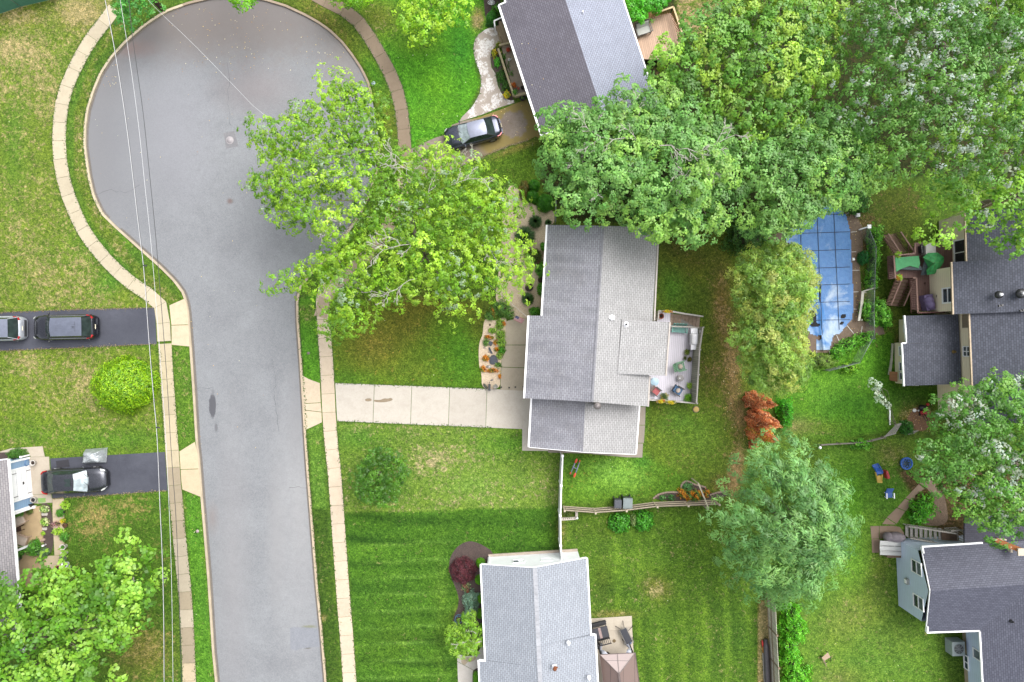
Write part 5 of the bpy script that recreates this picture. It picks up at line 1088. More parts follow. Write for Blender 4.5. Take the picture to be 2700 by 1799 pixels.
def chain_fence(label,pts,h=1.2,tone=(150,160,155),mesh=.14,group=None,coat=None,fill=None):
    pts=[Vector((p.x,p.y,0)) for p in pts];r=root('chain_link_fence',pts[0],label,'fence',group);m=coat or pm('fence_wire',C(*tone),.4,.1,5,metal=.4)
    L=resample(pts,2.4)
    for q in L:mb=MB();mb.tube([(q.x,q.y,0),(q.x,q.y,h+.05)],.03,8);mb.build('post',m,r)
    for a,b_ in zip(L,L[1:]):
        mb=MB();mb.tube([a+Vector((0,0,h)),b_+Vector((0,0,h))],.022,6);mb.build('top_rail',m,r);mb=MB();ln=(b_-a).length;k=int(ln/mesh);d=(b_-a).normalized()
        for i in range(-int(h/mesh),k):
            for sg in(1,-1):
                s0=i*mesh;p0,p1=max(s0,0),min(s0+h,ln)
                if p1<=p0:continue
                z0,z1=(p0-s0),(p1-s0)
                if sg<0:z0,z1=h-z0,h-z1
                mb.beam(a+d*p0+Vector((0,0,z0)),a+d*p1+Vector((0,0,z1)),.008,.008)
        mb.build('wire_mesh',m,r)
        if fill:mb=MB();mb.beam(a+Vector((0,0,h/2)),b_+Vector((0,0,h/2)),.012,h-.06);mb.build('privacy_mesh',fill,r)
    return r
chain_fence('green mesh screened chain fence across the top left corner',PS('a',[(-60,118),(0,96),(120,52),(250,30),(420,-20)]),1.5,fill=pm('green_mesh',C(88,152,126),.8,.12,4))
chain_fence('chain-link fence hidden along the hedge east of the pool',PS('u',[(930,370),(985,330),(1000,560),(985,900),(975,1240),(985,1370)]),1.3)
chain_fence('chain-link fence slanting across the lawn from the pool corner',PS('h',[(738,750),(750,770),(640,930),(600,968),(420,985)]),1.2)
chain_fence('thin wire fence beside the shrubs left of the gravel bed',PS('z2',[(300,120),(298,290)]),1.1,tone=(225,225,225))
# ---- utility pole and wires
r=root('utility_pole',P('a',1120,62),'brown wooden utility pole at the top edge of the turning circle','pole')
b=P('a',1120,62);mb=MB();mb.tube([b,(b.x,b.y,5),(b.x,b.y,9.8)],[.19,.16,.13],14);mb.build('pole_shaft',pm('creosote_wood',C(92,64,52),.85,.25,5),r)
mb=MB();mb.beam((b.x-1.1,b.y+.2,9.2),(b.x+1.1,b.y-.2,9.2),.1,.12);mb.build('crossarm',BARKD,r)
for k in(-1,-.4,.6,1):mb=MB();mb.lathe((b.x+k,b.y-.18*k,9.26),[(.03,0),(.05,.06),(.03,.12),(.05,.16)],8);mb.build('insulator',GALV,r)
WIREL=pm('pale_cable',C(226,226,228),.5,.05,3);WIRED=pm('dark_cable',C(58,58,62),.5,.1,3)
def wire(label,pts,z,rad,mat,zs=None,hang=()):
    rad*=.72
    p=[P(f,x,y,(zs[i] if zs else z)) for i,(f,x,y) in enumerate(pts)];p=[p[0]+(p[0]-p[1])*2.5]+p+[p[-1]+(p[-1]-p[-2])*1.5];p=smooth_line(p,2)
    mb=MB();mb.tube(p,rad,6);o=mb.build('power_line',mat,None,loc=p[0]);tag(o,label,'cable','overhead cables above the west verge');return o
wa=[('a',724,0),('a',800,390),('a',875,880),('a',930,1350),('e',955,0),('e',990,270),('e',1010,560),('e',1035,900),('e',1060,1200),('e',1078,1380),('i',1088,0),('i',1100,330),('i',1118,700),('i',1128,1100),('i',1130,1568)]
wire('pale overhead cable, the leftmost of the run along the west verge',wa,7.2,.022,WIREL)
wire('thin dark cable slung just beside the leftmost pale cable',[(f,x+4,y) for f,x,y in wa],7.12,.016,WIRED)
wb=[('a',828,0),('a',870,260),('a',910,520),('a',960,900),('a',1000,1300),('e',1030,0),('e',1055,270),('e',1075,520),('e',1100,850),('e',1120,1120),('e',1140,1400),('i',1160,250),('i',1175,600),('i',1185,1000),('i',1192,1568)]
wire('thin pale overhead cable, the middle one over the turning circle',wb,7.6,.017,WIREL)
wc=[('a',888,0),('a',905,200),('a',950,520),('a',990,800),('a',1030,1200),('e',1068,0),('e',1090,270),('e',1110,520),('e',1140,900),('e',1160,1200),('e',1180,1568),('i',1215,440),('i',1235,1000),('i',1250,1568)]
wire('black overhead cable, the rightmost of the run along the west verge',wc,7.4,.024,WIRED)
wire('thin white service wire crossing the turning circle diagonally',[('a',1020,0),('a',1110,95),('a',1330,300),('a',1600,580),('a',1820,810),('o',860,430),('o',1060,600)],7,.012,WIREL,zs=[7.4,7.2,7,6.6,6.2,5.2,4.4])
for fr,x,y,lb in(('e',992,264,'small dark splice hanging on the leftmost cable above the verge by the kerb bend'),('e',1082,1380,'small dark splice on the leftmost cable above the lawn south of the globe shrub'),('i',1132,854,'small dark splice on the leftmost cable above the broad-leaved tree')):
    q=P(fr,x,y,7.2);mb=MB();mb.tube([q+Vector((-.05,.02,0)),q+Vector((.16,0,-.03))],.045,8);mb.lathe(q+Vector((.05,0,-.16)),[(.03,0),(.05,.05),(.05,.16)],8);tag(mb.build('cable_splice',DARKP,None,loc=q),lb,'cable splice','splices on the overhead cables')
# ================================================================ VEHICLES
def paint(name,col,metal=.75,rough=.3):
    if name in MATS:return MATS[name]
    m,nt,b=new_mat(name);tc=nt.nodes.new("ShaderNodeTexCoord").outputs['Object'];n1=noise(nt,tc,3,4)
    nt.links.new(mixc(nt,mapr(nt,n1,.3,.7),tuple(x*.88 for x in col),tuple(min(.95,x*1.1) for x in col)),b.inputs['Base Color'])
    b.inputs['Metallic'].default_value=metal;b.inputs['Roughness'].default_value=rough;b.inputs['Coat Weight'].default_value=.6;b.inputs['Coat Roughness'].default_value=.08
    nt.links.new(mapr(nt,noise(nt,tc,18,3),.3,.7,rough*.8,rough*1.3),b.inputs['Roughness']);MATS[name]=m;return m
TYRE=pm('tyre_rubber',C(44,44,46),.85,.1,8);RIM=pm('alloy_rim',C(170,172,176),.3,.08,8,metal=.8)
CARGL=glass_mat('car_glass',(.012,.018,.017),.06,.35);PALEG=glass_mat('painted_reflection_glass',(.16,.19,.2),.08);REDL=pm('red_lens',C(200,24,28),.2,.1,10,spec=.8);CLEARL=pm('clear_lens',C(225,228,224),.15,.1,10,spec=.9);CHROME=pm('chrome',C(210,212,215),.15,.03,5,metal=.9)  # pale glass: the windscreens' sky reflection is painted into its colour
def car(label,cat,pos,heading,L,W,Hh,pnt,suv=False,roofp=None,glass=CARGL,rails=False,ribs=False,sunroof=False,tail=REDL,plate=(228,218,190),bumper=None,trim=None,ws=None):
    r=root('parked_car',(pos.x,pos.y,0),label,cat,None,heading);w=W/2;loc='local'
    if suv:st=[(-.5,.70,.78),(-.485,.86,1.0),(-.44,.95,1.08),(-.3,1,1.08),(-.1,1,1.05),(.1,1,1.04),(.24,.99,1.03),(.33,.97,1.0),(.42,.92,.92),(.47,.80,.80),(.5,.58,.66)]
    else:st=[(-.5,.68,.74),(-.485,.82,.93),(-.44,.93,.99),(-.33,.985,1.0),(-.15,1,.95),(.1,1,.93),(.2,.99,.93),(.32,.97,.88),(.42,.91,.79),(.47,.80,.70),(.5,.58,.58)]
    mb=MB();sec=[]
    for t,k,zt in st:
        ww=w*k;x=t*L;sec.append([(x,-ww*.9,.2),(x,-ww,.42),(x,-ww*1.0,.66),(x,-ww*.965,zt-.14),(x,-ww*.87,zt-.03),(x,-ww*.5,zt+.015),(x,0,zt+.03)])
    vs=[];fs=[]
    for s_ in sec:vs+=s_+[(a,-b_,c) for a,b_,c in s_[-2::-1]]
    n=13
    for i in range(len(sec)-1):fs+=[(i*n+k,i*n+k+1,(i+1)*n+k+1,(i+1)*n+k) for k in range(n-1)]
    fs+=[tuple(range(n-1,-1,-1)),tuple(range((len(sec)-1)*n,len(sec)*n))]
    mb.add(vs,fs,True);mb.build('body',pnt,r,loc)
    if suv:xb0,xb1,xr0,xr1,zb=-.47,.235,-.395,.085,1.02
    else:xb0,xb1,xr0,xr1,zb=-.385,.225,-.225,.065,.93
    b0,b1,r0,r1=xb0*L,xb1*L,xr0*L,xr1*L;wb,wr=w*.86,w*(.70 if suv else .64);zr=Hh-.06
    def grid(mb,fn,a=6,b_=3):
        vs=[fn(i/a,j/b_) for j in range(b_+1) for i in range(a+1)]
        mb.add(vs,[(j*(a+1)+i,j*(a+1)+i+1,(j+1)*(a+1)+i+1,(j+1)*(a+1)+i) for j in range(b_) for i in range(a)],True)
    lerp=lambda a,b_,t:a+(b_-a)*t
    g=MB();grid(g,lambda u,v:(lerp(b1,r1,v)+.16*L/4.6*(1-(2*u-1)**2)*(1-v*.6),lerp(-1,1,u)*lerp(wb,wr,v),lerp(zb,zr,v)));g.build('windscreen',ws or glass,r,loc)
    g=MB();grid(g,lambda u,v:(lerp(b0,r0,v)-(.09 if not suv else .04)*(1-(2*u-1)**2),lerp(1,-1,u)*lerp(wb*.96,wr,v),lerp(zb+.02,zr,v)));g.build('rear_window',glass,r,loc)
    for s_ in(-1,1):
        g=MB();grid(g,lambda u,v:(lerp(lerp(b0,b1,u),lerp(r0,r1,u),v),s_*(lerp(wb,wr,v)+.03*(1-(2*v-1)**2)+.02*(1-(2*u-1)**2)),lerp(zb,zr,v)),8,2);g.build('side_window',glass,r,loc)
        p_=MB()
        for u in(.0,.36,.66,1.0):p_.beam((lerp(b0,b1,u),s_*(wb+.015),zb),(lerp(r0,r1,u),s_*(wr+.02),zr),.05,.04,(0,1,0))
        p_.build('pillar',pnt,r,loc)
        if trim:p_=MB();p_.beam((b0*.9,s_*(wb+.035),zb+.03),(b1*.85,s_*(wb+.035),zb+.03),.03,.03);p_.build('window_trim',trim,r,loc)
    rp=MB();grid(rp,lambda u,v:(lerp(r0-.02,r1+.03,v)+(.05*(1-(2*u-1)**2))*(1 if v>.5 else-1),lerp(1,-1,u)*(wr+.02),zr+.06*(1-(2*u-1)**2)+.03*(1-(2*v-1)**2)+.012),8,6)
    rp.build('roof_panel',roofp or pnt,r,loc)
    if ribs:
        q=MB()
        for k in(-2,-1,0,1,2):q.beam((r0*.8,k*.14,zr+.088-.004*k*k),(r1*.1,k*.14,zr+.092-.004*k*k),.022,.02)
        q.beam((r0*.78,-.4,zr+.085),(r0*.78,.4,zr+.085),.02,.02);q.build('roof_rib',pm('rib_shadow',C(96,100,112),.4),r,loc)
        q=MB();q.box((r0*.72,.02,zr+.13),(.14,.03,.08));q.build('aerial',BLACKM,r,loc)
    if rails:
        for s_ in(-1,1):q=MB();q.tube([(r0,s_*wr,zr+.06),(r0+.15,s_*wr,zr+.12),(r1-.15,s_*wr,zr+.12),(r1,s_*wr,zr+.06)],.02,6);q.build('roof_rail',BLACKM,r,loc)
    if sunroof:q=MB();q.prism([(r1-.55,-.28),(r1-.1,-.28),(r1-.1,.28),(r1-.55,.28)],zr+.05,zr+.098);q.build('sunroof',glass,r,loc)
    for x in(-.31*L,.31*L):
        for s_ in(-1,1):
            t=MB();prof=[(.20,-.1),(.31,-.11),(.335,-.06),(.335,.06),(.31,.11),(.20,.1)];t.M=Matrix.Translation((x,s_*(w-.1),.335))@Matrix.Rotation(math.pi/2,4,'X');t.lathe((0,0,0),prof,18);wh=t.build('wheel',TYRE,r,loc)
            q=MB();q.M=t.M;q.lathe((0,0,0),[(.04,-.115*s_),(.205,-.105*s_),(.21,-.09*s_)],14)
            for k in range(5):a=k*2*math.pi/5;q.beam((0,0,-.118*s_),(.2*math.cos(a),.2*math.sin(a),-.112*s_),.04,.02)
            o=q.build('rim',RIM,None);o.parent=wh
    for s_ in(-1,1):
        q=MB();q.beam((b1*.86,s_*wb,zb+.02),(b1*.86-.03,s_*(w+.1),zb+.05),.05,.04);q.ball((b1*.86-.02,s_*(w+.1),zb+.06),(.07,.1,.07),10,6);q.build('mirror',pnt if not suv else BLACKM,r,loc)
        q=MB();q.add([(L*.488,s_*w*.66,.64),(L*.47,s_*w*.80,.68),(L*.425,s_*w*.90,.76),(L*.425,s_*w*.82,.80),(L*.46,s_*w*.68,.75)],[(0,1,2,3,4)]);o=q.build('headlight',CLEARL,r,loc)
        for v in o.data.vertices:v.co.z+=.045+(.13 if suv else 0);v.co.x+=.02
        z0=1.06 if suv else .93;q=MB();q.beam((-L*.487,s_*w*.66,z0-.09),(-L*.452,s_*w*.88,z0-.05),.1,.14);q.beam((-L*.455,s_*w*.87,z0-.04),(-L*.40,s_*w*.93,z0-.02),.06,.1);q.build('taillight',tail,r,loc)
    q=MB();q.box((-L*.5+.0,0,.5),(.18,W*.66,.16));q.build('bumper',bumper or pnt,r,loc)
    q=MB();q.box((-L*.5-.03,0,.78 if suv else .68),(.05,.34,.17),R=Matrix.Rotation(-.6,3,'Y'));q.build('licence_plate',pm('plate_cream',C(*plate),.5),r,loc)
    q=MB();q.box((L*.5-.03,0,.5),(.08,W*.5,.14));q.build('grille',BLACKM,r,loc)
    q=MB();q.beam((b1+.1,-wb*.8,zb+.015),(b1+.1,wb*.8,zb+.015),.07,.02);q.build('cowl',BLACKM,r,loc)
    q=MB()
    for s_ in(-.3,.25):q.beam((b1+.12,s_*w*1.2,zb+.05),(b1-.12,s_*w*1.2+.3,zb+.16),.02,.02)
    q.build('wiper',BLACKM,r,loc)
    return r
car('black sedan with a sunroof parked nose-out beside the silver covered equipment','car',P('m',958,432,.7),math.radians(2.6),4.8,1.86,1.42,paint('black_metallic',C(86,88,96),.8,.26),sunroof=True,ws=PALEG)
car('black SUV with ribbed roof in the upper asphalt driveway','SUV',P('n',1500,572,.9),math.radians(181.2),4.66,1.9,1.72,paint('black_pearl',C(62,64,74),.75,.25),suv=True,roofp=paint('suv_roof_painted_sheen',C(132,138,156),.6,.4),ribs=True,trim=CHROME)  # roof panel recoloured grey to paint the sky's reflection on black
car('silver-white SUV with big red tail lights at the left edge of the driveway','SUV',P('n',-230,605,.9),math.radians(180.8),4.6,1.88,1.7,paint('silver_white',C(205,210,220),.3,.35),suv=True,roofp=paint('pale_roof',C(156,162,180),.6,.4),bumper=DARKP,rails=False)
car('dark blue-grey sedan with shining roof by the peeling front walk','car',P('p',762,1015,.7),math.radians(194.3),4.25,1.72,1.45,paint('blue_grey_metallic',C(84,88,104),.8,.28),roofp=paint('sedan_roof_painted_sheen',C(148,153,172),.6,.35),ws=PALEG)  # one paint all over; the paler roof colour stands for reflected sky
# ================================================================ SMALL PLANTS
K=.0289
GLOBE=[(132,170,22),(118,156,18),(146,180,32),(92,136,22)]
bush('globe_arborvitae','huge bright green globe shrub on the dry lawn by the west sidewalk','e',885,1085,2.25,2.02,2.5,GLOBE,seed=61,leaf=.15,rot=.1,cover=4.5,aspect=.4,tilt=.55,lumps=.07,leafk=2.1)
bush('boxwood','dark green clipped shrub in the bed behind the blue garage','m',256,78,.66,.45,.9,[(84,136,40),(72,122,36)],seed=62,leaf=.07)
G1=[(66,136,24),(54,120,22),(80,150,32)]
for x,y,rx,ry,h,lb in((165,52,.42,.46,.9,'upper one of the three dark green globe shrubs on the gravel'),(152,122,.5,.47,.9,'middle one of the three dark green globe shrubs on the gravel'),(236,164,.66,.68,1.1,'largest and lowest of the three dark green globe shrubs on the gravel')):
    bush('globe_shrub',lb,'z2',x,y,rx,ry,h,G1,seed=int(x),leaf=.07,group='globe shrubs on the gravel',cover=3.5,lumps=.05)
bush('dying_shrub','bronze-brown upright shrub left of the three dark globe shrubs','z2',100,85,.36,.75,1.0,[(122,110,52),(140,116,60),(96,112,44)],seed=65,leaf=.07,rot=-.05)
def grass_clump(label,fr,x,y,r_,h,cols,seed=1,n=900,wid=.035,name='ornamental_grass'):
    rng=np.random.default_rng(seed);b=P(fr,x,y);a=rng.uniform(0,2*math.pi,n);rr=r_*rng.uniform(.45,1.05,n);hh=h*rng.uniform(.5,1.0,n)
    d=np.stack([np.cos(a),np.sin(a),0*a],1);s_=np.stack([-np.sin(a),np.cos(a),0*a],1)*wid*.5;b3=np.array(b[:]);up=np.array([0,0,1.0])
    p0=b3+d*r_*.08;p1=b3+d*(rr*.45)[:,None]+up*hh[:,None];p2=b3+d*rr[:,None]+up*(hh*.55)[:,None]
    q1=np.stack([p0-s_,p0+s_,p1+s_,p1-s_],1);q2=np.stack([p1-s_,p1+s_,p2+s_*.2,p2-s_*.2],1);pal=np.array([C(*c) for c in cols])*.95
    cc=pal[rng.integers(len(pal),size=n)]*rng.uniform(.7,1.3,(n,1));rt=root(name,b,label,'ornamental grass')
    v=np.concatenate([q1.reshape(-1,3),q2.reshape(-1,3)]);mesh_np('blades',v,4,[LEAF],rt,np.concatenate([np.repeat(cc,4,0)]*2));mb=MB();mb.ball(b,(r_*.3,r_*.3,.18),10,6);mb.build('crown_base',SOIL,rt);return rt
OG=[(72,122,62),(88,138,72),(58,104,52),(112,150,84)]
grass_clump('largest blue-green fountain grass on the gravel beside the big maple','z2',105,378,.85,.9,OG,71,1500);grass_clump('medium fountain grass above the largest one near the wire fence','z2',172,282,.55,.7,OG,72)
grass_clump('small fountain grass below the dark round ring on the gravel','z2',124,772,.52,.6,OG,73);grass_clump('tiny grass tuft beside the corner of the ribbed grey roof','z2',255,285,.3,.4,OG,74,300)
HG=[(88,158,40),(74,142,34),(106,176,52)]
for x,y,rx,ry,h,lb in((222,437,.2,.32,.6,'small leafy shrub under the eave, uppermost along the front wall'),(208,585,.42,.6,.8,'leafy shrub under the eave above the brown round shrub'),(208,710,.3,.5,.75,'leafy shrub under the eave below the brown round shrub'),(172,850,.5,.34,.7,'leafy shrub in the notch of the roof by the front walk')):
    bush('foundation_shrub',lb,'z2',x,y,rx,ry,h,HG,seed=int(y),leaf=.1,group='shrubs under the front eave',aspect=.7)
bush('brown_shrub','small dark brown round shrub between two leafy foundation shrubs','z2',207,650,.2,.24,.4,[(96,84,62),(78,68,52)],seed=76,leaf=.05)
bush('low_shrub','low mixed red-green shrub beside the large fountain grass','z2',158,500,.72,.6,.5,[(96,126,52),(124,130,60),(110,96,58),(84,130,48)],seed=77,leaf=.08)
bush('barberry','small reddish shrub tucked under the low mixed shrub','z2',195,545,.25,.2,.35,[(132,92,72),(104,76,60)],seed=78,leaf=.05)
FB=[(104,150,70),(84,134,58),(126,168,80)];LIME=[(140,182,60),(120,170,52),(158,196,84)];ORG=[(226,150,44),(234,128,40),(216,172,70),(120,140,56)]
for i,(x,y,rx,ry,h,cl,lb) in enumerate(((520,190,.75,.55,.7,FB,'blue-green perennial mass at the top of the front flower bed'),(620,280,.45,.3,.5,FB,'blue-green perennials next to the flag'),(345,300,.35,.35,.5,FB,'blue-green perennial clump at the upper left of the flower bed'),(495,420,.3,.4,.4,LIME,'lime perennials just below the blue-green mass'),(390,520,.32,.22,.4,LIME,'small lime clump over the pale gravel of the bed'),(510,580,.35,.4,.4,LIME,'lime perennials beside the middle of the front walk'),(520,700,.32,.35,.4,LIME,'lime perennials one third down the front walk'),(520,800,.28,.25,.45,[(72,150,34),(92,168,44)],'bright green clump bulging onto the front walk'),(490,880,.24,.3,.35,LIME,'lime perennials right of the dark pond'),(470,1020,.25,.18,.3,FB,'blue-green plants at the lower right of the pond'),(290,690,.24,.3,.35,FB,'green clump left of the upper dark pond basin'))):
    bush('perennial_clump',lb,'r',x,y,rx,ry,h,cl,seed=80+i,leaf=.09,group='perennials in the front flower bed',aspect=.55,lumps=.3,stem=False)
for i,(x,y,rx,ry,lb) in enumerate(((390,240,.2,.32,'orange lilies in the blue-green mass'),(548,412,.16,.14,'small orange lily beside the upper front walk'),(310,605,.22,.12,'orange lilies at the top left of the dark pond basins'),(375,620,.14,.12,'orange lilies above the upper dark basin'),(450,790,.2,.16,'orange lilies between the two pond basins'),(430,690,.16,.2,'rust flowers right of the upper pond basin'),(290,920,.26,.24,'orange-brown lilies left of the large pond basin'),(240,1080,.2,.22,'orange lilies at the lower left of the pond'),(380,1100,.5,.17,'rusty lily foliage below the pond'),(490,1190,.1,.15,'orange flowers at the edge of the lower front walk'))):
    bush('daylily',lb,'r',x,y,rx,ry,.4,ORG,seed=100+i,leaf=.08,group='orange lilies in the front flower bed',aspect=.4,lumps=.35,stem=False)
def poly_thing(name,label,cat,fr,pts,z0,z1,mat,group=None,smooth=1):
    q=smooth_line(PS(fr,pts),smooth,True);mb=MB();c=sum(q,Vector())/len(q);c.z=0;mb.prism(q,z0,z1);return tag(mb.build(name,mat,None,loc=c),label,cat,group)
PONDM=pm('pond_water',C(58,66,78),.08,.2,4,spec=.8,bmp=0)
def basin(label,pts,gr):
    q=smooth_line(PS('r',pts),2,True);c=sum(q,Vector())/len(q);c.z=0;r=root('pond_basin',c,label,'garden pond',gr);mb=MB();mb.prism(q,.0,.07);mb.build('liner',pm('pond_liner',C(56,60,68),.5,.2,6),r);mb=MB();mb.prism([c+(p-c)*.8 for p in q],.06,.078);mb.build('water',PONDM,r)
basin('large dark pond basin in the middle of the front flower bed',[(340,900),(390,870),(430,880),(475,970),(440,1005),(370,1025),(335,990)],'pond basins in the flower bed');basin('upper small dark pond basin',[(325,690),(350,665),(388,680),(385,720),(360,750),(330,730)],'pond basins in the flower bed');basin('narrow dark basin linking the other two',[(318,770),(345,755),(362,800),(388,840),(385,865),(350,850),(335,815)],'pond basins in the flower bed')
def stones(label,fr,pts,r_,cols,seed=1,group=None,name='garden_stone'):
    rnd=random.Random(seed)
    for i,(x,y,lb) in enumerate(pts):
        b=P(fr,x,y);mb=MB();k=rnd.uniform(.7,1.2);mb.M=Matrix.Translation(b)@Matrix.Rotation(rnd.random()*3,4,'Z');mb.ball((0,0,.02),(r_*k,r_*k*rnd.uniform(.6,.9),r_*.5*k),8,6)
        for j,v in enumerate(mb.v):mb.v[j]=v+Vector((rnd.uniform(-1,1),rnd.uniform(-1,1),rnd.uniform(-.5,.5)))*r_*.12
        tag(mb.build(name,pm(f'stone_{cols[i % len(cols)][0]}',C(*cols[i%len(cols)]),.85,.2,8),None,loc=b),lb,'stone',group)
stones('','r',[(330,825,'pale stone left of the narrow dark pond basin'),(310,1045,'grey stone below the large pond basin'),(340,1052,'whitish stone below the large pond basin'),(345,430,'brown stone at the top of the pale gravel'),(265,770,'brown stone on the pale gravel left of the pond basins'),(375,1245,'small stone on the gravel below the lilies')],.12,[(205,190,175),(150,146,142),(220,216,210),(110,92,78)],3,'stones in the front flower bed')
r=root('garden_flag',P('r',745,300),'small American flag on a stick beside the front walk','flag');a=P('r',735,292,1.25);mb=MB();mb.tube([P('r',745,300),a],.012,6);mb.build('flag_pole',pm('pale_pole',C(200,190,170)),r)
u=(P('r',862,352,.95)-a);u.z=-.28;L=u.length;u.normalize();v=Vector((.25,-.75,-.62)).normalized();v=(v-u*v.dot(u)).normalized();hgt=L*.56
mb=MB()
for i in range(13):mb.slot=i%2;t0,t1=i/13,(i+1)/13;x0=.4 if i<7 else 0;mb.add([a+u*L*x0+v*hgt*t0,a+u*L+v*hgt*t0,a+u*L+v*hgt*t1,a+u*L*x0+v*hgt*t1],[(0,1,2,3)])
mb.slot=2;mb.add([a,a+u*L*.4,a+u*L*.4+v*hgt*7/13,a+v*hgt*7/13],[(0,1,2,3)])
nrm=u.cross(v).normalized()*.004;nrm=nrm if nrm.z>0 else-nrm;mb.slot=1
for ry in range(5):
    for rx in range(6):
        c=a+u*L*.4*(rx+.5)/6+v*hgt*(7/13)*(ry+.5)/5+nrm;s_=L*.02;mb.add([c+(u*math.cos(t)+v*math.sin(t))*s_*(1 if k%2==0 else .42) for k,t in enumerate([i*math.pi/5 for i in range(10)])],[tuple(range(10))])
mb.build('flag_cloth',[pm('flag_red',C(206,40,60),.7),pm('flag_white',C(240,238,238),.7),pm('flag_blue',C(52,66,128),.7)],r)
for x,y,lb in((515,1348,'leftmost dark solar light across the front walk'),(630,1355,'second dark solar light across the front walk'),(722,1347,'third dark solar light across the front walk'),(838,1343,'rightmost dark solar light, beside the grey roof')):
    b=P('r',x,y);mb=MB();mb.tube([b,b+Vector((0,0,.22))],.012,6);mb.lathe(b,[(.02,.2),(.06,.22),(.055,.26),(.01,.3)],10);mb.box(b+Vector((0,0,.04)),(.13,.04,.03));tag(mb.build('solar_light',DARKP,None,loc=b),lb,'garden light','solar lights across the front walk')
b=P('r',280,1335);mb=MB();mb.M=Matrix.Translation(b)@Matrix.Rotation(.95+math.pi/2*.0-1.9,4,'Z');mb.ball((0,0,.12),(.26,.1,.14),12,7);mb.lathe((0,0,.2),[(.05,0),(.03,.05)],8);tag(mb.build('garden_ornament',pm('dark_green_resin',C(84,88,76),.6,.2,6),None,loc=b),'dark oval frog-like ornament at the corner of the flower bed','ornament')
b=P('r',343,1348);mb=MB();mb.box(b+Vector((0,0,.2)),(.14,.46,.4));mb.box(b+Vector((0,0,.42)),(.17,.5,.04));mb.box(b+Vector((0,.33,.35)),(.04,.2,.04));tag(mb.build('hose_box',DARKP,None,loc=b),'narrow black box at the foot of the flower bed','box')
r=root('bird_bath',P('r',430,1335),'shallow grey bird bath at the lower right of the flower bed','bird bath');b=P('r',430,1335);mb=MB();mb.lathe(b,[(.12,0),(.06,.08),(.05,.4)],12);mb.build('pedestal',BARK,r);mb=MB();mb.lathe(b,[(.05,.4),(.16,.44),(.18,.5),(.15,.5),(.1,.46),(.01,.45)],18);mb.build('bowl',pm('bowl_grey',C(150,148,138),.5,.25,8),r)
r=root('fire_pit',P('z2',133,697),'dark round fire pit standing on the pale gravel','fire pit');b=P('z2',133,697);mb=MB();mb.lathe(b,[(.25,0),(.3,.22),(.32,.24),(.26,.24),(.2,.12),(.01,.1)],24);mb.build('bowl',pm('rust_black',C(74,62,54),.7,.3,8),r);mb=MB();mb.lathe(b,[(.2,.2),(.2,.21),(.01,.3)],20);mb.build('mesh_lid',pm('mesh_brown',C(96,84,72),.7,.3,20),r)
def potted(label,fr,x,y,r_,h,pm_,cols=None,fr_=None,z=0.0,group=None,seed=1,fh=None,leaf=.07,cat='potted plant',square=None,spik=False,name='planter',rz=0.0):
    b=P(fr,x,y,z);r=root(name,b,label,cat,group);mb=MB()
    if square:mb.box(b+Vector((0,0,h/2)),(square[0],square[1],h),rz);
    else:mb.lathe(b,[(r_*.72,0),(r_*.98,h*.9),(r_*1.05,h*.92),(r_*1.05,h),(r_*.9,h),(r_*.86,h*.82)],18)
    mb.build('pot',pm_,r);mb=MB()
    if square:mb.box(b+Vector((0,0,h+.003)),(square[0]-.05,square[1]-.05,.02),rz)
    else:mb.lathe(b,[(r_*.86,h*.8),(r_*.4,h*.85),(.01,h*.86)],14)
    mb.build('soil',SOIL,r)
    if cols:
        q=b+Vector((0,0,h*.85));fr_=fr_ or r_*1.1;fx,fy=(square[0]*.55,square[1]*.6) if square else(fr_,fr_);bush('','',q,0,0,fx,fy,fh or fr_*.9,cols,seed=seed,leaf=leaf,parent=r,pname='foliage',lumps=.25,cover=3,rot=rz)
    return r
WPOT=pm('white_glazed_pot',C(232,226,218),.5,.08,5);BPOT=pm('black_pot',C(44,42,42),.5,.15,5);GRYP=pm('grey_pot',C(160,156,150),.7,.12,5)
GRN=[(86,148,44),(70,130,40),(104,166,56)];LIMEG=[(164,204,66),(140,188,50),(180,214,90)];YEL=[(236,214,40),(220,196,30),(150,170,50)]
gw='planters along the garden path'
potted('black pot holding a low green plant, topmost beside the garden path','m',812,830,.27,.32,BPOT,GRN,group=gw,seed=1);potted('dark pot with a small yellow bush beside the path','m',835,940,.15,.22,BPOT,YEL,.18,group=gw,seed=2);potted('brown pot of bare twigs under the yellow bush','m',862,1000,.17,.25,pm('brown_pot',C(104,74,56),.7,.2,6),[(110,80,58)],.12,group=gw,seed=3)
potted('grey pot of dark fern spilling over the path edge','m',855,1145,.18,.25,GRYP,GRN,.32,group=gw,seed=4,leaf=.1);potted('white pot with a sparse green plant, upper of the two open white pots','m',848,1272,.22,.4,WPOT,GRN,.12,group=gw,seed=5);potted('white pot of bare soil, lower of the two open white pots','m',857,1352,.2,.38,WPOT,group=gw,seed=6)
potted('grey pot with a blue-green plant under the white pots','m',840,1432,.2,.3,GRYP,[(84,120,84),(70,104,72)],.24,group=gw,seed=7);potted('white round lidded jar standing on the path corner','m',868,1502,.23,.34,WPL,group=gw,seed=8);potted('small pale blue bowl beside the white lidded jar','m',908,1536,.12,.12,pm('pale_blue_pot',C(196,214,222),.4),group=gw,seed=9);potted('crimson flower pot half under the broad-leaved tree','m',770,1546,.18,.24,pm('crimson_pot',C(186,30,82),.45,.1,5),group=gw,seed=10)
bush('hosta','bright lime hosta at the driveway end of the garden path','m',852,738,.32,.32,.4,LIMEG,11,leaf=.15,aspect=.45);bush('pink_flowers','loose pink-flowering plant leaning over the garden path','m',738,985,.4,.22,.35,[(196,150,160),(172,116,120),(150,130,90)],12,leaf=.07,lumps=.4,cover=1.6)
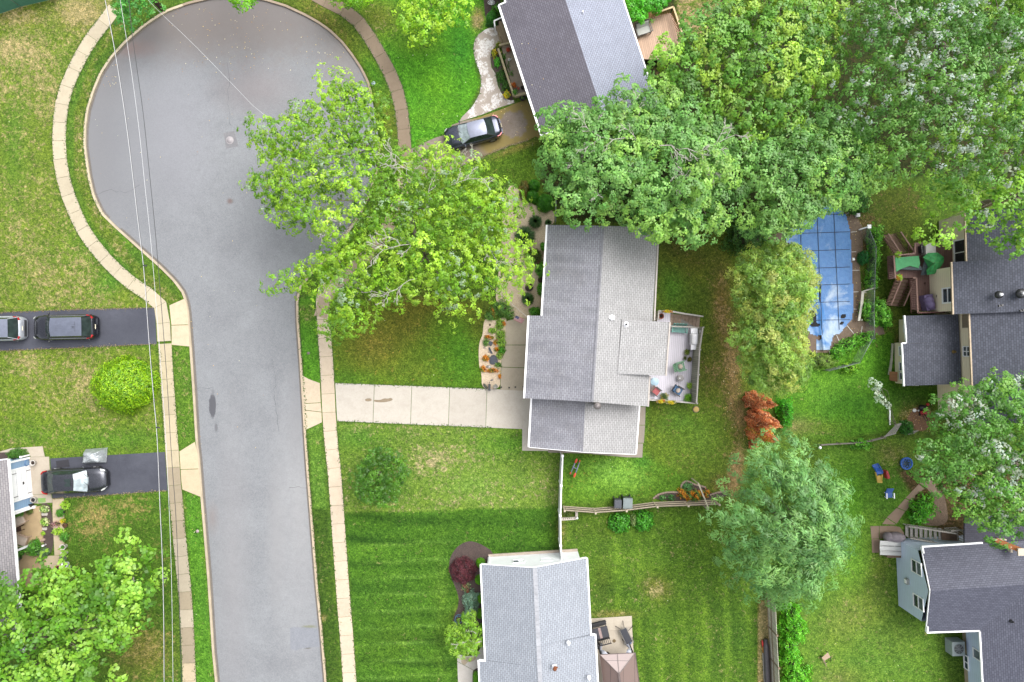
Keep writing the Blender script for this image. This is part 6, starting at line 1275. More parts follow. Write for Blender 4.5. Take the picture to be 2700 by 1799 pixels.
bush('hosta','pair of lime fern clumps below the pink flowers','m',765,1080,.45,.28,.4,LIMEG,13,leaf=.14,aspect=.4);
VH=[(176,196,120),(120,164,72),(210,216,170)]
bush('hosta','variegated hosta, uppermost in the dark mulch strip','m',580,795,.33,.3,.32,VH,14,leaf=.13);bush('hosta','bright green variegated hosta between the two pale stepping stones','m',588,960,.33,.32,.34,[(160,196,90),(120,170,60),(206,212,160)],15,leaf=.13);bush('hosta','tiny lime hosta below the second stepping stone','m',562,1108,.15,.16,.2,LIMEG,16,leaf=.1)
for x,y,lb in((580,862,'upper pale stepping stone in the mulch strip'),(573,1050,'lower pale stepping stone in the mulch strip')):poly_thing('stepping_stone',lb,'stepping stone','m',[(x-40,y-20),(x,y-14),(x+40,y-22),(x+38,y+20),(x,y+16),(x-38,y+22)],.0,.05,pm('pale_stone',C(206,198,190),.8),'stepping stones in the mulch')
bush('shrub','tall leafy green shrub between the porch and the mulch strip','m',492,1275,.42,.66,1.1,GRN,17,leaf=.13,aspect=.4);bush('shrub','grey-green spiky shrub at the foot of the mulch strip','m',588,1345,.38,.34,.6,[(112,146,98),(92,126,82)],18,leaf=.1,aspect=.3)
b=P('m',572,1190);r=root('garden_statue',b,'small pinkish stone figure in the mulch strip','statue');mb=MB();mb.lathe(b,[(.1,0),(.11,.12),(.07,.26),(.05,.3)],10);mb.build('base',pm('pink_stone',C(200,170,156),.8),r);mb=MB();mb.ball(b+Vector((0,0,.36)),.07,10,7);mb.build('head',pm('pink_stone',C(200,170,156)),r)
b=P('m',592,1255);mb=MB();mb.lathe(b,[(.06,0),(.05,.25),(.09,.28),(.07,.4),(.01,.46)],8);tag(mb.build('garden_lantern',WPL,None,loc=b),'small white lantern in the mulch strip','garden light')
potted('fern in a dark pot on the porch beside the upper column','m',290,815,.16,.4,BPOT,GRN,.38,z=.3,seed=21,leaf=.12);potted('olive plant in a dark pot on the porch front','m',408,815,.14,.2,BPOT,[(112,130,52),(92,112,44)],.24,z=.1,seed=22);potted('fern in a dark pot by the lower porch column','m',312,1318,.16,.45,BPOT,GRN,.38,z=.2,seed=23,leaf=.12)
potted('small dark pot with a green tuft on the lower walk','m',545,1440,.16,.2,BPOT,[(70,110,66)],.2,seed=24);potted('white pot of dark soil beside the white garage door','m',458,190,.21,.36,WPOT,seed=25);potted('white pot with clipped dark plant at the lower door jamb','m',470,665,.2,.4,WPOT,[(60,56,60)],.14,seed=26);potted('tall black pot at the corner of the blue wall','m',425,742,.15,.5,BPOT,seed=27)
potted('large dark blue pot at the left end of the lower walk','m',268,1418,.24,.5,pm('navy_pot',C(56,62,78),.35,.2,5,spec=.7),[(50,84,52)],.2,seed=28)
b=P('m',418,1460);mb=MB();mb.lathe(b,[(.1,0),(.2,.06),(.17,.06),(.1,.03),(.01,.02)],16,sy=.7);tag(mb.build('dish',WPL,None,loc=b),'white oval dish on the lower walk','dish')
poly_thing('welcome_mat','green patterned mat on the pad by the garage','mat','m',[(492,655),(592,652),(594,708),(500,716)],.024,.035,pm('green_mat',C(120,196,128),.9,.35,12,col2=C(176,190,90)),smooth=0)
poly_thing('rubber_mat','black rectangular mat on the asphalt above the black sedan','mat','m',[(726,176),(888,156),(902,248),(738,268)],.018,.034,pm('black_mat',C(56,55,62),.9,.1,8),smooth=0)
b=P('m',345,200,1.3);mb=MB();mb.M=Matrix.Translation(b)@Matrix.Rotation(math.pi/2,4,'Y')
for k in range(3):mb.tube([(math.cos(t)*(.24-k*.02),math.sin(t)*(.24-k*.02),k*.03) for t in[i*2*math.pi/20 for i in range(21)]],.015,6,cap=False)
tag(mb.build('garden_hose',pm('blue_hose',C(92,132,178),.5),None,loc=b),'coiled blue hose hanging on the blue garage wall','hose')
b=P('m',378,98);mb=MB();mb.beam(b,(b.x,b.y,.9),.1,.1,(0,1,0));mb.box((b.x,b.y,.92),(.14,.14,.05));tag(mb.build('white_post',WHITE,None,loc=b),'short white post beside the dark clipped shrub','post')
b=P('m',1208,118,.4);rng_=random.Random(5);mb=MB();r=root('covered_equipment',(b.x,b.y,0),'lumpy silver tarpaulin cover over equipment beside the black sedan','tarp cover');nx_,ny_=22,16;vs=[]
for j in range(ny_+1):
    for i in range(nx_+1):
        u_,v_=i/nx_*2-1,j/ny_*2-1;e=max(abs(u_),abs(v_))**5;z=.95*(1-e*.93)+.1*math.sin(u_*5+1)*math.cos(v_*4)*(1-e)+rng_.uniform(-.03,.03);vs.append((b.x+u_*(.76+.07*(1-z))+.05*v_,b.y+v_*(.52+.05*(1-z))+.06*u_,max(.02,z)))
mb.add(vs,[(j*(nx_+1)+i,j*(nx_+1)+i+1,(j+1)*(nx_+1)+i+1,(j+1)*(nx_+1)+i) for j in range(ny_) for i in range(nx_)],False);mb.build('tarpaulin',pm('silver_tarp',C(206,212,216),.35,.25,7,metal=.35,fine=12),r)
mb=MB();mb.tube([(b.x-.78,b.y-.5,.12),(b.x+.8,b.y-.48,.12),(b.x+.84,b.y+.56,.12),(b.x-.74,b.y+.5,.12),(b.x-.78,b.y-.5,.12)],.02,6);mb.build('tie_cord',GALV,r)
def chair(label,pos,rz,mat,cush=None,w=.6,d=.55,sh=.42,bh=.5,lean=.35,cat='chair',name='garden_chair',slats=0,group=None,arms=True,pillow=None,backcush=True,legs=None):
    r=root(name,pos,label,cat,group,rz);L='local';lm=legs or mat
    mb=MB()
    if slats:
        for i in range(slats):mb.box((-d/2+d*(i+.5)/slats,0,sh),(d/slats*.8,w,.03))
    else:mb.box((0,0,sh),(d,w,.05))
    mb.build('seat',mat,r,L);mb=MB();t=Vector((-math.sin(lean),0,math.cos(lean)));b0=Vector((-d/2,0,sh))
    if slats:
        for i in range(slats):y=-w/2+w*(i+.5)/slats;mb.beam(b0+Vector((0,y,0)),b0+Vector((0,y,0))+t*bh*(1+.12*math.sin(math.pi*(i+.5)/slats)),w/slats*.78,.03,(1,0,0))
    else:mb.beam(b0,b0+t*bh,w,.05,(1,0,0))
    mb.build('backrest',mat,r,L)
    for x in(-d/2+.04,d/2-.04):
        for y in(-w/2+.04,w/2-.04):mb=MB();mb.beam((x,y,0),(x,y,sh),.05,.05,(0,1,0));mb.build('leg',lm,r,L)
    if arms:
        for s_ in(-1,1):mb=MB();mb.box((.02,s_*(w/2+.02),sh+.24),(d*1.05,.08,.03));mb.beam((d/2-.04,s_*w/2,sh),(d/2-.04,s_*w/2,sh+.24),.04,.04,(0,1,0));mb.build('armrest',lm,r,L)
    if cush:
        mb=MB();mb.box((0,0,sh+.05),(d*.9,w*.88,.08));mb.build('seat_cushion',cush,r,L)
        if backcush:mb=MB();mb.beam(b0+Vector((.06,0,.06)),b0+Vector((.06,0,.06))+t*bh*.8,w*.85,.08,(1,0,0));mb.build('back_cushion',cush,r,L)
    if pillow:mb=MB();mb.M=Matrix.Translation((-d*.1,0,sh+.2))@Matrix.Rotation(-.6,4,'Y')@Matrix.Rotation(.1,4,'Z');mb.ball((0,0,0),(.19,.19,.06),8,6);mb.build('pillow',pillow,r,L)
    return r
def table(label,pos,rz,w,d,h,mat,top=None,round_=False,cat='table',name='garden_table',leg=.04):
    r=root(name,pos,label,cat,None,rz);mb=MB()
    if round_:mb.lathe((0,0,h),[(w/2,-.03),(w/2,0),(w/2-.02,.01),(.01,.012)],28)
    else:
        cr=.08;q=[]
        for sx,sy,a0 in((1,1,0),(-1,1,1),(-1,-1,2),(1,-1,3)):
            for k in range(5):a=(a0+k/4)*math.pi/2;q.append((sx*(w/2-cr)+math.cos(a)*cr,sy*(d/2-cr)+math.sin(a)*cr))
        mb.prism(q,h-.03,h)
    mb.build('table_top',top or mat,r,'local')
    for sx in(-1,1):
        for sy in(-1,1):k=.55 if round_ else .84;mb=MB();mb.beam((sx*w/2*k,sy*(w if round_ else d)/2*k,0),(sx*w/2*k*.9,sy*(w if round_ else d)/2*k*.9,h-.03),leg,leg,(0,1,0));mb.build('leg',mat,r,'local')
    return r
CRM=pm('cream_cushion',C(222,204,188),.85,.1,5);WICK=pm('pale_wicker',C(206,180,158),.8,.25,20)
chair('upper cream lounge chair on the porch of the blue house',P('m',285,925,.1),math.radians(28),WICK,CRM,.75,.95,.38,.6,.9,'lounge chair','lounge_chair',group='porch lounge chairs');chair('lower cream lounge chair on the porch of the blue house',P('m',318,1175,.1),math.radians(-20),WICK,CRM,.8,.95,.38,.6,.9,'lounge chair','lounge_chair',group='porch lounge chairs')
table('small dark brown table between the two porch lounge chairs',P('m',278,1035,.1),.2,.55,.4,.45,pm('dark_brown_wood',C(78,54,44),.6,.2,6))
# ================================================================ BACK DECK OF THE MAIN HOUSE
DZ=.6
r=root('garden_deck',P('q',500,800),'pale grey plank deck with high weathered board screen behind the house','deck')
mb=MB();mb.prism(PS('q',[(60,200),(60,320),(220,330),(245,108),(420,126),(415,312),(785,345),(740,655),(700,1400),(100,1372),(60,1360)],DZ),DZ-.1,DZ);mb.build('deck_floor',board_mat('grey_decking',C(206,202,212,.95),.14,'X',.07,.06,.7,.15,rot=math.radians(3.5)),r)
mb=MB();mb.prism(PS('q',[(255,125),(425,140),(780,360),(735,655),(690,1385),(110,1360)],0),.0,DZ-.14);mb.build('deck_skirt',pm('deck_skirt',C(150,146,140),.8,.2,5),r)
base=PS('q',[(785,350),(740,655),(722,1000),(698,1396)],DZ);base=[Vector((p.x,p.y,0)) for p in base]
SCR=board_mat('weathered_green_boards',C(178,180,164),.14,'Y',.1,.22,.8,.6)
for i,(a,b) in enumerate(zip(base,base[1:])):
    mb=MB();mb.beam((a.x,a.y,DZ+.9),(b.x,b.y,DZ+.9),.035,1.8);mb.build('screen_panel',SCR,r)
    mb=MB();mb.beam((a.x,a.y,DZ+1.83),(b.x,b.y,DZ+1.83),.1,.05);mb.build('screen_cap',GREYW,r)
for p in base:mb=MB();mb.beam((p.x+.05,p.y,0),(p.x+.05,p.y,DZ+1.9),.1,.1,(0,1,0));mb.build('screen_post',GREYW,r)
def railing(r,pts,z0,h,mat,bal=.13,w=.1,nm='deck_rail',bm_=None,zs=None):
    for i,(a,b) in enumerate(zip(pts,pts[1:])):
        za,zb=(zs[i],zs[i+1]) if zs else(z0,z0);A,B_=Vector((a.x,a.y,za+h)),Vector((b.x,b.y,zb+h));mb=MB();mb.beam(A,B_,w,.045);mb.build(nm,mat,r);mb=MB();n=max(2,int((B_-A).length/bal));lo=Vector((0,0,h-.1));mb.beam(A-lo,B_-lo,.04,.06)
        for k in range(n+1):q=A.lerp(B_,k/n);mb.beam(q-lo,q-Vector((0,0,.03)),.036,.036,(0,1,0))
        mb.build('baluster_panel',bm_ or mat,r)
RW=pm('grey_white_rail',C(206,200,192),.75,.15,6)
railing(r,PS('q',[(100,1376),(480,1398),(800,1428)],DZ+.9),DZ,.9,RW);railing(r,PS('q',[(248,235),(250,108),(425,120)],DZ+.9),DZ,.9,RW);railing(r,PS('q',[(430,330),(640,335),(868,352)],DZ+.9),DZ,.9,RW)
railing(r,PS('q',[(428,122),(600,150),(885,188)],.9),0,.85,RW,zs=[DZ,.4,.1])
for i in range(8):mb=MB();c=P('q',443+i*53,235+i*3,DZ-.06*i);mb.box(c-Vector((0,0,.04)),(.26,.86,.05),math.radians(-4));mb.build('stair_tread',pm('brown_tread',C(168,146,128),.8,.2,7),r)
YB=pm('cream_box',C(220,212,170),.6,.1,5);fb='yellow flower boxes on the deck rails'
potted('yellow flower box on the north rail of the grey deck','q',365,118,.2,.2,YB,YEL+[(214,120,50)],z=DZ+.9,group=fb,square=(.62,.2),fh=.16,leaf=.06,seed=31);potted('left one of two yellow flower boxes on the south deck rail','q',283,1393,.2,.2,YB,YEL+[(206,120,60)],z=DZ+.85,group=fb,square=(.62,.24),fh=.16,leaf=.06,seed=32,rz=.08);potted('right one of two yellow flower boxes on the south deck rail','q',418,1408,.2,.2,YB,YEL,z=DZ+.85,group=fb,square=(.62,.24),fh=.16,leaf=.06,seed=33)
potted('terracotta pot of dark soil on the small upper landing','q',278,185,.2,.3,TERRA,z=DZ,seed=34);dp='potted plants along the deck screen'
potted('white pot of green flowers beside the white grill','q',645,697,.2,.3,WPOT,[(110,132,48),(140,150,60),(88,112,40)],.22,z=DZ,group=dp,seed=35);potted('small white pot below the flowers by the grill','q',620,780,.13,.25,WPOT,[(112,124,52),(80,96,40)],.14,z=DZ,group=dp,seed=36);potted('brown pot of olive flowers nearest the deck screen','q',685,800,.15,.22,pm('brown_pot',C(104,74,56)),[(128,124,56),(104,112,46)],.17,z=DZ,group=dp,seed=37)
potted('lime bushy pot, smaller one by the screen','q',680,1172,.17,.28,BPOT,LIMEG,.24,z=DZ,group=dp,seed=38);potted('large round bright green potted bush in the deck corner','q',664,1343,.22,.3,BPOT,[(148,206,66),(124,186,52)],.31,z=DZ,group=dp,seed=39,fh=.36);potted('leafy potted plant behind the yellow flower boxes','q',320,1325,.18,.32,GRYP,[(98,128,70),(80,112,56),(176,168,90)],.29,z=DZ,seed=40)
b=P('q',715,510,DZ);r=root('gas_grill',b,'large white gas grill with side shelves on the deck','grill');WG=pm('white_enamel',C(238,238,242,.9),.3,.05,4)
mb=MB();mb.box(b+Vector((0,.0,.45)),(.5,.8,.9));mb.build('cabinet',GALV,r)
mb=MB();mb.M=Matrix.Translation(b+Vector((.04,0,.92)))@Matrix.Rotation(math.pi/2,4,'X');mb.lathe((0,0,-.4),[(.05,0),(.25,.01),(.26,.1),(.26,.7),(.25,.79),(.05,.8)],20,sy=.85);mb.build('lid',WG,r)
for s_,nm in((.6,'upper'),(-.6,'lower')):mb=MB();mb.box(b+Vector((0,s_,.88)),(.5,.38,.05));mb.box(b+Vector((0,s_,.8)),(.46,.34,.12));mb.build('side_shelf',WG,r)
mb=MB();mb.tube([b+Vector((-.3,-.35,.95)),b+Vector((-.3,.35,.95))],.02,8);mb.build('handle',GALV,r)
mb=MB();mb.box(b+Vector((-.27,0,.82)),(.12,.78,.14));mb.build('control_panel',GALV,r)
TEAL=pm('teal_paint',C(128,196,184),.6,.15,6);GRNP=pm('green_paint',C(124,176,136),.6,.15,6)
chair('teal painted slatted bench under the top rail of the deck',P('q',522,372,DZ),math.radians(-94),TEAL,w=1.05,d=.5,bh=.45,slats=5,cat='bench',name='garden_bench')
chair('green slatted chair holding a cream pillow in the middle of the deck',P('q',545,895,DZ),math.radians(14),GRNP,w=.62,d=.62,bh=.55,slats=5,lean=.6,pillow=CRM);chair('black framed chair with blue and white cushions on the deck',P('q',510,1240,DZ),math.radians(-32),BLACKM,pm('denim_cushion',C(92,128,168),.8,.1,5),w=.58,d=.55,bh=.5,lean=.5,pillow=CRM)
chair('brown chair with red striped cushion beside the round blue table',P('q',200,1250,DZ),math.radians(-38),pm('taupe_sling',C(158,136,126),.8,.15,8),pm('red_cushion',C(208,110,112),.8,.3,10),w=.5,d=.5,bh=.5,lean=.5,backcush=False,legs=BLACKM)
table('pale blue round table against the house wall',P('q',168,1110,DZ),0,.62,.62,.7,GALV,pm('ice_blue_top',C(182,214,232),.35,.05,4),True);table('small round grey mesh table on the deck',P('q',545,1062,DZ),0,.5,.5,.45,BLACKM,pm('grey_mesh',C(172,168,168),.6,.2,14),True)
b=P('q',552,1070,DZ+.47);mb=MB();mb.lathe(b,[(.05,0),(.055,.06),(.04,.09)],10);tag(mb.build('candle_jar',WPL,None,loc=b),'white candle jar on the small mesh table','candle')
b=P('q',782,1510);r=root('tree_stump',b,'pale yellow round tree stump cut low in the grass below the deck','tree stump');mb=MB();mb.lathe(b,[(.27,-.05),(.25,.06),(.23,.1),(.01,.1)],18);mb.build('bark_ring',BARK,r);mb=MB();mb.lathe(b,[(.21,.1),(.205,.108),(.01,.112)],18);mb.build('cut_face',pm('yellow_wood',C(222,190,112),.8,.3,12),r)
for(x,y,z,cl,L,lb) in((800,1050,DZ+1.2,(214,168,80),.75,'long ochre lizard-shaped ornament hung on the deck screen'),(822,720,DZ+1.3,(220,186,140),.5,'small tan ornament hung high on the deck screen'),(812,895,DZ+1.2,(196,214,200),.5,'pale green ornament hung on the middle of the deck screen'),(768,1395,DZ+.8,(214,178,184),.3,'pinkish plaque at the lower end of the deck screen'),(842,405,DZ+1.5,(232,232,236),.3,'white ornament at the top end of the deck screen')):
    b=P('q',x,y,z);mb=MB();mb.box(b,(.03,.07,L*.5),.05);mb.ball(b+Vector((0,0,L*.3)),(.03,.05,.08),8,6);mb.beam(b+Vector((0,-.1,L*.12)),b+Vector((0,.1,L*.18)),.03,.03);mb.beam(b+Vector((0,-.1,-L*.18)),b+Vector((0,.1,-L*.12)),.03,.03);tag(mb.build('wall_ornament',pm(f'orn_{cl[0]}{cl[2]}',C(*cl),.7,.15,8),None,loc=b),lb,'ornament','ornaments on the deck screen')
# ================================================================ POOL
b=P('u',640,800);r=root('pool_cover',b,'torn faded blue mesh cover over the swimming pool','pool cover')
outl=PS('u',[(300,350),(420,280),(560,180),(650,130),(705,140),(805,228),(832,330),(845,390),(852,560),(862,760),(868,880),(877,1030),(862,1195),(812,1250),(748,1330),(688,1345),(655,1482),(525,1484),(524,1348),(468,1330),(428,1260),(415,1100),(425,900),(395,740),(385,630),(300,510),(242,490),(240,410),(262,365)],0)
ox=[(p.x,p.y) for p in outl];xs=np.arange(min(p[0] for p in ox),max(p[0] for p in ox),.08);ys=np.arange(min(p[1] for p in ox),max(p[1] for p in ox),.08);X,Y=np.meshgrid(xs,ys)
ins=in_poly(X,Y,ox);ed=edge_dist(X,Y,ox)
holes=[('u',345,528,.38,.16,0),('u',495,1165,.24,.48,.35),('u',515,1245,.3,.12,0),('u',365,600,.2,.12,0),('u',775,1165,.2,.12,.7),('u',762,1225,.12,.06,.6),('u',552,1362,.12,.14,0)]
hm=np.zeros(X.shape,bool)
for f,x,y,rx,ry,a in holes:p=P(f,x,y);dx,dy=X-p.x,Y-p.y;c_,s_=math.cos(a),math.sin(a);hm|=(((dx*c_+dy*s_)/rx)**2+((-dx*s_+dy*c_)/ry)**2)<1
rp=P('u',560,1100);along=np.clip((P('u',540,880).y-Y)/5.0,0,1);fold=np.exp(-((X-(rp.x+(Y-rp.y)*-.07))/.16)**2)*along
Z=.07-.0*X+.10*np.sin(X*2.1+Y*.6)*np.sin(Y*1.1)*np.clip(ed,0,.6)*.4+.22*fold+.04*np.sin(X*7+Y*3)*(along>.2)*(X<rp.x+.4)
idx=-np.ones(X.shape,int);vs=[]
for j in range(X.shape[0]):
    for i in range(X.shape[1]):
        if ins[j,i] and not hm[j,i]:idx[j,i]=len(vs);vs.append((X[j,i],Y[j,i],max(.045,Z[j,i])))
mb=MB();mb.add(vs,[(idx[j,i],idx[j,i+1],idx[j+1,i+1],idx[j+1,i]) for j in range(X.shape[0]-1) for i in range(X.shape[1]-1) if min(idx[j,i],idx[j,i+1],idx[j+1,i+1],idx[j+1,i])>=0],True)
def cover_mat():
    m,nt,bs=new_mat('faded_blue_cover');tc=nt.nodes.new("ShaderNodeTexCoord").outputs['Object'];g=nt.nodes.new("ShaderNodeNewGeometry").outputs['Position']
    sx=nt.nodes.new("ShaderNodeSeparateXYZ");nt.links.new(g,sx.inputs[0]);n1=noise(nt,tc,.55,4,.6,dist=.5);n2=noise(nt,tc,3,4)
    c=mixc(nt,mapr(nt,n2,.3,.7),C(60,126,196),C(76,142,208));fade=mapr(nt,sx.outputs[1],P('u',0,820).y,P('u',0,1300).y,0,.16);ad=nt.nodes.new("ShaderNodeMath");ad.operation='ADD';nt.links.new(n1,ad.inputs[0]);nt.links.new(fade,ad.inputs[1])
    wx=mapr(nt,sx.outputs[0],P('u',520,0).x,P('u',380,0).x,0,.12);a2=nt.nodes.new("ShaderNodeMath");a2.operation='ADD';nt.links.new(ad.outputs[0],a2.inputs[0]);nt.links.new(wx,a2.inputs[1])
    c=mixc(nt,mapr(nt,a2.outputs[0],.56,.74,0,.85),c,C(202,220,236));c=mixc(nt,mapr(nt,n2,.6,.75,0,.3),c,C(120,130,134))
    nt.links.new(c,bs.inputs['Base Color']);bs.inputs['Roughness'].default_value=.5;bump(nt,bs,noise(nt,tc,5,4),.5,.05);return m
mb.build('cover_sheet',cover_mat(),r)
WEB=pm('dark_webbing',C(40,62,92),.7,.1,5);TAPE=pm('white_strap',C(226,224,220),.7,.08,5)
def web(p0,p1):
    a,b_=P('u',*p0),P('u',*p1);n=14;mb=MB();pts=[]
    for k in range(n+1):
        q=a.lerp(b_,k/n)
        if in_poly(np.array([q.x]),np.array([q.y]),ox)[0]:
            i,j=min(len(xs)-1,max(0,int((q.x-xs[0])/.08))),min(len(ys)-1,max(0,int((q.y-ys[0])/.08)));pts.append(Vector((q.x,q.y,max(.045,Z[j,i])+.02)))
    for u_,v_ in zip(pts,pts[1:]):mb.beam(u_,v_,.045,.012)
    if len(pts)>1:mb.build('webbing_strap',WEB,r)
for x0,x1 in((380,400),(532,580),(684,745)):web((x0,140),(x1,1480))
for y0,y1 in((236,226),(410,388),(572,550),(732,712),(888,868),(1046,1028),(1206,1196)):web((240,y0),(880,y1))
for a,b_ in(((808,228),(832,212)),((848,392),(905,386)),((855,574),(898,572)),((862,742),(928,742)),((870,942),(920,940)),((875,1098),(902,1100)),((812,1248),(905,1358)),((716,1336),(758,1430)),((952,1258),(944,1326)),((655,1484),(655,1512)),((535,1486),(535,1512)),((466,1296),(420,1282))):mb=MB();mb.beam(P('u',*a,.05),P('u',*b_,.03),.04,.012);mb.build('anchor_strap',TAPE,r)
mb=MB();mb.prism([tuple(p[:2]) for p in PS('u',[(270,480),(400,480),(410,640),(300,610)])],.026,.034);mb.prism([tuple(p[:2]) for p in PS('u',[(430,1060),(580,1060),(590,1290),(440,1290)])],.026,.034);mb.prism([tuple(p[:2]) for p in PS('u',[(700,1100),(800,1100),(800,1260),(700,1260)])],.026,.034)
struct('pool_water',mb,pm('dark_pool_water',C(40,40,42),.7,.3,3,spec=.2,bmp=0))
bush('leaf_debris','heap of brown dead leaves lying on the torn edge of the blue cover','u',490,940,.28,.5,.2,[(146,96,70),(120,84,62),(170,130,96)],91,leaf=.08,lumps=.4,cover=2);bush('leaf_debris','brown leaves caught in the fold of the blue cover','u',560,960,.08,1.1,.3,[(116,96,84),(96,88,84)],92,leaf=.06,cover=1.2,rot=-.05)
for x,y,w_,lb in((870,641,.18,'small white square lid at the east edge of the pool'),(900,240,.24,'white bucket on the brown ground near the top of the pool')):b=P('u',x,y);mb=MB();mb.box(b+Vector((0,0,.04 if w_<.2 else .15)),(w_,w_*1.1,.06 if w_<.2 else .3),.05);mb.box(b+Vector((0,0,.08 if w_<.2 else .31)),(w_*.8,w_*.8,.02),.05);tag(mb.build('skimmer_box' if w_<.2 else 'bucket',WPL,None,loc=b),lb,'lid' if w_<.2 else 'bucket')
b=P('u',1018,340,1.5);mb=MB();mb.beam((b.x,b.y,0),b,.08,.08,(0,1,0));mb.box(b,(.28,.26,.06));mb.beam(P('u',930,366,1.2),P('u',1010,340,1.5),.05,.04);tag(mb.build('pool_shower',WHITE,None,loc=(b.x,b.y,0)),'white topped post with a slanting arm by the hedge','post')
b=P('u',940,1060);mb=MB();mb.beam(P('u',960,935,.45),P('u',948,1050,.45),.2,.05);mb.beam(P('u',948,1050,.45),P('u',922,1208,.45),.17,.05);mb.beam(P('u',962,935,.5),P('u',1072,903,.6),.09,.06)
for x,y in((958,950),(925,1200),(1065,905)):q=P('u',x,y);mb.beam((q.x,q.y,0),(q.x,q.y,.45),.08,.08,(0,1,0))
tag(mb.build('white_rail',pm('chalky_white',C(218,214,200),.8,.15,7),None,loc=b),'peeling white bent rail between the pool and the hedge','rail')
# ================================================================ HEDGES AND SHRUBS OF THE EAST SIDE
BG=[(96,168,46),(80,148,40),(116,186,58),(132,196,70)]
eh='vine hedge east of the pool'
for i,(x,y,rx,ry,h,lb) in enumerate(((1035,450,.45,.95,1.4,'topmost leafy length of hedge beside the white topped post'),(1030,640,.4,.9,1.3,'second leafy length of hedge left of the brown stairs'),(1010,820,.36,.8,1.2,'third leafy length of hedge above the bent white rail'),(960,1110,.42,.6,1.0,'low dark hedge beside the bent white rail'),(1070,1130,.75,1.0,1.3,'wide bright vine mound right of the bent white rail'),(1150,1190,.5,.7,.9,'vine mound reaching to the lean-to wall'),(960,1370,.9,.45,1.0,'sloping vine hedge at the lower right pool corner'),(800,1430,1.2,.5,1.1,'vine hedge directly below the pool straps'),(720,1500,.6,.4,.8,'lowest left end of the vine hedge by the golden cypress'))):
    bush('vine_hedge',lb,'u',x,y,rx,ry,h,BG,seed=110+i,leaf=.12,group=eh,lumps=.25,aspect=.65,rot=.45 if i in(6,7,8) else 0,cover=3)
bush('dark_shrub','single dark green shrub at the pool edge beside the hedge','u',945,632,.4,.52,.9,[(44,124,56),(36,108,48)],120,leaf=.09)
bush('shrub','leafy shrub pile under the maple at the corner of the pool yard','u',880,130,.9,.9,1.4,[(60,112,40),(74,130,48)],121,leaf=.12,lumps=.3);bush('shrub','sprawling feathery shrub between cypress and sloping hedge','h',420,920,1.2,.55,.8,[(140,170,80),(120,156,64)],122,leaf=.13,aspect=.25,lumps=.3,rot=-.2)
bush('shrub','dark green shrub at the foot of the golden cypress','h',340,930,.5,.6,.7,[(64,116,44)],123,leaf=.1);bush('shrub','lime shrub on the chain-link fence in the lawn','h',620,965,.75,.42,.8,[(120,180,50),(146,196,60)],124,leaf=.12,lumps=.35)
bush('vine','green vine growing over the low rail fence','h',700,1490,.75,.38,.8,BG,125,leaf=.12,lumps=.35);bush('shrub','dark leafy shrub left of the big maple near the pallet','h',1005,1375,.5,.55,.9,[(70,130,48),(56,112,40)],126,leaf=.11)
bush('shrub','dark shrub mass filling the gap between the maple and the deck lawn','o',1710,545,1.6,1.3,1.8,[(66,112,44),(52,96,36),(84,128,50)],127,leaf=.13,lumps=.3);bush('shrub','bright green shrub behind the rust-coloured dead arborvitae','w',1175,850,.55,1.15,1.6,[(84,178,40),(68,156,34)],128,leaf=.12,lumps=.25)
RUST=[(206,132,92),(186,108,66),(214,154,120),(140,84,56)]
for i,(x,y,lb,cl,h,rr) in enumerate(((815,690,'rust-brown dead arborvitae, uppermost, partly under the golden cypress',RUST,4.3,.72),(850,895,'rust-brown dead arborvitae in the middle of the row',RUST,4.5,.75),(845,1065,'dead arborvitae with some yellow-green foliage, lowest tall one',RUST+[(150,150,50),(190,130,60)],4.2,.72),(822,1222,'short rust-brown dead shrub beside the blue-green pine',RUST,.9,.35))):
    bush('dead_arborvitae',lb,'w',x,y,rr,rr*.9,h,cl,seed=130+i,leaf=.15,group='row of dead arborvitae',cone=.45,aspect=.35,lumps=.14,cat='tree',cover=4,leafk=2.8,tilt=1.3)
hb='bright shrubs outside the silver-grey fence'
for i,(x,y,rx,ry,lb) in enumerate(((450,200,.75,.8,'topmost bright shrub along the silver-grey fence, under the pine tips'),(480,350,1.05,.85,'second and widest bright shrub along the silver-grey fence'),(430,510,.65,.75,'third bright shrub along the silver-grey fence'),(440,640,.8,.7,'fourth bright shrub along the silver-grey fence'),(510,820,1.05,.9,'lowest bright shrub along the silver-grey fence'))):
    bush('hedge_shrub',lb,'z5',x,y,rx,ry,1.5,[(104,188,40),(86,164,32),(128,200,56)],seed=140+i,leaf=.13,group=hb,lumps=.3,aspect=.6,cover=3)
bush('broadleaf_shrub','large glossy shrub beside the stone back path','v',860,850,1.2,.78,1.2,[(92,176,40),(74,152,34),(114,190,56)],150,leaf=.24,aspect=.35,rot=.95,lumps=.25,tilt=.9);bush('hydrangea','left dense green hydrangea mound below the picket fence','k',1128,462,.88,.78,1.0,[(82,158,40),(70,142,36)],151,leaf=.13,aspect=.8,lumps=.1);bush('hydrangea','right dense green hydrangea mound below the picket fence','k',1292,448,.78,.8,1.0,[(88,168,44),(74,148,38)],152,leaf=.13,aspect=.8,lumps=.1)
bush('pale_shrub','small pale spiky shrub between the two hydrangeas','k',1225,445,.26,.45,.7,[(156,178,110),(136,160,96)],153,leaf=.1,aspect=.4)
bush('japanese_maple','purple-red mounded shrub in the rounded mulch bed','y',243,398,.98,.95,1.3,[(112,56,68),(92,46,58),(134,66,72),(84,52,60)],155,leaf=.08,aspect=.35,cover=3.4,lumps=.1)
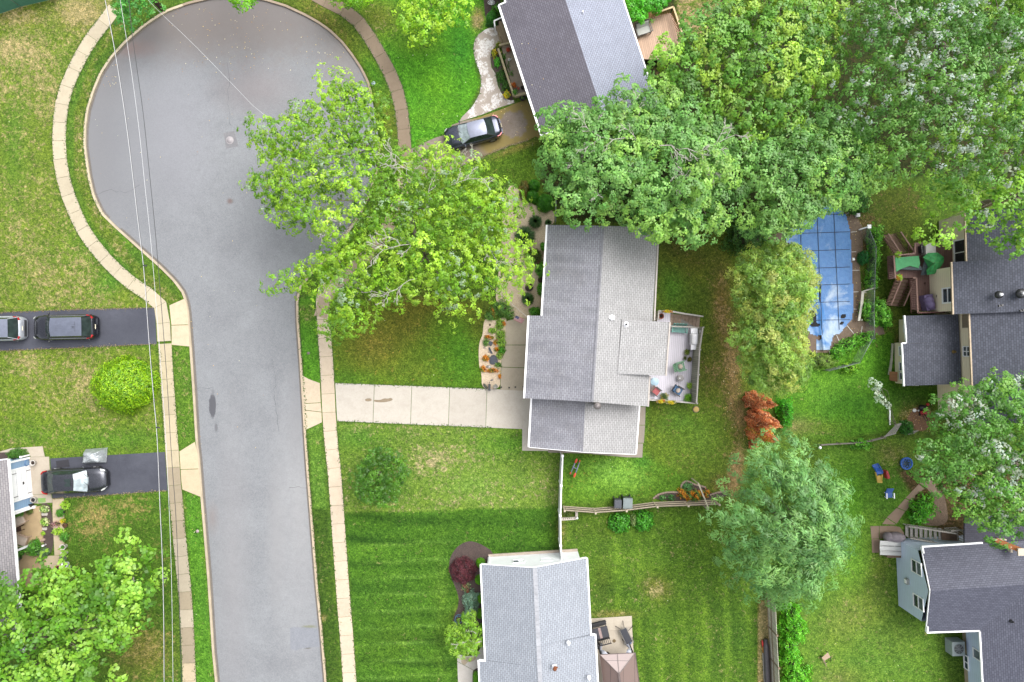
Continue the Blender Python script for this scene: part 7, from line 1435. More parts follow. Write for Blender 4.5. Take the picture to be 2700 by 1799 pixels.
for i,(x,y,lb) in enumerate(((424,325,'topmost lime globe shrub beside the white gable'),(412,500,'second lime globe shrub under the gutter'),(432,690,'third lime globe shrub, behind the blue spruce'),(422,850,'fourth lime globe shrub under the gutter'),(448,1000,'fifth lime globe shrub, behind the feathery tree'),(388,1510,'lime globe shrub in the lower crescent bed'))):bush('lime_globe_shrub',lb,'y',x,y,.35,.37 if i<5 else .5,.6,[(112,178,26),(96,160,22)],seed=160+i,leaf=.05,group='lime globe shrubs along the gutter',lumps=.03,cover=3.5)
for k,(x,y,rx,ry,lb) in enumerate(((325,682,.62,.5,'upper blue-grey dwarf spruce in the mulch bed'),(328,800,.52,.6,'lower blue-grey dwarf spruce in the mulch bed'))):bush('dwarf_spruce',lb,'y',x,y,rx,ry,1.0,[(132,168,146),(112,150,130),(152,182,162)],seed=170+k,leaf=.07,lumps=.25,aspect=.4,cover=3.2,group='blue spruces in the mulch bed')
bush('succulent','spiky grey-green plant below the purple-red shrub','y',272,575,.32,.3,.35,[(140,164,110),(120,146,90),(196,150,120)],173,leaf=.16,aspect=.35,lumps=.3,cover=2);bush('red_flowers','small spot of red flowers above the dwarf spruces','y',290,625,.14,.09,.2,[(178,40,50),(90,100,50)],174,leaf=.04)
b=P('y',195,905,.03);mb=MB();mb.tube([b+Vector((math.cos(t)*.27,math.sin(t)*.3,.012*k)) for k,t in enumerate([i*2*math.pi/22 for i in range(40)])],.02,6);tag(mb.build('garden_hose',pm('turquoise_hose',C(84,150,176),.5),None,loc=b),'coil of turquoise hose on the brown mulch','hose')
tree('weeping_tree','feathery light green weeping tree with twisted twigs over the white front walk','y',[(240,850),(330,860),(380,900),(400,960),(450,1010),(455,1120),(430,1180),(385,1230),(380,1290),(300,1300),(220,1290),(150,1280),(80,1220),(50,1160),(90,1080),(45,990),(130,960),(180,970)],1.3,2.6,(260,1090),cols=[(132,178,66),(116,164,56),(148,190,84),(104,152,50)],seed=47,puff=.42,ros=.2,leaf=.12,per=14,dens=1.2,sp=.85,trunk_r=.07,zpic=1.8,tilt=.9,aspect=.4,dead=[('y',300,1100,180,1180,2.7,.02),('y',280,1120,380,1160,2.7,.02),('y',240,1060,340,1040,2.7,.018),('y',200,1180,300,1220,2.5,.015)])
tree('shade_shrub','dense bright shrub between the ribbed roof and the timber deck rail','c',[(1160,-60),(1480,-60),(1500,0),(1440,60),(1380,90),(1330,120),(1290,160),(1230,160),(1190,110)],1.6,2.6,(1300,20),cols=[(84,176,44),(70,156,38),(100,190,58)],seed=48,puff=.5,ros=.22,leaf=.13,per=13,dens=1.4,sp=.8,trunk_r=.06,zpic=2.0)
tree('silver_sapling','small silver-leaved sapling tied to a white stake on the lawn','z4',[(60,10),(130,-10),(170,30),(200,90),(195,170),(240,220),(262,290),(300,330),(290,350),(250,330),(230,300),(180,320),(130,270),(95,230),(70,130)],2.0,2.8,(296,520),cols=[(190,206,192),(168,190,168),(208,220,210)],tint=(1,1,1),seed=49,puff=.26,ros=.14,leaf=.1,per=10,dens=.7,sp=1.0,trunk_r=.03,zpic=2.4,low=False)
b=P('z4',297,538);mb=MB();mb.beam(b,P('z4',297,362,.35),.09,.07);mb.beam(P('z4',297,362,.35),P('z4',295,330,1.2),.05,.05);tag(mb.build('white_stake',WHITE,None,loc=b),'white wooden stake lying out below the silver sapling','stake')
# ================================================================ YARD THINGS
b=P('z3',151,255);r=root('seesaw',b,'grey-blue tube seesaw with orange seats beside the vinyl fence','seesaw');TB=pm('grey_blue_tube',C(134,142,164),.4,.1,5)
for i,(p0,p1) in enumerate(((('z3',160,195),('z3',118,298)),(('z3',184,208),('z3',148,312)))):mb=MB();mb.tube([P(*p0,.4),P(*p1,.4)],.045,8);mb.build('beam',TB,r)
mb=MB();mb.tube([P('z3',135,245,.38),P('z3',168,262,.38)],.04,8);mb.build('crossbar',TB,r)
for x,y,k in((159,203,1),(149,304,1),(184,206,.45),(119,290,.45)):mb=MB();mb.M=Matrix.Translation(P('z3',x,y,.45))@Matrix.Rotation(-.35,4,'Z');mb.ball((0,0,0),(.09*max(k,.6),.2*k,.05),10,6);mb.build('seat',pm('orange_plastic',C(232,84,48),.4,.08,5),r)
for x,y in((135,245),(168,262)):mb=MB();q=P('z3',x,y,.38);mb.tube([q,(q.x,q.y,0)],.03,6);mb.build('leg',TB,r)
def bin_(label,x,y,w_,d_,h,mat,lid):
    b=P('z3',x,y);r=root('wheeled_bin',b,label,'bin','wheeled bins by the picket fence',-.03);mb=MB();mb.add([(sx*w_*k/2,sy*d_*k/2,z) for z,k in((.05,.78),(h,.95)) for sx,sy in((-1,-1),(1,-1),(1,1),(-1,1))],[(3,2,1,0),(4,5,6,7)]+[(i,(i+1)%4,4+(i+1)%4,4+i) for i in range(4)]);mb.build('body',mat,r,'local')
    mb=MB();mb.box((0,-.02,h+.02),(w_,d_,.05));mb.box((0,-.03,h+.055),(w_*.8,d_*.78,.03));mb.build('lid',lid,r,'local');mb=MB();mb.beam((-w_*.4,d_*.55,h-.05),(w_*.4,d_*.55,h-.05),.05,.05)
    for s_ in(-1,1):mb.beam((s_*w_*.4,d_*.45,h-.05),(s_*w_*.4,d_*.57,h-.05),.05,.05)
    mb.build('handle',mat,r,'local')
    for s_ in(-1,1):mb=MB();mb.M=Matrix.Translation((s_*w_*.42,d_*.42,.12))@Matrix.Rotation(math.pi/2,4,'Y');mb.lathe((0,0,-.03),[(.12,0),(.12,.06)],14);mb.build('wheel',TYRE,r,'local')
bin_('smaller black wheeled bin by the picket fence',442,487,.54,.62,.95,pm('bin_black',C(58,62,68),.5,.1,5),pm('bin_lid_dark',C(84,88,96),.35,.1,5));bin_('larger grey-green wheeled bin by the picket fence',509,480,.7,.78,1.05,pm('bin_green',C(62,72,70),.5,.1,5),pm('bin_lid_grey',C(138,150,150),.4,.1,5))
b=P('z3',110,590);r=root('block_planter',b,'white pierced block planter in the fence corner','planter');mb=MB()
for i in range(7):mb.box(P('z3',62+i*15,615-i*.9,.1),(.15,.2,.2));
for i in range(3):mb.box(P('z3',162,572+i*15,.1),(.2,.15,.2))
mb.build('block_wall',pm('white_block',C(220,210,196),.8,.15,6),r);mb=MB()
for i in range(6):q=P('z3',69+i*15,615-i*.9,.2);mb.box((q.x,q.y,.201),(.05,.08,.012))
mb.build('block_recess',SOIL,r);bush('','',P('z3',105,580,.05),0,0,.4,.2,.3,[(120,130,70),(96,116,56)],180,leaf=.08,parent=r,lumps=.4,cover=1.4)
b=P('z3',165,606,.2);mb=MB();mb.ball(b+Vector((0,0,.1)),.1,12,8);mb.lathe(b,[(.05,-.02),(.05,.04)],10);tag(mb.build('white_ball',WPL,None,loc=b),'white ball ornament on the corner of the block planter','ornament')
bs=[(225,150,44),(236,170,40),(214,120,40),(110,150,60)]
for i,(x,y,rx,ry,cl,lb,h) in enumerate(((905,425,.3,.35,bs,'leftmost orange lilies in the fence border',.6),(950,445,.38,.35,bs+[(110,160,70)],'middle orange lilies in the fence border',.6),(1010,440,.35,.38,bs+[(110,160,70)],'orange lilies left of the timber post',.6),(1068,430,.34,.28,bs,'orange lilies right of the timber post',.6),(945,385,.38,.32,[(110,168,100),(92,150,84)],'broad-leaved plant inside the stone ring',.5),(770,462,.25,.2,[(86,150,76),(110,164,90)],'small blue-green plant at the left of the fence border',.3),(830,460,.3,.22,[(76,140,66)],'low green plant in the middle of the fence border',.3),(1000,470,.6,.2,[(96,150,50),(84,136,44)],'grassy foliage under the orange lilies',.4))):bush('border_plant',lb,'z3',x,y,rx,ry,h,cl,seed=190+i,leaf=.1,group='plants in the fence border',lumps=.4,aspect=.4,cover=2.2)
for i,(pts,lb) in enumerate(((((705,472),(730,445),(780,428),(840,422),(895,428)),'curved brick edging at the left of the fence border'),(((905,400),(902,372),(922,350),(945,345),(972,352),(990,368),(1040,378),(1080,392)),'brick ring around the broad-leaved plant'),(((1105,445),(1150,428),(1235,415)),'brick edging at the right of the fence border'))):
    L=resample(smooth_line(PS('z3',pts),2),.2);mb=MB()
    for a,b_ in zip(L,L[1:]):mb.beam(a+(b_-a)*.06+Vector((0,0,.03)),b_-(b_-a)*.06+Vector((0,0,.03)),.12,.09)
    tag(mb.build('brick_edging',pm('pinkish_brick',C(176,154,138),.85,.2,9),None,loc=L[0]),lb,'edging','brick edging of the fence border')
b=P('z3',1045,503);mb=MB();mb.beam(b,(b.x,b.y,1.9),.1,.1,(0,1,0));mb.beam((b.x,b.y+.1,1.95),P('z3',1027,365,1.95),.1,.08);q=P('z3',1027,365,1.95);mb.beam(q,(q.x,q.y,0),.08,.08,(0,1,0));tag(mb.build('garden_arch',pm('grey_timber',C(196,186,162),.8,.15,6),None,loc=b),'pale timber frame standing in the orange lilies','arch')
poly_thing('pink_towel','small pink cloth lying on the picket fence border','cloth','z3',[(962,482),(990,480),(996,494),(968,498)],.02,1.2*0+.06,pm('pink_cloth',C(226,170,178),.8),smooth=0)
b=P('x',300,510);r=root('patio_set',b,'black slatted dining set with a pale table runner on the patio','dining set',rz=0.0);BL=pm('black_slat',C(50,48,52),.6,.15,6)
M0=Matrix.Translation(b)@Matrix.Rotation(.24,4,'Z');mb=MB();mb.M=M0;mb.box((0,0,.72),(1.2,.8,.05));mb.build('table_top',pm('charcoal_top',C(66,66,74),.5,.1,6),r);mb=MB();mb.M=M0;mb.box((-.02,0,.75),(.2,.82,.012));mb.build('table_runner',pm('pinkish_runner',C(184,160,156),.8,.3,10),r)
for s_ in(-1,1):
    mb=MB();mb.M=M0
    for i in range(9):mb.beam((-.56+i*.14,s_*.62,.45),(-.56+i*.14,s_*.84,.95),.07,.03,(1,0,0))
    mb.beam((-.62,s_*.84,.97),(.62,s_*.84,.97),.07,.05);mb.box((0,s_*.55,.42),(1.2,.36,.04));mb.build('bench',BL,r)
    for x in(-.55,.55):mb=MB();mb.M=M0;mb.beam((x,s_*.5,0),(x,s_*.5,.42),.06,.06,(0,1,0));mb.build('leg',BL,r)
mb=MB();mb.M=M0
for x in(-.5,.5):mb.beam((x,-.3,0),(x,-.3,.7),.06,.06,(0,1,0));mb.beam((x,.3,0),(x,.3,.7),.06,.06,(0,1,0))
mb.build('table_base',BL,r)
b=P('x',815,600);r=root('folding_lounger',b,'black mesh folding lounger with splayed legs on the patio','lounge chair');M0=Matrix.Translation(b)@Matrix.Rotation(math.radians(-64),4,'Z');mb=MB();mb.M=M0;mb.box((0,0,.5),(1.15,.5,.025));mb.build('sling',pm('black_mesh',C(62,64,72),.7,.15,14),r);mb=MB();mb.M=M0;mb.tube([(-.62,-.3,.52),(.62,-.3,.52),(.66,.3,.52),(-.62,.3,.52),(-.62,-.3,.52)],.022,6);mb.build('frame',GRYP,r)
for a,c in(((-.55,.1,.5),(-.95,.25,.02)),((-.55,-.1,.5),(-.85,-.45,.02)),((-.3,.28,.5),(-.25,.8,.02)),((.4,-.28,.5),(.3,-.42,.02)),((.5,.28,.5),(.55,.4,.02))):mb=MB();mb.M=M0;mb.tube([a,c],.022,6);mb.build('leg',BLACKM,r)
b=P('x',902,772,.03);mb=MB();mb.ball(b+Vector((0,0,.13)),.13,14,9);mb.lathe(b,[(.05,0),(.06,.03)],8);tag(mb.build('ball',pm('blue_ball',C(60,104,160),.4,.25,8),None,loc=b),'blue ball at the foot of the black lounger','ball')
b=P('x',275,812,.03);r=root('drum_table',b,'round black drum with a white tray beside the dining set','table');mb=MB();mb.lathe(b,[(.17,0),(.19,.4),(.19,.5),(.16,.5),(.15,.46),(.01,.46)],18);mb.build('drum',BLACKM,r);mb=MB();mb.lathe(b,[(.09,.46),(.1,.49),(.01,.48)],12);mb.build('tray',WPL,r)
b=P('x',595,752,.03);mb=MB();mb.lathe(b,[(.13,0),(.13,.015),(.1,.02),(.01,.016)],18);tag(mb.build('drain_cover',pm('rusty_iron',C(132,112,78),.8,.3,9),None,loc=b),'round rusty drain cover in the middle of the patio','drain cover');potted('dark round pot at the edge of the gazebo roof','x',465,990,.16,.3,BPOT,[(70,58,50)],.12,seed=41)
b=P('x',660,1500);r=root('gazebo',b,'brown hip-roofed gazebo with tied white curtains','gazebo');ze,zr=2.1,2.9;A,B_,Tt=P('x',305,1018,ze),P('x',1012,983,ze),P('x',690,1405,zr);dn=(P('x',712,1568,zr)-P('x',690,1405,zr)).normalized();D,E=A+dn*4.0,B_+dn*4.0;T2=Tt+dn*1.3
GB=board_mat('bronze_panel',C(136,114,106),.9,'X',.025,.05,.4,.15);GL_=board_mat('pale_bronze_panel',C(184,166,162),.62,'Y',.03,.04,.4,.1)
for q,m_ in(((B_,A,Tt),GL_),((A,D,T2,Tt),GB),((E,B_,Tt,T2),GB),((D,E,T2),GL_)):mb=MB();mb.slab(list(q),.03);mb.build('roof_panel',m_,r)
mb=MB()
for p_,q_ in((A,Tt),(B_,Tt),(Tt,T2),(A,B_),(B_,E),(A,D),((A+B_)/2,Tt)):mb.beam(p_+Vector((0,0,.03)),q_+Vector((0,0,.03)),.035,.03)
mb.beam(Tt+Vector((0,0,.05)),T2+Vector((0,0,.05)),.14,.04);mb.build('roof_seam',pm('seam_metal',C(118,104,100),.4,.1,5),r)
for p_ in(A,B_,D,E):
    c=p_+((Tt+T2)/2-p_)*.1;mb=MB();mb.beam((c.x,c.y,0),(c.x,c.y,ze),.1,.1,(0,1,0));mb.build('post',BLACKM,r)
for k,p_ in enumerate((A,B_)):
    c=p_+((Tt+T2)/2-p_)*.11;s_=1 if k==0 else-1;mb=MB();mb.tube([(c.x+s_*.3,c.y+.02,ze-.1),(c.x+s_*.22,c.y+.03,1.5),(c.x+s_*.07,c.y+.03,1.05),(c.x+s_*.14,c.y+.02,.5),(c.x+s_*.2,c.y+.02,.1)],[.24,.17,.06,.11,.15],12);mb.build('curtain',pm('white_voile',C(214,216,230),.8,.12,12),r)
b=P('z5',232,700);r=root('covered_woodpile',b,'long black tarpaulin covered pile against the silver-grey fence','wood pile');mb=MB();mb.tube([P('z5',222,470,.25),P('z5',226,560,.3),P('z5',232,700,.3),P('z5',240,900,.3),P('z5',246,1050,.3)],[.14,.22,.22,.22,.2],10);mb.build('tarpaulin',pm('black_tarp',C(88,84,88),.5,.25,7),r);mb=MB()
for i in range(40):mb.ball(P('z5',193+i*.55,612+i*11,.1),(.035,.03,.03),6,4)
mb.build('white_chain',WPL,r)
b=P('z5',192,548,.1);mb=MB();mb.M=Matrix.Translation(b)@Matrix.Rotation(.12,4,'Z');mb.ball((0,.28,.05),(.08,.3,.09),10,6);mb.slot=1;mb.ball((.02,-.22,.05),(.09,.28,.08),10,6);tag(mb.build('toy_kayak',[pm('red_toy',C(206,52,44),.4,.1,5),pm('orange_toy',C(240,160,40),.4,.1,5)],None,loc=b),'red and orange plastic float leaning on the dark tarpaulin','float')
b=P('l',465,1405);r=root('folding_chair',b,'lone tan folded chair lying on the lawn','chair');TN=pm('tan_fabric',C(206,178,152),.8,.1,5);mb=MB();mb.add([P('l',435,1400,.3),P('l',478,1362,.5),P('l',496,1395,.45),P('l',455,1420,.3)],[(0,1,2,3)]);mb.add([P('l',436,1402,.3),P('l',456,1420,.32),P('l',473,1468,.1),P('l',455,1440,.1)],[(0,1,2,3)]);mb.build('fabric',TN,r)
for a,c in(((436,1400,.3),(425,1385,0)),((478,1362,.5),(462,1352,0)),((496,1395,.45),(500,1425,0)),((455,1440,.1),(474,1430,0))):mb=MB();mb.tube([P('l',*a),P('l',*c)],.03,6);mb.build('leg',BLACKM,r)
b=P('v',692,316);r=root('play_ring',b,'bright blue round water play table on bare earth','toy');BLU=pm('blue_plastic',C(36,104,200),.35,.1,5);mb=MB();mb.tube([b+Vector((math.cos(t)*.42,math.sin(t)*.42,.3)) for t in[i*2*math.pi/28 for i in range(29)]],.06,8);mb.build('rim',BLU,r);mb=MB()
for k in range(6):a=k*math.pi/3;mb.tube([b+Vector((math.cos(a+t)*.27*(1+.3*math.sin(t*3+1.5)),math.sin(a+t)*.27*(1+.3*math.sin(t*3+1.5)),.28)) for t in[i*1.05/6 for i in range(7)]],.025,6);mb.tube([b+Vector((math.cos(a)*.22,math.sin(a)*.22,.28)),b+Vector((math.cos(a)*.4,math.sin(a)*.4,.28))],.02,6)
mb.build('spoke',BLU,r);mb=MB();mb.lathe(b,[(.38,.02),(.4,.1),(.38,.1),(.3,.06),(.01,.05)],24);mb.build('basin',pm('dark_blue_basin',C(60,90,110),.5,.3,8),r)
b=P('v',385,440);r=root('toddler_slide',b,'toddler slide with blue chute, yellow steps and red panel','slide');mb=MB();L=[P('v',340,335,.1),P('v',368,375,.3),P('v',395,425,.65),P('v',405,450,.75)]
for a,c in zip(L,L[1:]):mb.beam(a,c,.42,.05)
for s_ in(-1,1):mb.tube([p+Vector((.2*s_,.1*s_,.06)) for p in L],.035,6)
mb.build('chute',pm('blue_slide',C(62,112,214),.4,.1,5),r);mb=MB()
for i in range(4):mb.beam(P('v',365+i*3,480+i*20,.7-i*.18),P('v',425+i*2,478+i*22,.7-i*.18),.14,.05)
mb.beam(P('v',350,430,.9),P('v',378,540,.1),.05,.1);mb.beam(P('v',432,460,.9),P('v',418,545,.1),.05,.1);mb.build('steps',pm('yellow_plastic',C(244,202,92),.4,.08,5),r);mb=MB();mb.prism(PS('v',[(424,400),(448,392),(475,480),(446,490)]),.1,.6);mb.build('side_panel',pm('red_slide',C(196,64,66),.4,.1,5),r)
r_=chair('low blue beach chair with white frame on the lawn',P('v',492,690),math.radians(-88),pm('blue_canvas',C(84,124,206),.6,.15,8),w=.52,d=.4,sh=.2,bh=.42,lean=.9,legs=WHITE)
b=P('v',530,1172);r=root('covered_grill',b,'lumpy grey covered grill by the back steps','covered grill');mb=MB();mb.ball(b+Vector((.1,0,.55)),(.7,.38,.5),18,10);mb.ball(b+Vector((-.45,.02,.5)),(.38,.36,.42),14,8);rg=random.Random(8);mb.v=[Vector((v.x+rg.uniform(-.025,.025),v.y+rg.uniform(-.025,.025),max(.03,v.z+rg.uniform(-.03,.03)))) for v in mb.v];mb.build('cover',pm('taupe_cover',C(142,132,140),.65,.22,4),r);mb=MB();mb.box(b+Vector((.1,0,.08)),(1.0,.5,.14));mb.build('base',BLACKM,r)
b=P('v',540,1335);r=root('cellar_door',b,'weathered white plank hatch against the blue-grey wall','hatch');WP_=board_mat('peeling_white_planks',C(216,216,214),.42,'Y',.06,.06,.8,.45)
for i in range(3):mb=MB();mb.prism(PS('v',[(400+6*(i!=1),1234+i*58),(668,1258+i*54),(672,1308+i*54),(404,1288+i*58)],.75),.7,.75);mb.build('plank',WP_,r)
mb=MB();mb.prism([b+Vector((-.7,-.45,0)),b+Vector((.75,-.45,0)),b+Vector((.75,.4,0)),b+Vector((-.7,.4,0))],0,.68);mb.build('base',pm('brown_base',C(120,96,80),.8,.2,6),r)
b=P('v',950,1180);r=root('back_stair',b,'grey wooden stair and landing behind the blue-grey house','stair');GT=pm('grey_tread',C(178,174,170),.8,.2,7)
for i in range(8):mb=MB();z=.15+i*.14;x=722+i*56;mb.prism(PS('v',[(x-18,1062+i*4),(x+18,1062+i*4),(x+20,1190+i*5),(x-16,1186+i*5)],z),z-.05,z);mb.build('stair_tread',GT,r)
mb=MB();mb.prism(PS('v',[(1130,1110),(1330,1120),(1340,1240),(1140,1230)],1.25),1.17,1.25);mb.build('landing',pm('brown_landing',C(128,104,86),.8,.25,7),r)
railing(r,PS('v',[(768,1080),(1240,1122)],1.4),0,.85,GREYW,zs=[.3,1.25],bal=.2);railing(r,PS('v',[(1240,1122),(1392,1112)],2.1),1.25,.85,GREYW,bal=.16);railing(r,PS('v',[(1392,1112),(1402,1262)],2.1),1.25,.85,GREYW,bal=.16);railing(r,PS('v',[(772,1212),(1180,1262)],1.0),0,.7,GREYW,zs=[.2,1.1],bal=.2)
b=P('l',1328,1305);r=root('air_conditioner',b,'square pale air conditioner with a fan beside the grey wall','air conditioner');z=.85;mb=MB();mb.box(b+Vector((0,0,z/2)),(.95,1.05,z),.03);mb.build('casing',pm('grey_green_metal',C(170,182,182),.5,.08,5),r);mb=MB();c=b+Vector((.02,0,z));mb.lathe(c,[(.36,.004),(.36,.012),(.01,.012)],22);mb.build('fan_well',pm('fan_dark',C(96,104,104),.6,.15,6),r);mb=MB()
for k in range(8):a=k*math.pi/4;mb.beam(c+Vector((0,0,.03)),c+Vector((math.cos(a)*.35,math.sin(a)*.35,.03)),.035,.02)
for q in(.12,.24,.35):mb.tube([c+Vector((math.cos(t)*q,math.sin(t)*q,.035)) for t in[i*2*math.pi/24 for i in range(25)]],.008,5)
mb.build('fan_guard',GALV,r)
for lb,q in(('weathered grey pallet leaning at the end of the rail fence',[(232,680),(372,640),(410,520),(335,540)]),('second grey pallet half hidden under the white-leaved maple',[(515,650),(590,640),(610,605),(540,615)])):
    c=sum(PS('z4',q),Vector())/4;r=root('pallet',c,lb,'pallet','old pallets');A,B_,D,E=PS('z4',q,.35)
    for i in range(5):t0,t1=i/5+.02,i/5+.15;mb=MB();mb.slab([A.lerp(B_,t0),A.lerp(B_,t1),E.lerp(D,t1)+Vector((0,0,.3)),E.lerp(D,t0)+Vector((0,0,.3))],.03);mb.build('slat',GREYW,r)
    mb=MB();mb.beam(A-Vector((0,0,.06)),B_-Vector((0,0,.06)),.08,.08);mb.beam(E+Vector((0,0,.22)),D+Vector((0,0,.22)),.08,.08);mb.build('bearer',GREYW,r)
b=P('z4',665,400);r=root('lawn_mower',b,'red lawn mower with black handle on the wood chips','lawn mower');mb=MB();mb.box(b+Vector((.05,.06,.22)),(.4,.3,.2),.3);mb.ball(b+Vector((.05,.06,.34)),(.14,.12,.1),10,6);mb.build('deck_housing',pm('red_metal',C(196,58,60),.4,.2,6),r);mb=MB();mb.tube([b+Vector((-.08,-.05,.3)),b+Vector((-.1,-.5,.75)),b+Vector((.06,-.5,.75)),b+Vector((.1,-.05,.3))],.03,6);mb.build('handle',BLACKM,r)
for dx,dy in((-.18,.2),(.26,.22),(-.16,-.1),(.24,-.1)):mb=MB();mb.M=Matrix.Translation(b+Vector((dx,dy,.1)))@Matrix.Rotation(math.pi/2,4,'Y');mb.lathe((0,0,-.03),[(.09,0),(.09,.06)],12);mb.build('wheel',TYRE,r)
b=P('z4',668,335);mb=MB();mb.ball(b+Vector((0,0,.18)),(.34,.22,.22),14,8);mb.v=[Vector((v.x+rg.uniform(-.03,.03),v.y+rg.uniform(-.03,.03),max(.02,v.z))) for v in mb.v];mb.lathe(b+Vector((.1,.05,.35)),[(.06,0),(.03,.08)],8);tag(mb.build('black_bag',pm('black_sack',C(34,32,36),.45,.2,8),None,loc=b),'black rubbish sack beside the lawn mower','sack')
for x,y,rr,cl,lb in((733,298,.12,(222,58,60),'red ball at the top of the wood chips'),(628,371,.08,(232,230,228),'small white ball left of the black sack')):b=P('z4',x,y);mb=MB();mb.ball(b+Vector((0,0,rr)),rr,12,8);mb.lathe(b,[(rr*.4,0),(rr*.4,.02)],8);tag(mb.build('ball',pm(f'ball_{cl[1]}',C(*cl),.4,.08,5),None,loc=b),lb,'ball')
b=P('z4',580,368);mb=MB();mb.ball(b+Vector((0,0,.08)),(.16,.13,.09),8,6);mb.v=[v+Vector((rg.uniform(-.03,.03),rg.uniform(-.03,.03),0)) for v in mb.v];tag(mb.build('plastic_bag',WPL,None,loc=b),'crumpled white plastic bag on the wood chips','bag')
b=P('h',930,1027);mb=MB();mb.slab([P('h',903,1050,.5),P('h',903,992,.5),P('h',958,996,.9),P('h',958,1062,.9)],.04);mb.beam(P('h',905,1052,.2),P('h',956,1062,.6),.05,.05);tag(mb.build('wood_panel',board_mat('orange_boards',C(176,122,80),.12,'Y',.06,.2),None,loc=b),'orange-brown board panel leaning on the lean-to window','board')
b=P('h',905,930);L=PS('h',[(896,1015),(905,955),(912,900),(918,800)]);mb=MB()
for i,(a,c) in enumerate(zip(L,L[1:])):mb.beam(a+Vector((0,0,.1)),c+Vector((0,0,.1)),.17-.03*i,.12)
tag(mb.build('garden_edging',pm('pale_edging',C(222,216,200),.8,.15,7),None,loc=b),'whitish stone edging along the lean-to wall','edging')
# ================================================================ BROWN DECK OF THE CREAM HOUSE
z=1.5;r=root('brown_deck',P('s',700,1000),'red-brown stained deck with two stairs beside the cream house','deck');BD=board_mat('red_brown_decking',C(140,106,98),.14,'X',.08,.12,.75,.35,rot=math.radians(3));BR=pm('red_brown_stain',C(124,84,76),.75,.15,6);BRL=pm('worn_rail',C(158,124,112),.75,.2,6)
mb=MB();mb.prism(PS('s',[(215,605),(300,590),(560,560),(595,420),(1100,390),(1120,1385),(545,1345),(520,905),(225,920)],z),z-.12,z);mb.build('deck_floor',BD,r)
ed_=lambda pts:PS('s',pts,z+.93)
railing(r,ed_([(298,600),(318,910)]),z,.93,BRL,bm_=BR);railing(r,ed_([(560,905),(606,905),(628,1385)]),z,.93,BRL,bm_=BR);railing(r,ed_([(628,1385),(1000,1375)]),z,.93,BR,bm_=BR);railing(r,ed_([(360,590),(590,568),(590,425)]),z,.93,BRL,bm_=BR)
def stair(a,b_,w_,n,za,zb):
    a,b_=Vector(a),Vector(b_);d=(b_-a);d.z=0;L=d.length;d.normalize();rz=math.atan2(d.y,d.x);nn=Vector((-d.y,d.x,0))
    for i in range(n):mb=MB();q=a+d*L*(i+.5)/n;q.z=za+(zb-za)*(i+.5)/n;mb.box(q,(L/n*.92,w_,.05),rz);mb.build('stair_tread',pm('tread_brown',C(150,120,100),.8,.2,7),r)
    for s_ in(-1,1):railing(r,[a+nn*s_*w_/2,b_+nn*s_*w_/2],0,.9,BRL,bm_=BR,zs=[za,zb])
stair(P('s',420,920,1.5),P('s',255,1290,.2),.95,8,1.4,.2);stair(P('s',390,560,1.5),P('s',215,310,.2),.95,7,1.4,.2)
for x,y in((230,620),(230,910),(560,1000),(580,1330)):q=P('s',x,y);mb=MB();mb.beam((q.x,q.y,0),(q.x,q.y,z),.12,.12,(0,1,0));mb.build('deck_post',BR,r)
GC=pm('green_canvas',C(44,148,74),.7,.2,4,col2=C(66,172,96));GU=pm('grey_underside',C(84,96,100),.8,.15,5)
b=P('s',490,700,z);r=root('covered_table',b,'rectangular table draped with a green cover on the brown deck','covered table');mb=MB();q=PS('s',[(318,625),(640,600),(660,700),(640,770),(520,740),(420,770),(330,820),(320,720)],z+.75);mb.prism(q,z+.70,z+.75);mb.build('cover',pm('light_green_canvas',C(82,176,112),.7,.15,4),r);mb=MB();mb.prism(PS('s',[(322,700),(440,765),(640,745),(655,800),(560,800),(330,790)],z+.4),z+.3,z+.68);mb.build('cover_skirt',GU,r)
for x,y in((350,650),(620,640),(360,770),(620,770)):q=P('s',x,y,z);mb=MB();mb.beam(q,q+Vector((0,0,.68)),.05,.05,(0,1,0));mb.build('leg',BLACKM,r)
b=P('s',840,720,z);r=root('patio_umbrella',b,'collapsed dark green umbrella canopy on the brown deck','umbrella');top=P('s',850,700,z+1.3);rim=PS('s',[(700,620),(770,560),(900,555),(990,620),(985,690),(930,770),(860,850),(760,865),(745,800),(770,750)],z+.8);mb=MB();mb.add([top]+rim,[(0,i+1,(i+1)%len(rim)+1) for i in range(len(rim))]);mb.add([top-Vector((0,0,.03))]+[p-Vector((0,0,.03)) for p in rim],[(0,(i+1)%len(rim)+1,i+1) for i in range(len(rim))]);mb.build('canopy',GC,r)
mb=MB();fl=PS('s',[(700,650),(775,750),(745,860),(668,870),(690,760)],z+.5);mb.add([p+Vector((0,0,.2*(i<2))) for i,p in enumerate(fl)],[(0,1,2,3,4)]);mb.build('canopy_flap',GU,r);mb=MB();mb.tube([b,top+Vector((0,0,.12))],.025,8);mb.build('pole',BLACKM,r)
mb=MB();[mb.beam(top,p,.02,.015) for p in rim[::2]];mb.build('rib',pm('rib_green',C(90,150,80)),r)
b=P('s',715,1240,z);r=root('covered_grill',b,'purple-covered grill in the corner of the brown deck','covered grill',rz=0);mb=MB();mb.M=Matrix.Translation(b)@Matrix.Rotation(.2+math.pi/2,4,'Z');mb.ball((.12,0,.5),(.38,.36,.5),14,9);mb.ball((-.2,0,.55),(.42,.34,.5),14,9);mb.box((-.05,.0,.35),(1.15,.62,.66));mb.v=[Vector((v.x,v.y,max(z+.02,v.z))) for v in mb.v];mb.build('cover',pm('purple_cover',C(140,122,168),.6,.2,4),r);mb=MB();mb.box(b+Vector((0,0,.03)),(.5,1.0,.05));mb.build('base',BLACKM,r)
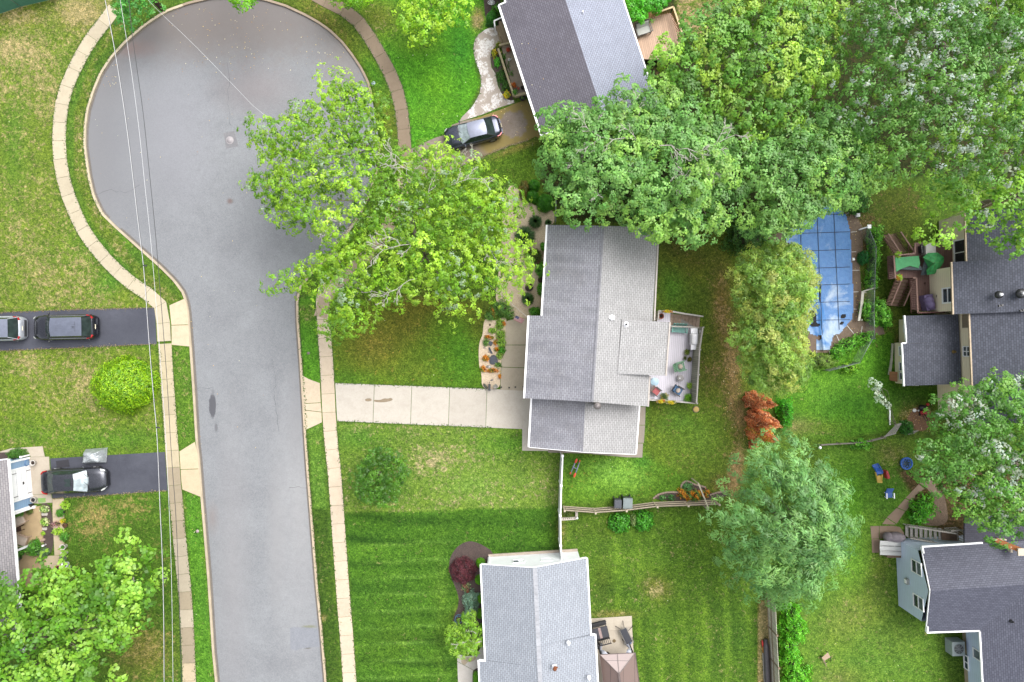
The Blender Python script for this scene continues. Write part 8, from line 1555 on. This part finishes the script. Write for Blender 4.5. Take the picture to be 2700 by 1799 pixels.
table('rounded green glass table against the cream wall',P('s',885,1087,z),0,.8,1.28,.7,BLACKM,glass_mat('green_glass_top',C(130,138,96),.15));chair('folding chair behind the glass table by the cream wall',P('s',935,1310,z),math.radians(180),GALV,w=.42,d=.4,bh=.55,slats=4,lean=.6,name='folding_chair')
b=P('s',915,1155,z+.71);mb=MB();mb.lathe(b,[(.2,0),(.24,.1),(.12,.22),(.02,.24)],12);mb.box(b+Vector((.1,.0,.26)),(.14,.16,.04),.5);tag(mb.build('table_umbrella_base',DARKP,None,loc=b),'dark round cover with a white tag on the glass table','cover')
potted('planter of lime foliage on the upper left deck corner','s',333,590,.18,.25,TERRA,LIMEG,.24,z=z+.5,seed=42);potted('planter of orange-lime flowers on the lower left deck corner','s',345,902,.18,.25,TERRA,LIMEG+[(220,140,50)],.24,z=z+.5,seed=43)
b=P('s',790,500,z);r=root('storage_box',b,'white storage box with dark end on the upper brown deck','storage box');mb=MB();mb.prism(PS('s',[(735,420),(870,425),(880,575),(742,580)],z+.6),z,z+.6);mb.build('box_body',pm('off_white_box',C(212,210,204),.5,.08,4),r);mb=MB();mb.prism(PS('s',[(672,460),(728,450),(740,560),(685,560)],z+.4),z,z+.4);mb.build('box_end',DARKP,r)
b=P('z6',215,560,.9);chair('cushioned bench with pale grey pads on the timber deck',b,math.radians(-72),pm('grey_frame',C(120,112,108),.6),pm('pale_grey_pad',C(206,206,200),.8,.06,4),w=1.1,d=.6,sh=.4,bh=.5,lean=.5,cat='bench',name='garden_bench')
b=P('z1',292,72);mb=MB();[mb.tube([b+Vector((math.cos(t)*.26*k,math.sin(t)*.16*k,.3+.1*k)) for t in[i*2*math.pi/16 for i in range(17)]],.018,6) for k in(1,.6)];mb.beam(b,b+Vector((0,0,.4)),.04,.04,(0,1,0));mb.ball(b+Vector((.02,.02,.35)),(.1,.08,.08),8,6);tag(mb.build('garden_ornament',WPL,None,loc=b),'white wire ring ornament in the mulch by the ribbed-roof house','ornament')
bush('boxwood','round clipped green shrub beside the white hand rail','z1',298,270,.44,.5,.8,[(76,150,52),(64,132,44)],201,leaf=.06,lumps=.05);bush('shrub','loose green shrub between the wire ornament and the eave','z1',370,160,.42,.4,.7,GRN,202,leaf=.09,lumps=.3);bush('shrub','dark ivy ground cover behind the round clipped shrub','z1',300,350,.5,.2,.35,[(54,112,40)],203,leaf=.07)
pl='plants around the north porch'
for i,(x,y,rx,ry,h,cl,lb) in enumerate(((335,745,.2,.3,.35,YEL,'bright yellow plant at the head of the strip bed'),(375,870,.25,.38,.4,[(96,190,52),(80,168,44)],'bright green plant below the yellow one'),(440,1060,.42,.6,.3,[(58,104,30),(70,120,36)],'dark green ground cover in the strip bed'),(495,1190,.3,.45,.28,[(62,110,32),(76,124,40)],'lower patch of dark ground cover in the strip bed'),(388,628,.2,.22,.3,[(168,172,60),(130,150,50)],'yellow-green tuft at the head of the low block wall'),(472,950,.12,.12,.3,YEL,'small lime tuft on the low block wall'),(480,805,.22,.26,.4,GRN,'leafy green plant inside the low block wall'),(525,925,.2,.36,.4,[(72,124,42),(60,108,36)],'long dark green plant inside the low block wall'),(570,1035,.26,.26,.4,GRN,'round green plant inside the low block wall'))):bush('porch_plant',lb,'z1',x,y,rx,ry,h,cl,seed=210+i,leaf=.07,group=pl,lumps=.3,rot=-.3 if ry>.4 else 0)
pp='pots around the north porch'
potted('terracotta pot of rust-red flowers at the top of the porch','z1',522,705,.14,.25,TERRA,[(196,84,56),(170,70,50)],.16,z=.3,group=pp,seed=44);potted('red pot of orange and yellow flowers on the block wall','z1',600,1190,.14,.25,TERRA,[(214,110,50),(200,150,50),(110,70,50)],.2,z=.3,group=pp,seed=45);potted('white pot of green leaves at the lower wall end','z1',618,1295,.15,.3,WPOT,GRN,.2,z=.3,group=pp,seed=46);potted('dark metal pot of soil under the eave','z1',720,1225,.14,.25,BPOT,[(70,60,44)],.08,z=.3,group=pp,seed=47);potted('large dark urn on the driveway corner below the porch','z1',716,1372,.2,.4,BPOT,[(110,150,70)],.1,group=pp,seed=48);potted('white pot of bright yellow leaves at the foot of the strip bed','z1',505,1325,.15,.3,WPOT,YEL,.26,group=pp,seed=49);potted('salmon pot beside the orange flowers on the porch','z1',662,1228,.1,.18,pm('salmon_pot',C(204,128,104),.7),[(190,110,90)],.08,z=.3,group=pp,seed=50)
b=P('z1',536,828,.3);mb=MB();mb.lathe(b,[(.1,0),(.1,.14),(.03,.22),(.03,.28)],10);mb.beam(b+Vector((.08,0,.12)),b+Vector((.18,0,.22)),.03,.03);tag(mb.build('watering_can',WPL,None,loc=b),'white watering can on the north porch','watering can');
def cover(label,fr,x,y,r_,mat,z0,nm='manhole_cover'):
    b=P(fr,x,y,z0);mb=MB();mb.lathe(b,[(r_,-.02),(r_,.012),(r_*.93,.016),(.01,.016)],24);mb.slot=1;mb.lathe(b,[(r_*.8,.0165),(r_*.8,.02),(r_*.01,.02)],20);tag(mb.build(nm,[mat,mat],None,loc=b),label,'iron cover')
IRON=pm('worn_iron',C(182,176,178),.6,.15,14)
cover('round manhole cover in its dark square on the turning circle','a',1583,967,.3,IRON,RZ);cover('small bluish valve cover in the grass verge by the curved sidewalk','b',1005,574,.15,pm('bluish_cap',C(176,196,206),.5,.15,8),.02,'valve_cover');cover('small pinkish valve cover in the lower west verge','i',1360,528,.12,pm('pink_cap',C(192,172,170),.6),.02,'valve_cover');cover('small grey valve cover in the verge above the main driveway','f',557,866,.11,pm('grey_cap',C(130,122,110),.7),.02,'valve_cover')
mb=MB();q=lambda fr,pts:smooth_line(PS(fr,pts),2,True);mb.prism(q('f',[(945,1185),(965,1176),(990,1178),(994,1194),(970,1200),(950,1196)]),.02,.0295);mb.prism(q('f',[(1006,1186),(1050,1190),(1080,1176),(1105,1180),(1125,1172),(1142,1186),(1120,1198),(1070,1206),(1010,1202)]),.02,.0295);struct('driveway_stain',mb,pm('brown_stain',C(160,142,118),.85,.2,8))
mb=MB();mb.prism(q('y',[(218,1352),(232,1318),(270,1308),(330,1310),(375,1300),(380,1318),(350,1345),(310,1362),(290,1350),(262,1392),(230,1376)]),.02,.0295);struct('wet_stain',mb,pm('wet_concrete',C(184,168,142),.6,.15,6))
rng=np.random.default_rng(77)
def specks(name,regions,cols,size,label,cat):
    V,K2=[],[]
    for fr,x0,y0,x1,y1,n,z in regions:
        for _ in range(n):
            p=P(fr,rng.uniform(x0,x1),rng.uniform(y0,y1),z);a=rng.uniform(0,6.28);s=size*rng.uniform(.5,1.3);u_=np.array([math.cos(a),math.sin(a),.15])*s;v_=np.array([-math.sin(a),math.cos(a),.1])*s*.7;p=np.array(p[:])+[0,0,.01]
            V+=[p-u_,p-v_,p+u_,p+v_];K2+=[np.array(C(*cols[rng.integers(len(cols))],1.0))]*4
    o=mesh_np(name,np.array(V),4,[LEAF],None,np.array(K2));tag(o,label,cat,kind='stuff')
specks('fallen_leaves',[('a',1150,60,1829,500,110,RZ+.01),('b',0,20,900,500,100,RZ+.01),('b',600,80,980,640,60,RZ+.01),('a',700,330,800,600,40,RZ+.01),('a',600,500,1800,1568,20,RZ+.01),('e',1300,0,1829,1568,20,RZ+.01),('z1',420,180,1250,1300,26,3.4),('p',1000,400,2100,1300,50,.03),('i',1270,300,1440,1568,26,.02),('w',480,100,760,1500,90,.02),('z4',480,300,820,640,120,.04),('u',780,130,1000,1400,160,.04)],[(206,180,110),(190,150,80),(228,218,190),(150,110,70)],.036,'scattered yellow and brown fallen leaves','fallen leaves')
specks('white_clover',[('o',880,100,1100,320,10,.02),('o',780,700,1100,880,6,.02),('l',300,1100,1100,1560,12,.02),('k',950,700,1750,1100,8,.02),('o',0,20,260,300,14,.02),('o',1300,1050,1640,1140,10,.02)],[(214,214,190)],.035,'tiny white flowers and litter specks in the lawns','clover')
def fringe(name,lines,cols,label,cat,per_m=26,spread=.09,size=.07):
    V,K2=[],[];pal=np.array([C(*c,.42) for c in cols])
    for pts in lines:
        L=resample(pts,.25)
        for a,b_ in zip(L,L[1:]):
            n=max(1,int((b_-a).length*per_m));d=(b_-a).normalized();nn=Vector((-d.y,d.x,0));amp=spread*(.5+1.2*rng.random())
            for _ in range(n):
                p=a.lerp(b_,rng.random())+nn*rng.normal()*amp*.6;an=rng.uniform(0,6.28);s=size*rng.uniform(.5,1.3);u_=np.array([math.cos(an),math.sin(an),.25])*s;v_=np.array([-math.sin(an),math.cos(an),0])*s*.4;q_=np.array([p.x,p.y,.035])
                V+=[q_-u_*.6,q_-v_,q_+u_,q_+v_];K2+=[pal[rng.integers(len(pal))]*rng.uniform(.7,1.25)]*4
    tag(mesh_np(name,np.array(V),4,[LEAF],None,np.array(K2)),label,cat,kind='stuff')
def side(pts,w):L,R=strip_pts(resample(pts,.5),w);return[L,R]
sl_=PS('f',[(652,520),(665,700),(680,900),(690,1070)]),PS('f',[(702,1345),(722,1568)])+PS('j',[(735,100),(750,300),(772,620),(795,950),(820,1250),(842,1568)])
sw_=smooth_line(PS('a',[(750,120),(620,275),(530,440),(450,615),(415,780),(406,960),(412,1100),(440,1250),(470,1350),(560,1568)])+PS('e',[(650,130),(750,245),(850,340),(960,425),(1060,480)]),2)
s3_=PS('e',[(1147,820),(1150,1000),(1167,1250),(1180,1500)]),PS('i',[(1212,300),(1230,500),(1254,740),(1278,980),(1293,1230),(1303,1568)])
sn_=smooth_line(PS('b',[(790,60),(890,130),(965,235),(1040,360),(1120,500),(1172,630),(1205,780),(1222,990)]),2)
lines=side(sl_[0],1.05)+side(sl_[1],1.07)+side(sw_,1.05)+side(s3_[0],1.02)+side(s3_[1],1.03)+side(sn_,1.0)
off=lambda pts,k:strip_pts(pts,k*2)[0]
lines+=[[p+Vector((0,0,0)) for p in off(resample(kl[i0+3:i1-4],.5),.13)],off(resample(kr[22:],.5),-.13) if False else strip_pts(resample(kr[22:],.5),.26)[0],PS('f',[(742,1072),(1300,1092),(1784,1112)]),PS('f',[(758,1336),(1300,1358),(1829,1380)]),PS('z1',[(0,1500),(130,1290),(150,1160),(95,900),(42,680),(60,560),(110,480)])]
fringe('grass_fringe',lines,[(96,146,44),(84,130,38),(120,160,60),(74,118,34)],'ragged grass growing over the paving edges','grass')
fringe('dead_grass',[PS('e',[(0,586),(500,566),(1058,551)]),PS('e',[(0,850),(600,826),(1080,803)]),PS('i',[(362,303),(760,276),(1155,247)]),PS('p',[(860,1560),(1000,1500),(1500,1290),(1900,1180)]),PS('p',[(860,1560),(1000,1500),(1500,1290),(1900,1180)])],[(206,184,140),(190,164,116),(150,140,84),(216,198,160)],'tan dead grass edging the tarred driveways','dead grass',40,.08,.06)
for pts in(kl[:i0],kl[i0+2:i1-1],kr[14:]):
    L_,R_=strip_pts(pts,.17);q1=R_;L2,R2=strip_pts(pts,.48);mb=MB();n=len(pts)
    mb.add([(p.x,p.y,RZ+.0042) for p in q1]+[(p.x,p.y,RZ+.0042) for p in R2],[(i,i+1,n+i+1,n+i) for i in range(n-1)]);struct('gutter_dirt',mb,asphalt_mat('gutter_grit',C(124,118,112),.4,.2))
for k_,pts in enumerate(([('e',1342,1110),('e',1380,1104),('e',1420,1106),('e',1462,1098)],[('j',420,232),('j',480,226),('j',560,240)],[('a',640,1340),('a',760,1300),('a',860,1330),('a',960,1270)],[('f',300,900),('f',330,1050),('f',322,1200),('f',350,1400)],[('a',1560,430),('a',1575,560),('a',1568,700),('a',1590,880)])):
    L=resample([P(*q_) for q_ in pts],.35);L=[Vector((p.x+rng.normal()*.05,p.y+rng.normal()*.05,0)) for p in L];mb=MB();A_,B2=strip_pts(L,[.008+.018*rng.random() for _ in L]);n=len(L);mb.add([(p.x,p.y,RZ+.005) for p in A_]+[(p.x,p.y,RZ+.005) for p in B2],[(i,i+1,n+i+1,n+i) for i in range(n-1)]);struct('road_crack',mb,pm('crack_tar',C(92,90,92),.8,.2,8))
